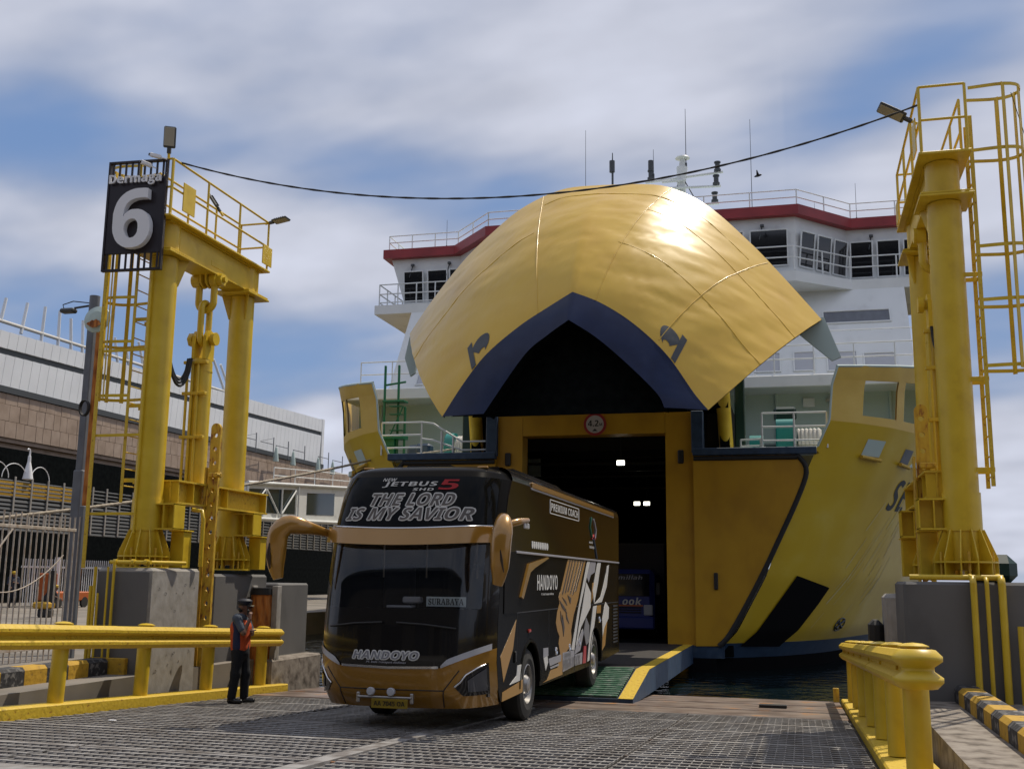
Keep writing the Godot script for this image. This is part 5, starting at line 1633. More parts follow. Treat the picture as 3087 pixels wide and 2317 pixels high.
	var blob := PackedVector2Array()
	for i in 18: blob.append(Vector2(0.16 * cos(TAU * i / 18.0) * (1 + 0.2 * sin(5.0 * i)), 0.085 * sin(TAU * i / 18.0) * (1 + 0.25 * cos(3.0 * i)) - 0.13))
	b.prism(blob, Vector3(0.025, 6.96, 0.155), Vector3.RIGHT, Vector3(0, 0.98, -0.12), Vector3(0, 0, 0.012))
	obj("rust_patch", b, M.rust, ds)
	b = MB.new()
	var coil := []
	for i in 40: coil.append(Vector3(-14.33 + 0.1 * sin(TAU * i / 13.0) , 5.0 + 0.16 * cos(TAU * i / 13.0), -19.5 + 0.002 * i))
	b.tube(coil, 0.018, 6)
	tag(obj("wire_coil", b, M.cable), "small coil of black wire hanging on the rusty pole", "wire")
	# white fence, cart far behind
	var wf := thing("white_fence", "low white bar fence far behind the bar fence", "fence", "", Vector3(-36.6, 0, -46.0))
	for k in 50:
		b = MB.new(); b.cyl(Vector3(0, 0.05, -k * 0.18), Vector3(0, 2.3, -k * 0.18), 0.025, 0.025, 5); obj("bar", b, M.sign_white, wf)
	b = MB.new(); b.cbox(Vector3(0, 1.9, -4.4), Vector3(0.07, 0.1, 9.0), 0.01); obj("rail", b, M.sign_white, wf)
	b = MB.new(); b.cyl(Vector3(0.3, 0, -2.2), Vector3(0.3, 2.4, -2.2), 0.16, 0.16, 14); obj("post", b, M.sign_white, wf)
	var orange := mat(lin(.42, .1, .02), 0.6)
	var ca := thing("welding_cart", "orange flat cart beside the crouching worker", "cart", "", Vector3(-35.0, -0.05, -46.6))
	b = MB.new(); b.cbox(Vector3(0, 0.55, -0.6), Vector3(1.0, 0.45, 2.6), 0.05); obj("bed", b, orange, ca)
	b = MB.new(); b.cbox(Vector3(0, 1.0, 0.75), Vector3(1.0, 1.3, 0.12), 0.04); obj("headboard", b, orange, ca)
	for q in [[-0.45, 0.5], [0.45, 0.5], [-0.45, -1.5], [0.45, -1.5]]:
		b = MB.new(); b.cyl(Vector3(q[0] - 0.06, 0.26, q[1]), Vector3(q[0] + 0.06, 0.26, q[1]), 0.26, 0.26, 16); obj("wheel", b, M.tyre, ca)
	var bol := thing("bollard", "black bollard with yellow capped foot behind the fence", "bollard", "", Vector3(-27.6, -0.05, -36.4))
	b = MB.new(); b.cyl(Vector3(0, 0.4, 0), Vector3(0, 1.75, 0), 0.16, 0.14, 14); obj("shaft", b, M.black, bol)
	b = MB.new(); b.cbox(Vector3(-0.2, 0.45, 0.1), Vector3(0.7, 0.25, 0.5), 0.06); obj("foot", b, M.kerb_yellow, bol)
	b = MB.new(); b.cbox(Vector3(-0.1, 0.17, 0.1), Vector3(0.5, 0.34, 0.4), 0.06); obj("base", b, M.rubber, bol)

func lines() -> void:
	var b := MB.new()
	var p0 := Vector3(-13.97, 5.6, -34.9); var p1 := Vector3(-15.9, 2.75, -18.2)
	var ps := []
	for i in 240:
		var u := i / 239.0
		ps.append(p0.lerp(p1 + (p1 - p0) * 0.25, u) - Vector3(0, 1.05 * u * (1.0 - u), 0))
	b.tube(ps, 0.036, 9, false, 3, 26.0)
	tag(obj("mooring_rope", b, M.rope), "thick twisted mooring rope from the ferry bow past the left tower", "rope")
	b = MB.new()
	ps = []
	for i in 60:
		var u := i / 59.0
		ps.append(Vector3(-10.35 - 0.0 * u, 5.62, -34.6).lerp(Vector3(-11.9, 6.15, -36.9), 1.0 - u) if false else Vector3(-11.6, 6.12, -36.6).lerp(Vector3(-13.2, 5.64, -34.6), u) - Vector3(0, 0.1 * u * (1 - u), 0))
	b.tube(ps, 0.036, 9, false, 3, 26.0)
	tag(obj("mooring_rope", b, M.rope), "mooring rope running over the ferry foredeck to the left winch", "rope")
	b = MB.new()
	ps = []
	var a0 := Vector3(-10.9, 9.15, -17.0); var a1 := Vector3(2.08, 9.0, -17.1)
	for i in 120:
		var u := i / 119.0
		ps.append(a0.lerp(a1, u) - Vector3(0, 4.35 * u * (1.0 - u), 0))
	b.tube(ps, 0.016, 6, false, 2, 14.0)
	tag(obj("overhead_cable", b, M.cable), "black twisted cable strung between the tops of the two towers", "cable")
	b = MB.new()
	b.cyl(Vector3(3.42, 9.1, -17.2), Vector3(4.3, 5.5, -17.6), 0.006, 0.006, 5)
	tag(obj("thin_wire", b, M.cable), "thin wire falling from the right ladder cage", "wire")
	var bd := thing("bird", "small dark bird flying above the red wheelhouse roof", "bird", "", Vector3(-0.95, 15.9, -38.0))
	b = MB.new()
	b.lathe([Vector2(0.0, -0.16), Vector2(0.035, -0.1), Vector2(0.05, 0.0), Vector2(0.035, 0.1), Vector2(0.0, 0.15)], Vector3.ZERO, Vector3(0.9, 0.1, 0.3).normalized(), 8)
	for s in [-1, 1]:
		b.tri(Vector3(0.05, 0.02, 0), Vector3(-0.06, 0.02, 0), Vector3(-0.05, 0.12, s * 0.26)); b.tri(Vector3(0.05, 0.02, 0), Vector3(-0.05, 0.12, s * 0.26), Vector3(-0.02, 0.14, s * 0.2))
	obj("body", b, M.black, bd)
	b = MB.new(); b.cbox(Vector3(-8.9, deck_y(-13.2) + 0.012, -13.2), Vector3(0.1, 0.012, 0.05), 0.004)
	tag(obj("paper_scrap", b, M.sign_white), "white paper scrap on the deck grating left of the coach shadow", "paper")

const CX := -5.23
func fz(xr: float, y: float) -> Vector3:
	var zc := lut(y, [-0.10, 0.1, 0.5, 1.0, 1.6, 2.05, 2.35, 2.75, 2.98, 3.1, 3.17, 3.2], [-14.0, -13.84, -13.74, -13.77, -13.86, -13.97, -14.06, -14.24, -14.4, -14.58, -14.8, -15.15])
	var hw := lut(y, [-0.1, 0.15, 2.4, 3.0, 3.1, 3.17, 3.2], [0.97, 1.0, 1.0, 0.985, 0.955, 0.9, 0.83])
	var u := absf(xr) / 1.25
	return Vector3(CX + xr * hw, y, zc - 0.12 * u * u - 0.7 * pow(u, 7.0))
func fcols(x0: float, x1: float, lo: Callable, hi: Callable, out: float, nx := 20, ny := 6) -> MB:
	var rows := []
	for j in ny + 1:
		var ln := PackedVector3Array()
		for i in nx + 1:
			var x := lerpf(x0, x1, float(i) / nx)
			var y := lerpf(lo.call(x), hi.call(x), float(j) / ny)
			var p := fz(x, y)
			ln.append(p + Vector3(signf(x) * pow(absf(x) / 1.25, 3.0) * 0.9, 0, 1).normalized() * out)
		rows.append(ln)
	var b := MB.new()
	b.grid(rows)
	return b
func ftext(tb: MB, cx: float, cy: float, out: float) -> MB:
	for i in tb.v.size():
		var p := tb.v[i]
		tb.v[i] = fz(cx + p.x, cy + p.y) + Vector3(0, 0, out + p.z)
		tb.n[i] = Vector3(0, 0.15, 1).normalized()
	return tb
func stext(tb: MB, z: float, y: float, out: float) -> MB:
	for i in tb.v.size():
		var p := tb.v[i]
		tb.v[i] = Vector3(-3.98 + out + p.z, y + p.y, z - p.x)
		tb.n[i] = Vector3.RIGHT
	return tb
func vtube(path: Array, rad: Array, seg := 14, flat := 1.0) -> MB:
	var c := resample(path, 24)
	var rows := []
	for i in c.size():
		var d := (c[mini(i + 1, c.size() - 1)] - c[maxi(i - 1, 0)]).normalized()
		var x := d.cross(Vector3(0, 0, 1)).normalized()
		var y := d.cross(x)
		var f := float(i) / (c.size() - 1) * (rad.size() - 1)
		var k := mini(int(f), rad.size() - 2)
		var r := lerpf(rad[k], rad[k + 1], f - k)
		var ln := PackedVector3Array()
		for j in seg: ln.append(c[i] + x * cos(TAU * j / seg) * r + y * sin(TAU * j / seg) * r * flat)
		rows.append(ln)
	var b := MB.new()
	b.grid(rows, false, true)
	for e in [0, rows.size() - 1]:
		for j in seg - 2:
			b.tri(rows[e][0], rows[e][j + 2], rows[e][j + 1]) if e == 0 else b.tri(rows[e][0], rows[e][j + 1], rows[e][j + 2])
	return b
func wheel(t: Node3D, c: Vector3, o: float, r: float, w: float) -> void:
	var ax := Vector3(o, 0, 0)
	var b := MB.new()
	b.lathe([Vector2(r * 0.58, -w), Vector2(r * 0.93, -w), Vector2(r, -w * 0.85), Vector2(r, -w * 0.12), Vector2(r * 0.94, 0.0), Vector2(r * 0.72, 0.02), Vector2(r * 0.57, 0.0), Vector2(r * 0.56, -w)], c, ax, 40)
	var ty := obj("wheel", b, M.tyre, t)
	b = MB.new()
	b.lathe([Vector2(r * 0.575, 0.0), Vector2(r * 0.54, 0.005), Vector2(r * 0.5, -0.09), Vector2(r * 0.3, -0.11), Vector2(r * 0.26, -0.02), Vector2(r * 0.2, 0.02), Vector2(0.0, 0.03)], c, ax, 32)
	obj("rim", b, M.rim, ty)
	b = MB.new()
	for k in 10:
		var a := TAU * k / 10.0
		var p := c + Vector3(0, cos(a), sin(a)) * r * 0.36
		b.cyl(p - ax * 0.11, p - ax * 0.05, 0.022, 0.018, 6)
	obj("wheel_nuts", b, M.chrome, ty)
func side_poly(arr: Array, x: float, th: float) -> MB:
	var b := MB.new()
	b.prism(v2(arr), Vector3(x, 0, 0), Vector3(0, 0, 1), Vector3.UP, Vector3(th, 0, 0))
	return b

func coach() -> void:
	var t := thing("coach", "black and gold intercity coach driving off the ferry ramp", "bus")
	var XL := -6.48; var XR := -3.98; var ZF := -14.6; var ZB := -24.95
	# lower sides with wheel arches
	for s in [1.0, -1.0]:
		var pl := PackedVector2Array()
		for y in [-0.05, 0.1, 0.5, 1.0, 1.6, 1.98]: pl.append(Vector2(fz(1.25, y).z + 0.01, y))
		pl.append(Vector2(ZB, 1.98)); pl.append(Vector2(ZB, 0.02))
		for wz in [-21.97, -16.46]:
			for i in 15:
				var a := PI * i / 14.0
				pl.append(Vector2(wz - 0.63 * cos(a), -0.04 + (0.12 if i > 0 and i < 14 else 0.0) + 0.63 * sin(a)))
		var b := MB.new()
		b.prism(pl, Vector3(XR if s > 0 else XL, 0, 0), Vector3(0, 0, 1), Vector3.UP, Vector3(-s * 0.06, 0, 0))
		obj("side_panel", b, M.coach_grey, t)
		b = MB.new()
		b.prism(v2([fz(1.25, 1.98).z + 0.01, 1.98, fz(1.25, 2.35).z + 0.01, 2.35, fz(1.25, 2.75).z + 0.01, 2.75, fz(1.25, 3.0).z + 0.01, 3.0, ZB, 3.0, ZB, 1.98]), Vector3(XR + 0.003 if s > 0 else XL - 0.003, 0, 0), Vector3(0, 0, 1), Vector3.UP, Vector3(-s * 0.05, 0, 0))
		obj("side_glass", b, M.coach_brown, t)
		b = MB.new()
		b.cbox(Vector3((XR + 0.004) if s > 0 else (XL - 0.004), 1.985, (-15.5 + ZB) / 2), Vector3(0.03, 0.035, -15.5 - ZB), 0.006)
		obj("waist_trim", b, M.print_mid, t)
		for q in [[1.115, -15.6, ZB + 0.1]]:
			b = MB.new(); b.mm((XR - 0.01) if s > 0 else (XL - 0.003), (XR + 0.003) if s > 0 else (XL + 0.01), q[0] - 0.007, q[0] + 0.007, q[2], q[1]); obj("panel_gap", b, M.black, t)
		for z in [-15.62, -17.72, -18.72, -19.85, -20.95, -22.75]:
			b = MB.new(); b.mm((XR - 0.01) if s > 0 else (XL - 0.003), (XR + 0.003) if s > 0 else (XL + 0.01), -0.04, 1.1 if z < -16 else 1.97, z - 0.006, z + 0.006); obj("panel_gap", b, M.black, t)
		# roof edge
		b = MB.new()
		var rows := []
		for q in [-15.28, ZB]:
			var ln := PackedVector3Array()
			for i in 9:
				var a := PI / 2 * i / 8.0
				ln.append(Vector3(CX + s * (1.25 - 0.2 + 0.2 * cos(a)), 3.0 + 0.2 * sin(a), q))
			rows.append(ln)
		b.grid(rows, s < 0)
		obj("roof_edge", b, M.coach_black, t)
		b = MB.new()
		b.cbox(Vector3(CX + s * 1.252, 3.03, -20.3), Vector3(0.05, 0.1, 7.7), 0.015)
		obj("roof_strip", b, M.gold, t)
		b = MB.new()
		b.cbox(Vector3(CX + s * 1.245, 2.975, -20.3), Vector3(0.05, 0.03, 7.8), 0.008)
		obj("gutter", b, M.print_mid, t)
		# arches
		for wz in [-21.97, -16.46]:
			b = MB.new()
			var ap := []
			for i in 19:
				var a := PI * i / 18.0
				ap.append(Vector3(XR - 0.012 if s > 0 else XL + 0.012, 0.03 + 0.65 * sin(a), wz + 0.65 * cos(a)))
			b.tube(ap, 0.03, 6)
			obj("wheel_arch", b, M.coach_grey, t)
			wheel(t, Vector3((XR - 0.04) if s > 0 else (XL + 0.04), 0.04, wz), s, 0.52, 0.3)
	var b := MB.new()
	b.mm(XL + 0.2, XR - 0.2, 3.12, 3.2, ZB, -15.2)
	b.mm(XL + 0.05, XR - 0.05, 0.0, 3.15, ZB - 0.06, ZB)
	b.mm(XL + 0.07, XR - 0.07, 0.05, 0.12, ZB, -14.4)
	b.mm(XL + 0.08, XR - 0.08, 0.12, 3.12, -16.6, -16.5)
	obj("body", b, M.coach_black, t)
	b = MB.new()
	b.cbox(Vector3(CX, 3.27, -18.9), Vector3(1.7, 0.2, 3.6), 0.09)
	obj("air_conditioner", b, M.coach_grey, t)
	b = MB.new(); b.cbox(Vector3(CX - 0.05, 3.22, -15.6), Vector3(0.7, 0.06, 0.6), 0.02); obj("roof_hatch", b, M.coach_grey, t)
	b = MB.new(); b.cbox(Vector3(-4.35, 3.17, -15.0), Vector3(0.16, 0.035, 0.06), 0.012); obj("marker_lamp", b, M.gold, t)
	b = MB.new(); b.cbox(Vector3(-6.1, 3.17, -15.0), Vector3(0.16, 0.035, 0.06), 0.012); obj("marker_lamp", b, M.gold, t)
	# front
	var yb := func(x: float) -> float:
		var a := absf(x)
		return 0.43 + 0.025 * a if a < 0.68 else lerpf(0.447, 0.68, clampf((a - 0.68) / 0.56, 0.0, 1.0))
	var c := func(v: float) -> Callable: return func(_x: float) -> float: return v
	obj("front_bumper", fcols(-1.25, 1.25, c.call(-0.08), yb, 0.0, 40, 10), M.gold, t)
	obj("nose_panel", fcols(-1.25, 1.25, yb, c.call(1.2), 0.0, 40, 8), M.coach_black, t)
	var glass := mat(Color(lin(.012, .016, .022), 0.38), 0.02)
	glass.albedo_color.a = 0.3
	glass.transparency = BaseMaterial3D.TRANSPARENCY_ALPHA
	obj("windscreen", fcols(-1.12, 1.12, c.call(1.2), c.call(2.08), 0.0, 36, 8), glass, t)
	for s in [-1.0, 1.0]:
		obj("windscreen_pillar", fcols(1.12 if s > 0 else -1.25, 1.25 if s > 0 else -1.12, c.call(1.2), c.call(2.08), 0.0, 6, 8), M.coach_black, t)
	obj("upper_screen", fcols(-1.18, 1.18, c.call(2.06), c.call(3.0), 0.0, 36, 10), mat(lin(.004, .0045, .005), 0.06, 0.0, 0.2), t)
	for s in [-1.0, 1.0]:
		obj("screen_pillar", fcols(1.18 if s > 0 else -1.25, 1.25 if s > 0 else -1.18, c.call(2.06), c.call(3.0), 0.004, 4, 8), M.coach_grey, t)
	obj("roof_front", fcols(-1.25, 1.25, c.call(3.0), c.call(3.2), 0.0, 36, 8), M.coach_grey, t)
	# gold brow with silver trim
	var lo := func(x: float) -> float: return 2.03 + 0.06 * pow(absf(x) / 1.25, 2.0)
	var hi := func(x: float) -> float: return 2.24 + 0.06 * pow(absf(x) / 1.25, 2.0)
	b = fcols(-1.25, 1.25, lo, hi, 0.13, 36, 4)
	b.v.append_array(PackedVector3Array())
	var brow := MB.new()
	for e in [[lo, 0.0, 0.13], [hi, 0.13, 0.0]]:
		var rows := []
		for k in 2:
			var ln := PackedVector3Array()
			for i in 37:
				var x := lerpf(-1.25, 1.25, i / 36.0)
				ln.append(fz(x, e[0].call(x)) + Vector3(signf(x) * pow(absf(x) / 1.25, 3.0) * 0.9, 0, 1).normalized() * e[1 + k])
			rows.append(ln)
		brow.grid(rows)
	brow.add(b, Transform3D())
	var bw := obj("brow", brow, M.gold, t)
	b = MB.new()
	var tp := []
	for i in 37:
		var x := lerpf(-1.2, 1.2, i / 36.0)
		tp.append(fz(x, hi.call(x) + 0.012) + Vector3(0, 0, 0.1))
	b.tube(tp, 0.016, 6)
	obj("trim", b, M.chrome, bw)
	# lights
	for s in [-1.0, 1.0]:
		var y2 := func(x: float) -> float: return yb.call(x) + 0.075 - 0.05 * clampf((0.78 - absf(x)) / 0.08, 0.0, 1.0)
		var y1 := func(x: float) -> float: return yb.call(x) - 0.005
		var x0 := 0.70 if s > 0 else -1.21
		obj("daytime_lamp", fcols(x0, x0 + 0.51, y1, y2, 0.014, 14, 3), M.lens, t)
		var f0 := func(x: float) -> float: return 0.09 + 0.12 * clampf((0.95 - absf(x)) / 0.1, 0.0, 1.0)
		var f1 := func(x: float) -> float: return lerpf(0.22, 0.5, clampf((absf(x) - 0.85) / 0.33, 0.0, 1.0))
		x0 = 0.85 if s > 0 else -1.19
		var hl := obj("headlamp", fcols(x0, x0 + 0.34, f0, f1, 0.01, 12, 6), mat(lin(.014, .014, .016), 0.06), t)
		var g0 := func(x: float) -> float: return f0.call(x) + 0.05
		var g1 := func(x: float) -> float: return maxf(f1.call(x) - 0.06, f0.call(x) + 0.06)
		x0 = 1.0 if s > 0 else -1.17
		obj("lamp_glass", fcols(x0, x0 + 0.17, g0, g1, 0.022, 8, 4), mat(lin(.10, .105, .12), 0.05, 0.4), hl)
		b = MB.new()
		var ch := []
		for q in [[0.86, 0.21], [0.93, 0.27], [0.99, 0.36], [1.1, 0.44], [1.17, 0.48]]: ch.append(fz(s * q[0], q[1]) + Vector3(0, 0, 0.02))
		b.tube(ch, 0.012, 6); obj("lamp_trim", b, M.chrome, hl)
	obj("centre_trim", fcols(-0.67, 0.67, func(x: float) -> float: return yb.call(x) - 0.004, func(x: float) -> float: return yb.call(x) + 0.028, 0.012, 20, 2), M.chrome, t)
	for q in [[[-0.92, 0.42], [-0.72, 0.16], [0.72, 0.16], [0.92, 0.42]], [[-0.72, 0.16], [-0.71, -0.06]], [[0.72, 0.16], [0.71, -0.06]]]:
		b = MB.new()
		var sp := []
		for k in q.size() - 1:
			for i in 12: sp.append(fz(lerpf(q[k][0], q[k + 1][0], i / 11.0), lerpf(q[k][1], q[k + 1][1], i / 11.0)))
		b.tube(sp, 0.008, 5); obj("bumper_gap", b, M.black, t)
	b = MB.new(); b.cbox(Vector3(CX, -0.02, -13.83), Vector3(0.5, 0.12, 0.02), 0.004); var pt := obj("number_plate", b, mat(lin(.32, .22, .015), 0.5), t)
	b = text_mb("AA 7045 OA", font, 0.43, 0.06)
	var pb := MB.new(); pb.add(b, Transform3D(Basis(), Vector3(CX, -0.02, -13.816))); obj("plate_number", pb, M.black, pt)
	b = MB.new(); b.cyl(Vector3(CX - 0.4, 0.07, -13.72), Vector3(CX + 0.34, 0.07, -13.72), 0.016, 0.016, 8)
	for x in [-0.4, 0.34]: b.cbox(Vector3(CX + x, 0.06, -13.74), Vector3(0.045, 0.13, 0.05), 0.01)
	obj("tow_bar", b, M.rim, t)
	for x in [-0.22, 0.06]:
		b = MB.new(); b.lathe([Vector2(0.0, 0.02), Vector2(0.045, 0.015), Vector2(0.055, 0.0), Vector2(0.05, -0.05), Vector2(0.0, -0.06)], Vector3(CX + x, 0.14, -13.7), Vector3(0, 0, 1), 18); obj("fog_lamp", b, M.lens, t)
	b = MB.new(); b.mm(CX - 0.85, CX + 0.85, -0.12, -0.04, -16.0, -14.6); obj("chassis", b, M.black, t)
	for q in [[-0.98, 1.02, -0.25, 0.98], [0.98, 1.05, 0.25, 0.95]]:
		b = MB.new(); b.tube([fz(q[0] * 0.9, 0.95) + Vector3(0, 0, 0.03), fz(q[0] * 0.5, 1.0) + Vector3(0, 0, 0.05), fz(q[2] * 0.4, 1.02) + Vector3(0, 0, 0.05)], 0.014, 6); obj("wiper", b, M.black, t)
	# cabin behind the glass
	b = MB.new(); b.mm(CX - 1.1, CX + 1.1, 0.3, 1.16, -15.4, -14.35); obj("dashboard", b, mat(lin(.02, .022, .026), 0.7), t)
	b = MB.new(); b.cbox(Vector3(CX + 0.62, 1.285, -14.22), Vector3(0.56, 0.13, 0.012), 0.003); var sg := obj("route_board", b, mat(lin(.62, .72, .74), 0.6), t)
	b = text_mb("SURABAYA", fserif, 0.5, 0.085); pb = MB.new(); pb.add(b, Transform3D(Basis(), Vector3(CX + 0.62, 1.285, -14.21))); obj("route_name", pb, M.black, sg)
	b = MB.new(); b.cbox(Vector3(CX + 0.08, 1.3, -14.4), Vector3(0.26, 0.09, 0.14), 0.02); obj("tissue_box", b, M.lens, t)
	b = MB.new(); b.cbox(Vector3(CX - 0.05, 1.21, -14.3), Vector3(0.36, 0.035, 0.2), 0.01); obj("paper_stack", b, M.lens, t)
	for x in [-0.6, 0.65]:
		b = MB.new(); b.cbox(Vector3(CX + x, 1.35, -15.7), Vector3(0.5, 0.9, 0.15), 0.06); obj("seat", b, mat(lin(.03, .04, .07), 0.8), t)
	for x in [-0.55, 0.1, 0.85]:
		b = MB.new(); b.cyl(Vector3(CX + x, 1.6, -14.9), Vector3(CX + x, 2.1, -14.9), 0.012, 0.012, 6); obj("curtain_rod", b, M.rim, t)
	# mirrors
	var ml := obj("mirror", vtube([Vector3(-6.38, 2.18, -14.5), Vector3(-6.64, 2.27, -14.1), Vector3(-6.86, 2.3, -13.95), Vector3(-6.97, 2.2, -13.92), Vector3(-7.0, 2.0, -13.92), Vector3(-7.0, 1.75, -13.93), Vector3(-6.97, 1.6, -13.94), Vector3(-6.96, 1.56, -13.94)], [0.055, 0.06, 0.09, 0.13, 0.15, 0.15, 0.13, 0.07], 20, 0.75), M.gold, t)
	b = vtube([Vector3(-7.05, 2.05, -13.815), Vector3(-7.06, 1.9, -13.81), Vector3(-7.03, 1.7, -13.82)], [0.01, 0.035, 0.01], 8, 0.4); obj("mirror_decal", b, M.print_dark, ml)
	var mr := obj("mirror", vtube([Vector3(-3.98, 2.25, -14.5), Vector3(-3.82, 2.36, -14.15), Vector3(-3.76, 2.25, -13.95), Vector3(-3.77, 2.05, -13.9), Vector3(-3.78, 1.8, -13.9), Vector3(-3.8, 1.6, -13.92), Vector3(-3.82, 1.52, -13.93)], [0.06, 0.08, 0.12, 0.14, 0.14, 0.125, 0.07], 20, 0.85), M.gold, t)
	b = vtube([Vector3(-3.75, 2.0, -13.785), Vector3(-3.73, 1.85, -13.785), Vector3(-3.7, 1.68, -13.8)], [0.005, 0.018, 0.005], 8, 0.4); obj("mirror_decal", b, M.print_dark, mr)
	b = vtube([Vector3(-3.85, 2.3, -14.3), Vector3(-3.7, 2.36, -14.45), Vector3(-3.62, 2.4, -14.75)], [0.05, 0.05, 0.035], 10); obj("mirror_horn", b, M.gold, mr)
	b = MB.new(); b.cbox(Vector3(-3.63, 2.32, -14.72), Vector3(0.03, 0.08, 0.26), 0.012); obj("mirror_glass", b, M.lens, mr)
	# livery on the right side
	var lv := {
		"print_gold": [[-19.24, 1.95, -20.92, 1.95, -20.54, 1.62, -20.15, 1.22, -19.77, 0.97, -19.53, 0.70, -19.57, 0.60, -19.53, 0.45, -19.14, 0.36, -18.88, 0.27, -18.81, 0.07, -18.41, 0.04, -18.40, 0.17, -18.62, 0.35, -18.48, 0.53, -18.55, 0.65, -18.38, 0.75, -18.26, 0.88, -18.35, 1.04, -18.54, 1.19, -18.47, 1.30, -18.63, 1.40],
			[-21.63, 1.53, -21.81, 1.55, -21.66, 1.24, -21.51, 1.15], [-22.16, 1.09, -22.63, 1.09, -22.58, 0.93, -22.11, 0.94], [-23.06, 0.72, -23.40, 0.77, -23.11, 0.26, -22.73, 0.17, -22.79, 0.45], [-14.84, 0.07, -15.61, 0.12, -16.0, 0.15, -15.98, -0.03, -14.82, -0.05], [-17.33, -0.01, -17.62, 0.01, -17.89, 0.14, -18.55, 0.14, -18.80, 0.05, -18.80, 0.0], [-14.72, 0.55, -15.58, 1.02, -15.4, 0.62, -14.9, 0.2]],
		"print_dark": [[-19.40, 1.95, -19.47, 1.95, -18.81, 1.35, -18.73, 1.35], [-19.61, 1.95, -19.68, 1.95, -19.05, 1.37, -18.97, 1.37], [-19.86, 1.95, -19.93, 1.95, -19.27, 1.39, -19.19, 1.40], [-20.14, 1.95, -20.21, 1.95, -19.49, 1.35, -19.41, 1.35], [-20.41, 1.95, -20.50, 1.95, -19.70, 1.33, -19.62, 1.33], [-20.63, 1.95, -20.74, 1.95, -19.98, 1.39, -19.88, 1.39], [-18.75, 1.30, -19.05, 1.23, -19.17, 1.15, -18.98, 1.21], [-18.53, 1.25, -18.90, 1.14, -19.17, 1.01, -18.75, 1.12], [-18.60, 1.07, -18.75, 0.94, -18.79, 0.79, -18.64, 0.92], [-19.05, 1.10, -19.17, 0.96, -19.35, 0.83, -19.09, 0.93], [-18.79, 1.00, -18.94, 0.78, -18.87, 0.63, -18.76, 0.82], [-19.21, 1.33, -19.52, 1.27, -19.44, 1.17, -19.32, 1.25]],
		"print_white": [[-21.09, 1.95, -21.37, 1.95, -20.36, 1.09, -19.86, 0.43, -19.82, 0.35, -19.57, 0.37, -20.11, 0.97], [-20.99, 1.55, -21.47, 1.34, -21.42, 1.07, -20.95, 0.91, -20.45, 0.73, -19.98, 0.42, -20.24, 0.73, -20.54, 1.02], [-22.22, 1.95, -22.59, 1.95, -22.27, 1.55, -21.81, 1.13, -21.66, 1.38, -21.91, 1.64], [-23.37, 1.89, -23.60, 1.92, -23.30, 1.46, -22.69, 1.15, -21.86, 1.13, -22.58, 1.26, -22.80, 1.40, -23.25, 1.74], [-23.18, 1.14, -23.58, 1.02, -23.51, 0.80, -23.01, 0.63, -22.79, 0.45, -22.74, 0.78, -23.01, 1.03], [-21.71, 1.08, -22.11, 1.09, -21.88, 0.78, -21.28, 0.07, -21.08, 0.06, -21.27, 0.42], [-15.65, 0.37, -15.9, 0.37, -15.88, 0.15, -15.23, 0.14, -15.60, 0.23], [-17.33, 0.37, -17.61, 0.38, -17.66, 0.28, -17.49, 0.16]],
		"print_mid": [[-21.43, 1.95, -22.02, 1.95, -21.88, 1.75, -21.45, 1.69, -21.23, 1.55, -21.07, 1.64], [-20.03, 0.44, -20.63, 0.69, -20.70, 0.60, -20.37, 0.31, -19.86, 0.27], [-18.80, 0.36, -19.82, 0.35, -19.78, 0.07, -18.81, 0.04], [-19.86, 0.26, -20.59, 0.26, -20.54, 0.06, -19.86, 0.07], [-17.32, 0.52, -17.67, 0.51, -17.68, 0.38, -17.32, 0.38], [-17.71, 0.33, -18.69, 0.34, -18.66, 0.23, -17.80, 0.21], [-17.82, 0.19, -18.51, 0.20, -18.49, 0.17, -17.85, 0.16]],
		"print_grey": [[-20.95, 0.89, -21.27, 0.73, -21.23, 0.42, -20.95, 0.37, -20.72, 0.62]],
		"print_red": [[-20.72, 0.37, -20.95, 0.36, -20.90, 0.05, -20.59, 0.06]]}
	var lift := {"print_gold": 0.0035, "print_mid": 0.0055, "print_white": 0.0075, "print_grey": 0.0095, "print_dark": 0.0095, "print_red": 0.0115}
	var k := 0
	for m in lv:
		for p in lv[m]:
			obj("livery_print", side_poly(p, XR, lift[m] + 0.00005 * k), M[m], t); k += 1
	b = side_poly([-17.5, 1.955, -16.2, 1.83, -15.74, 1.34, -15.87, 1.31, -16.3, 1.70, -16.62, 1.775, -17.56, 1.935], XR, 0.035)
	obj("gold_strake", b, M.gold, t)
	b = MB.new()
	b.add(stext(text_mb("HANDOYO", font, 1.5, 0.24), -17.6, 1.55, 0.008), Transform3D())
	b.add(stext(text_mb("PT. Indo Transport Abdimas", font, 0.9, 0.045), -17.6, 1.36, 0.008), Transform3D())
	b.add(stext(text_mb("PREMIUM COACH", font, 2.3, 0.13), -18.97, 2.795, 0.012), Transform3D())
	for q in [[2.9, 2.915], [2.675, 2.69]]: b.mm(XR + 0.002, XR + 0.01, q[0], q[1], -20.22, -17.75)
	for q in [-17.75, -20.22]: b.mm(XR + 0.002, XR + 0.01, 2.69, 2.9, q - 0.02, q + 0.02)
	b.add(stext(text_mb("wonderful", font, 0.4, 0.05), -21.45, 2.33, 0.012), Transform3D())
	b.add(stext(text_mb("indonesia", font, 0.5, 0.06), -21.55, 2.24, 0.012), Transform3D())
	for i in 9:
		var ov := PackedVector2Array()
		for j in 14: ov.append(Vector2(-16.52 - i * 0.13 + 0.055 * cos(TAU * j / 14.0), 2.12 + 0.058 * sin(TAU * j / 14.0)))
		b.prism(ov, Vector3(XR + 0.005, 0, 0), Vector3(0, 0, 1), Vector3.UP, Vector3(0.005, 0, 0))
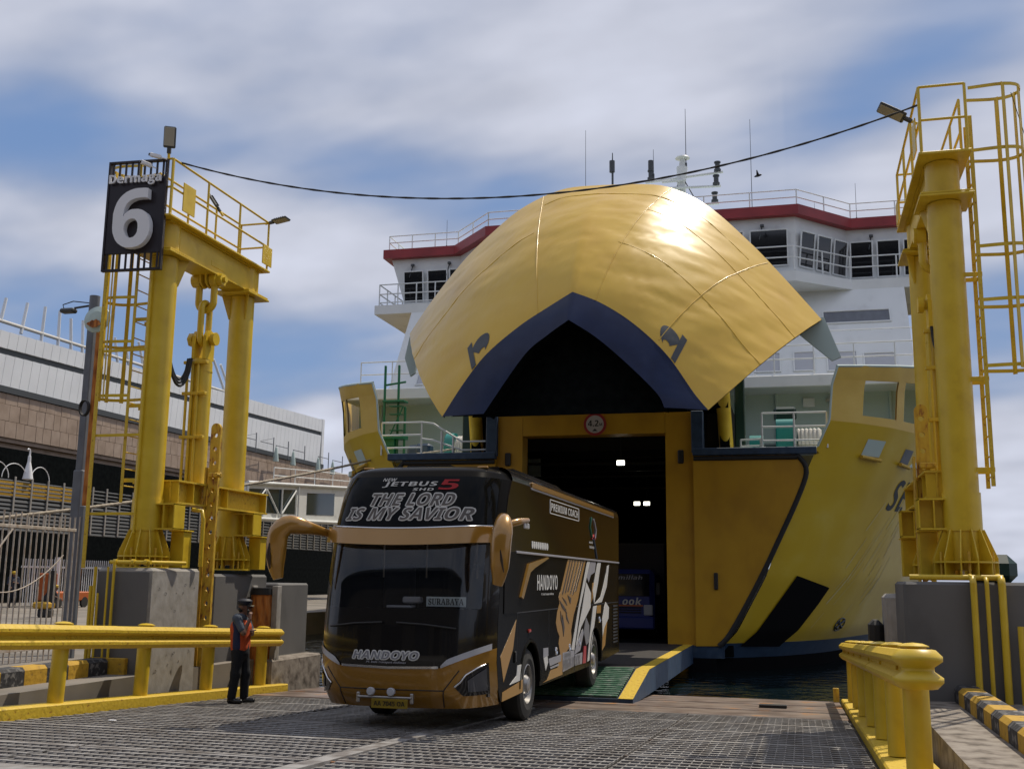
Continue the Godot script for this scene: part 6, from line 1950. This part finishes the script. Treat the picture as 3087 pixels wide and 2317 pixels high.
	obj("side_lettering", b, M.print_white, t)
	b = MB.new(); b.add(stext(text_mb("HIGH DECK", font, 1.5, 0.17), -19.6, 0.16, 0.013), Transform3D()); b.add(stext(text_mb("SUPER", font, 0.6, 0.08), -19.2, 0.3, 0.013), Transform3D())
	obj("side_lettering", b, M.print_grey, t)
	for q in [["print_mid", [-21.75, 2.8, -22.0, 2.6, -21.9, 2.42]], ["green", [-21.6, 2.42, -21.35, 2.62, -21.5, 2.82]], ["print_red", [-21.55, 2.4, -21.75, 2.48, -21.9, 2.4]], ["navy_dull", [-21.75, 2.4, -21.95, 2.2, -22.1, 1.98 + 0.05]]]:
		b = MB.new(); b.tube([Vector3(XR + 0.008, q[1][1], q[1][0]), Vector3(XR + 0.008, q[1][3], q[1][2]), Vector3(XR + 0.008, q[1][5], q[1][4])], 0.02, 6); obj("side_emblem", b, M[q[0]], t)
	b = MB.new(); b.cbox(Vector3(XR + 0.01, 0.83, -16.35), Vector3(0.03, 0.05, 0.14), 0.01); obj("side_lamp", b, mat(lin(.4, .03, .02), 0.2), t)
	for q in [[-18.3, 0.42], [-19.42, 0.42], [-20.3, 0.47], [-22.45, 0.8]]:
		b = MB.new(); b.lathe([Vector2(0.0, 0.0), Vector2(0.03, 0.004), Vector2(0.06, 0.016), Vector2(0.07, 0.0)], Vector3(XR, q[1], q[0]), Vector3.RIGHT, 14); obj("hatch_lock", b, M.chrome, t)
	b = MB.new(); b.cbox(Vector3(XR + 0.012, 0.5, -15.5), Vector3(0.03, 0.16, 0.06), 0.012); obj("door_handle", b, M.black, t)
	b = MB.new(); b.mm(XR + 0.003, XR + 0.012, 1.12, 1.98, -15.6, -14.86); obj("door_glass", b, M.coach_grey, t)
	for kk in 12:
		b = MB.new(); b.mm(XR + 0.002, XR + 0.014, 0.25 + kk * 0.07, 0.285 + kk * 0.07, -24.7, -24.1); obj("grille_slat", b, M.black, t)
	# lettering on the front
	for q in [["THE LORD", 1.22, 0.17, 0.1, 2.66], ["IS MY SAVIOR", 1.8, 0.17, 0.08, 2.46]]:
		b = outline(slant(text_mb(q[0], font, q[1], q[2]), 0.35), 0.017); obj("screen_lettering", ftext(b, q[3], q[4], 0.012), M.print_white, t)
		b = slant(text_mb(q[0], font, q[1], q[2]), 0.35); obj("screen_lettering", ftext(b, q[3], q[4], 0.016), M.letter_fill, t)
	b = slant(text_mb("JETBUS", font, 0.8, 0.085), 0.3); obj("screen_lettering", ftext(b, 0.02, 2.878, 0.012), M.print_white, t)
	b = slant(text_mb("NEW", font, 0.2, 0.045), 0.3); obj("screen_lettering", ftext(b, -0.3, 2.95, 0.012), M.print_white, t)
	b = slant(text_mb("SHD", font, 0.3, 0.04), 0.3); obj("screen_lettering", ftext(b, 0.24, 2.805, 0.012), M.print_white, t)
	b = slant(text_mb("5", font, 0.26, 0.15), 0.3); obj("screen_lettering", ftext(b, 0.6, 2.875, 0.012), M.print_red, t)
	b = outline(slant(text_mb("HANDOYO", font, 0.9, 0.1), 0.3), 0.014); obj("nose_lettering", ftext(b, -0.04, 0.6, 0.012), M.print_white, t)
	b = slant(text_mb("HANDOYO", font, 0.9, 0.1), 0.3); obj("nose_lettering", ftext(b, -0.04, 0.6, 0.016), mat(lin(.2, .2, .22), 0.4), t)
	b = slant(text_mb("PT. Indo Transport Abdimas", font, 0.55, 0.035), 0.2); obj("nose_lettering", ftext(b, -0.03, 0.508, 0.012), M.print_mid, t)
	rebase(t, Vector3(CX, -0.48, -19.3))

func lorry() -> void:
	var t := thing("lorry", "blue lorry waiting inside the ferry behind the coach", "truck")
	var blue := mat(lin(.03, .045, .2), 0.3)
	var X := -5.55; var Z := -36.0; var g := -0.27
	var b := MB.new()
	b.cbox(Vector3(X, g + 1.35, Z - 0.8), Vector3(1.95, 1.75, 1.6), 0.16)
	obj("cab", b, blue, t)
	b = MB.new(); b.cbox(Vector3(X, g + 1.72, Z + 0.008), Vector3(1.62, 0.72, 0.03), 0.012); obj("windscreen", b, M.glass_dark, t)
	b = MB.new(); b.cbox(Vector3(X, g + 0.52, Z + 0.06), Vector3(1.98, 0.4, 0.2), 0.05); obj("bumper", b, blue, t)
	for k in 3:
		b = MB.new(); b.cbox(Vector3(X, g + 0.84 + 0.08 * k, Z + 0.015), Vector3(1.1, 0.035, 0.04), 0.01); obj("grille_bar", b, M.black, t)
	for s in [-1, 1]:
		b = MB.new(); b.cbox(Vector3(X + s * 0.78, g + 0.92, Z + 0.02), Vector3(0.3, 0.34, 0.06), 0.04); obj("headlamp", b, M.lens, t)
		b = MB.new(); b.cbox(Vector3(X + s * 1.12, g + 1.6, Z + 0.1), Vector3(0.16, 0.42, 0.08), 0.03); obj("mirror", b, M.black, t)
		b = MB.new(); b.cyl(Vector3(X + s * 0.75, g + 0.4, Z - 0.9), Vector3(X + s * 0.98, g + 0.4, Z - 0.9), 0.4, 0.4, 24); obj("wheel", b, M.tyre, t)
	b = MB.new(); b.cbox(Vector3(X, g + 1.95, Z - 4.2), Vector3(2.25, 2.35, 5.0), 0.03); obj("cargo_box", b, mat(lin(.035, .035, .04), 0.7), t)
	b = MB.new(); b.mm(X - 0.9, X + 0.9, g + 0.45, g + 0.75, Z - 6.5, Z - 0.2); obj("chassis", b, M.black, t)
	var tx := slant(text_mb("Bismillah", font, 1.15, 0.14), 0.3)
	b = MB.new(); b.add(tx, Transform3D(Basis(), Vector3(X + 0.02, g + 1.96, Z + 0.03))); obj("screen_lettering", b, M.print_mid, t)
	tx = slant(text_mb("ook", font, 0.62, 0.24), 0.2)
	b = MB.new(); b.add(tx, Transform3D(Basis(), Vector3(X + 0.25, g + 1.2, Z + 0.012))); obj("front_lettering", b, M.print_white, t)
	b = MB.new(); b.cbox(Vector3(X + 0.1, g + 1.06, Z + 0.006), Vector3(1.0, 0.05, 0.012), 0.003); obj("front_stripe", b, mat(lin(.5, .13, .02), 0.5), t)
	rebase(t, Vector3(X, g, Z - 3.0))

# surface nets over smoothly joined tapered capsules [a, b, ra, rb]
func blend(prims: Array, cell: float, k: float) -> MB:
	var lo := Vector3(1e9, 1e9, 1e9); var hi := -lo
	for p in prims:
		var r := maxf(p[2], p[3]) + k + cell * 2
		lo = lo.min((p[0] as Vector3).min(p[1]) - Vector3(r, r, r)); hi = hi.max((p[0] as Vector3).max(p[1]) + Vector3(r, r, r))
	var nx := int((hi.x - lo.x) / cell) + 2; var ny := int((hi.y - lo.y) / cell) + 2; var nz := int((hi.z - lo.z) / cell) + 2
	var f := PackedFloat32Array()
	f.resize(nx * ny * nz); f.fill(10.0)
	for p in prims:
		var a: Vector3 = p[0]; var b: Vector3 = p[1]
		var r := maxf(p[2], p[3]) + k + cell * 2
		var q0 := ((a.min(b) - Vector3(r, r, r)) - lo) / cell; var q1 := ((a.max(b) + Vector3(r, r, r)) - lo) / cell
		var ab := b - a
		var l2 := maxf(ab.length_squared(), 1e-9)
		for z in range(maxi(0, int(q0.z)), mini(nz, int(q1.z) + 1)):
			for y in range(maxi(0, int(q0.y)), mini(ny, int(q1.y) + 1)):
				for x in range(maxi(0, int(q0.x)), mini(nx, int(q1.x) + 1)):
					var w := lo + Vector3(x, y, z) * cell
					var t := clampf((w - a).dot(ab) / l2, 0.0, 1.0)
					var d := w.distance_to(a + ab * t) - lerpf(p[2], p[3], t)
					var i := (z * ny + y) * nx + x
					var o := f[i]
					var h := maxf(k - absf(o - d), 0.0) / k
					f[i] = minf(o, d) - h * h * k * 0.25
	var ids := {}
	var vs := PackedVector3Array(); var ns := PackedVector3Array()
	var off := [0, 1, nx, nx + 1, nx * ny, nx * ny + 1, nx * ny + nx, nx * ny + nx + 1]
	var mb := MB.new()
	for z in nz - 1:
		for y in ny - 1:
			for x in nx - 1:
				var i := (z * ny + y) * nx + x
				var neg := 0
				if f[i] > 4.0 * cell: continue
				for c in 8:
					if f[i + off[c]] < 0: neg += 1
				if neg == 0 or neg == 8: continue
				var sum := Vector3.ZERO; var cnt := 0
				for e in [[0, 1], [2, 3], [4, 5], [6, 7], [0, 2], [1, 3], [4, 6], [5, 7], [0, 4], [1, 5], [2, 6], [3, 7]]:
					var fa := f[i + off[e[0]]]; var fb := f[i + off[e[1]]]
					if (fa < 0) != (fb < 0):
						var t := fa / (fa - fb)
						var pa := Vector3(e[0] & 1, (e[0] >> 1) & 1, (e[0] >> 2) & 1); var pb := Vector3(e[1] & 1, (e[1] >> 1) & 1, (e[1] >> 2) & 1)
						sum += pa.lerp(pb, t); cnt += 1
				ids[i] = vs.size()
				vs.append(lo + (Vector3(x, y, z) + sum / cnt) * cell)
				var g := Vector3(f[i + 1] - f[i] + f[i + off[7]] - f[i + off[6]], f[i + nx] - f[i] + f[i + off[7]] - f[i + off[5]], f[i + nx * ny] - f[i] + f[i + off[7]] - f[i + off[3]])
				ns.append(g.normalized())
	var st := [1, nx, nx * ny]
	for i in ids:
		for ax in 3:
			var u: int = st[(ax + 1) % 3]; var w: int = st[(ax + 2) % 3]
			if not (ids.has(i - u) and ids.has(i - w) and ids.has(i - u - w)): continue
			var fa := f[i]; var fb := f[i + st[ax]]
			if (fa < 0) == (fb < 0): continue
			var q := [ids[i], ids[i - u], ids[i - u - w], ids[i - w]]
			for tr in [[0, 1, 2], [0, 2, 3]]:
				var t2: Array = tr if fa < 0 else [tr[0], tr[2], tr[1]]
				for c in [t2[0], t2[2], t2[1]]:
					mb.v.append(vs[q[c]]); mb.n.append(ns[q[c]])
	return mb

func person(label: String, at: Vector3, turn: float, J: Dictionary, C: Dictionary, cell: float, helmet: bool) -> void:
	var t := thing("person", label, "person", "", at)
	t.rotation.y = turn
	var skin := mat(lin(.17, .085, .055), 0.6)
	var H: Vector3 = J.head
	var body := [[J.pelvis, J.chest, 0.1, 0.11], [J.chest, J.neck, 0.09, 0.05], [J.neck, H - Vector3(0, 0.06, 0), 0.052, 0.052], [H + Vector3(-0.02, 0.03, 0), H + Vector3(0.015, 0.02, 0), 0.088, 0.082], [H + Vector3(0.045, -0.04, 0), H + Vector3(0.05, -0.075, 0), 0.05, 0.04], [H + Vector3(0.095, 0.0, 0), H + Vector3(0.108, -0.025, 0), 0.012, 0.016], [H + Vector3(0.075, -0.07, -0.018), H + Vector3(0.075, -0.07, 0.018), 0.018, 0.018]]
	for s in ["l", "r"]:
		body.append([J[s + "sho"], J[s + "elb"], 0.045, 0.038]); body.append([J[s + "elb"], J[s + "wri"], 0.042, 0.027])
		body.append([J[s + "hip"], J[s + "kne"], 0.07, 0.05]); body.append([J[s + "kne"], J[s + "ank"], 0.05, 0.035])
		body.append([J.neck - Vector3(0, 0.05, 0), J[s + "sho"], 0.06, 0.055])
		body.append([H + Vector3(-0.01, -0.01, 0.084 if s == "r" else -0.084), H + Vector3(-0.015, 0.025, 0.09 if s == "r" else -0.09), 0.014, 0.018])
	var bm := blend(body, cell, 0.035)
	for s in ["l", "r"]:
		var w: Vector3 = J[s + "wri"]; var d: Vector3 = J[s + "hand"]
		var sd := d.cross(Vector3(0, 1, 0.3)).normalized()
		var hand := [[w, w + d * 0.075, 0.024, 0.03]]
		for k in 4:
			var b0 := w + d * 0.08 + sd * (k - 1.5) * 0.019
			var curl := d.cross(sd) * 0.022
			var L := [0.03, 0.036, 0.034, 0.026][k] as float
			hand.append([b0, b0 + d * L + curl * 0.5, 0.0095, 0.009]); hand.append([b0 + d * L + curl * 0.5, b0 + d * L * 1.4 + curl * 2.0, 0.009, 0.008])
		hand.append([w + d * 0.03 - sd * 0.025, w + d * 0.06 - sd * 0.052, 0.012, 0.01]); hand.append([w + d * 0.06 - sd * 0.052, w + d * 0.09 - sd * 0.05, 0.01, 0.009])
		bm.add(blend(hand, maxf(cell * 0.4, 0.005), 0.012), Transform3D())
	obj("body", bm, skin, t)
	var tro := [[J.pelvis + Vector3(0, 0.08, 0), J.pelvis - Vector3(0, 0.06, 0), 0.145, 0.15]]
	for s in ["l", "r"]:
		tro.append([J[s + "hip"], J[s + "kne"], 0.105, 0.082]); tro.append([J[s + "kne"], J[s + "ank"] + Vector3(0, 0.02, 0), 0.08, 0.072])
	obj("trousers", blend(tro, cell, 0.05), mat(C.trousers, 0.9), t)
	var sh := [[J.pelvis + Vector3(0, 0.08, 0), J.chest, 0.13, 0.142], [J.chest, J.neck - Vector3(0, 0.05, 0), 0.13, 0.075]]
	for s in ["l", "r"]:
		sh.append([J.neck - Vector3(0, 0.07, 0), J[s + "sho"], 0.08, 0.075])
		var e: Vector3 = (J[s + "sho"] as Vector3).lerp(J[s + "elb"], C.sleeve)
		sh.append([J[s + "sho"], e, 0.07, 0.064])
	obj("shirt", blend(sh, cell, 0.045), mat(C.shirt, 0.9), t)
	var ve := []
	for s in [-1, 1]:
		ve.append([J.pelvis + Vector3(0.0, 0.03, s * 0.05), J.chest + Vector3(0, 0, s * 0.05), 0.145, 0.158]); ve.append([J.chest + Vector3(0, 0, s * 0.05), J.neck + Vector3(-0.02, -0.08, s * 0.1), 0.155, 0.07])
	obj("vest", blend(ve, cell, 0.03), mat(C.vest, 0.8), t)
	if C.has("side"):
		var vs := []
		for s in [-1, 1]: vs.append([J.pelvis + Vector3(0.0, 0.03, s * 0.105), J.chest + Vector3(0, 0.06, s * 0.115), 0.1, 0.102])
		obj("vest_side", blend(vs, cell, 0.02), mat(C.side, 0.8), t)
	for s in ["l", "r"]:
		var a: Vector3 = J[s + "ank"]
		var bo := [[a + Vector3(0, 0.06, 0), a + Vector3(0, -0.02, 0), 0.062, 0.058], [a + Vector3(-0.03, -0.045, 0), a + Vector3(0.16, -0.05, 0), 0.045, 0.04]]
		obj("boot", blend(bo, maxf(cell * 0.8, 0.01), 0.03), mat(lin(.012, .012, .013), 0.25), t)
	var b := MB.new()
	var hp := H + Vector3(-0.005, 0.045, 0)
	b.lathe([Vector2(0.108, -0.005), Vector2(0.122, 0.03), Vector2(0.125, 0.07), Vector2(0.08, 0.1), Vector2(0.0, 0.11)], hp, Vector3.UP, 24)
	var brim := PackedVector2Array()
	for i in 15:
		var a := -1.2 + 2.4 * i / 14.0
		brim.append(Vector2(0.05 + 0.105 * cos(a), 0.1 * sin(a)))
	b.prism(brim, hp + Vector3(0.005, 0.0, 0), Vector3(1, -0.22, 0).normalized(), Vector3(0, 0, 1), Vector3(0, 0.012, 0))
	var cp := obj("hard_hat" if helmet else "cap", b, mat(C.cap, 0.6), t)
	if not helmet:
		b = MB.new(); b.cbox(hp + Vector3(0.108, 0.045, 0), Vector3(0.012, 0.035, 0.05), 0.004); obj("cap_badge", b, mat(lin(.45, .36, .16), 0.5), cp)
		b = MB.new(); b.cbox(hp + Vector3(0.135, -0.012, 0), Vector3(0.035, 0.008, 0.09), 0.003); obj("brim_braid", b, mat(lin(.5, .46, .3), 0.5), cp)
	b = blend([[H + Vector3(-0.05, 0.02, -0.03), H + Vector3(-0.055, -0.03, 0.03), 0.062, 0.05]], maxf(cell * 0.8, 0.01), 0.02)
	obj("hair", b, mat(lin(.01, .009, .009), 0.7), t)

func people() -> void:
	var J := {"pelvis": Vector3(0, 0.9, 0), "chest": Vector3(-0.01, 1.25, 0), "neck": Vector3(0.0, 1.46, 0), "head": Vector3(0.045, 1.575, 0),
		"lsho": Vector3(0, 1.4, -0.185), "lelb": Vector3(0.1, 1.14, -0.22), "lwri": Vector3(0.2, 1.2, -0.02), "lhand": Vector3(0.2, 0.1, 0.9).normalized(),
		"rsho": Vector3(-0.01, 1.4, 0.185), "relb": Vector3(0.13, 1.17, 0.23), "rwri": Vector3(0.2, 1.4, 0.14), "rhand": Vector3(-0.2, 0.9, -0.35).normalized(),
		"lhip": Vector3(0.01, 0.87, -0.09), "lkne": Vector3(0.07, 0.49, -0.1), "lank": Vector3(0.07, 0.095, -0.1), "rhip": Vector3(0, 0.87, 0.09), "rkne": Vector3(-0.02, 0.49, 0.1), "rank": Vector3(-0.07, 0.095, 0.1)}
	person("man in navy cap and orange vest holding a radio to his mouth", Vector3(-9.2, deck_y(-17.15) + 0.0, -17.15), 0.12, J, {"trousers": lin(.006, .007, .010), "shirt": lin(.075, .09, .115), "sleeve": 0.75, "vest": lin(.5, .07, .012), "side": lin(.012, .018, .06), "cap": lin(.006, .008, .018)}, 0.016, false)
	var b := MB.new()
	b.cbox(Vector3(-9.2 + 0.165, deck_y(-17.15) + 1.5, -17.05), Vector3(0.03, 0.1, 0.05), 0.01)
	b.cyl(Vector3(-9.2 + 0.16, deck_y(-17.15) + 1.55, -17.04), Vector3(-9.2 + 0.15, deck_y(-17.15) + 1.63, -17.04), 0.008, 0.006, 6)
	tag(obj("handheld_radio", b, M.black), "small black radio held by the man in the navy cap", "radio")
	var J2 := J.duplicate()
	J2.rwri = Vector3(0.2, 1.0, 0.2); J2.relb = Vector3(0.02, 1.14, 0.24); J2.rhand = Vector3(0.8, -0.4, -0.2).normalized()
	person("worker in dark clothes and yellow helmet standing behind the fence", Vector3(-36.5, -0.05, -45.3), -0.6, J2, {"trousers": lin(.02, .025, .035), "shirt": lin(.025, .035, .06), "sleeve": 1.0, "vest": lin(.03, .035, .05), "cap": lin(.5, .33, .02)}, 0.03, true)
	var J3 := {"pelvis": Vector3(0, 0.42, 0), "chest": Vector3(0.2, 0.72, 0), "neck": Vector3(0.32, 0.88, 0), "head": Vector3(0.42, 0.96, 0),
		"lsho": Vector3(0.26, 0.84, -0.18), "lelb": Vector3(0.42, 0.6, -0.2), "lwri": Vector3(0.6, 0.5, -0.1), "lhand": Vector3(0.8, -0.5, 0.1).normalized(),
		"rsho": Vector3(0.26, 0.84, 0.18), "relb": Vector3(0.42, 0.6, 0.2), "rwri": Vector3(0.6, 0.5, 0.1), "rhand": Vector3(0.8, -0.5, -0.1).normalized(),
		"lhip": Vector3(0, 0.4, -0.1), "lkne": Vector3(0.38, 0.5, -0.14), "lank": Vector3(0.1, 0.095, -0.14), "rhip": Vector3(0, 0.4, 0.1), "rkne": Vector3(0.38, 0.48, 0.14), "rank": Vector3(0.08, 0.095, 0.14)}
	person("crouching worker in dark clothes and yellow helmet at the orange cart", Vector3(-34.6, -0.05, -45.3), 0.3, J3, {"trousers": lin(.02, .022, .03), "shirt": lin(.02, .022, .03), "sleeve": 1.0, "vest": lin(.022, .024, .03), "cap": lin(.5, .33, .02)}, 0.03, true)
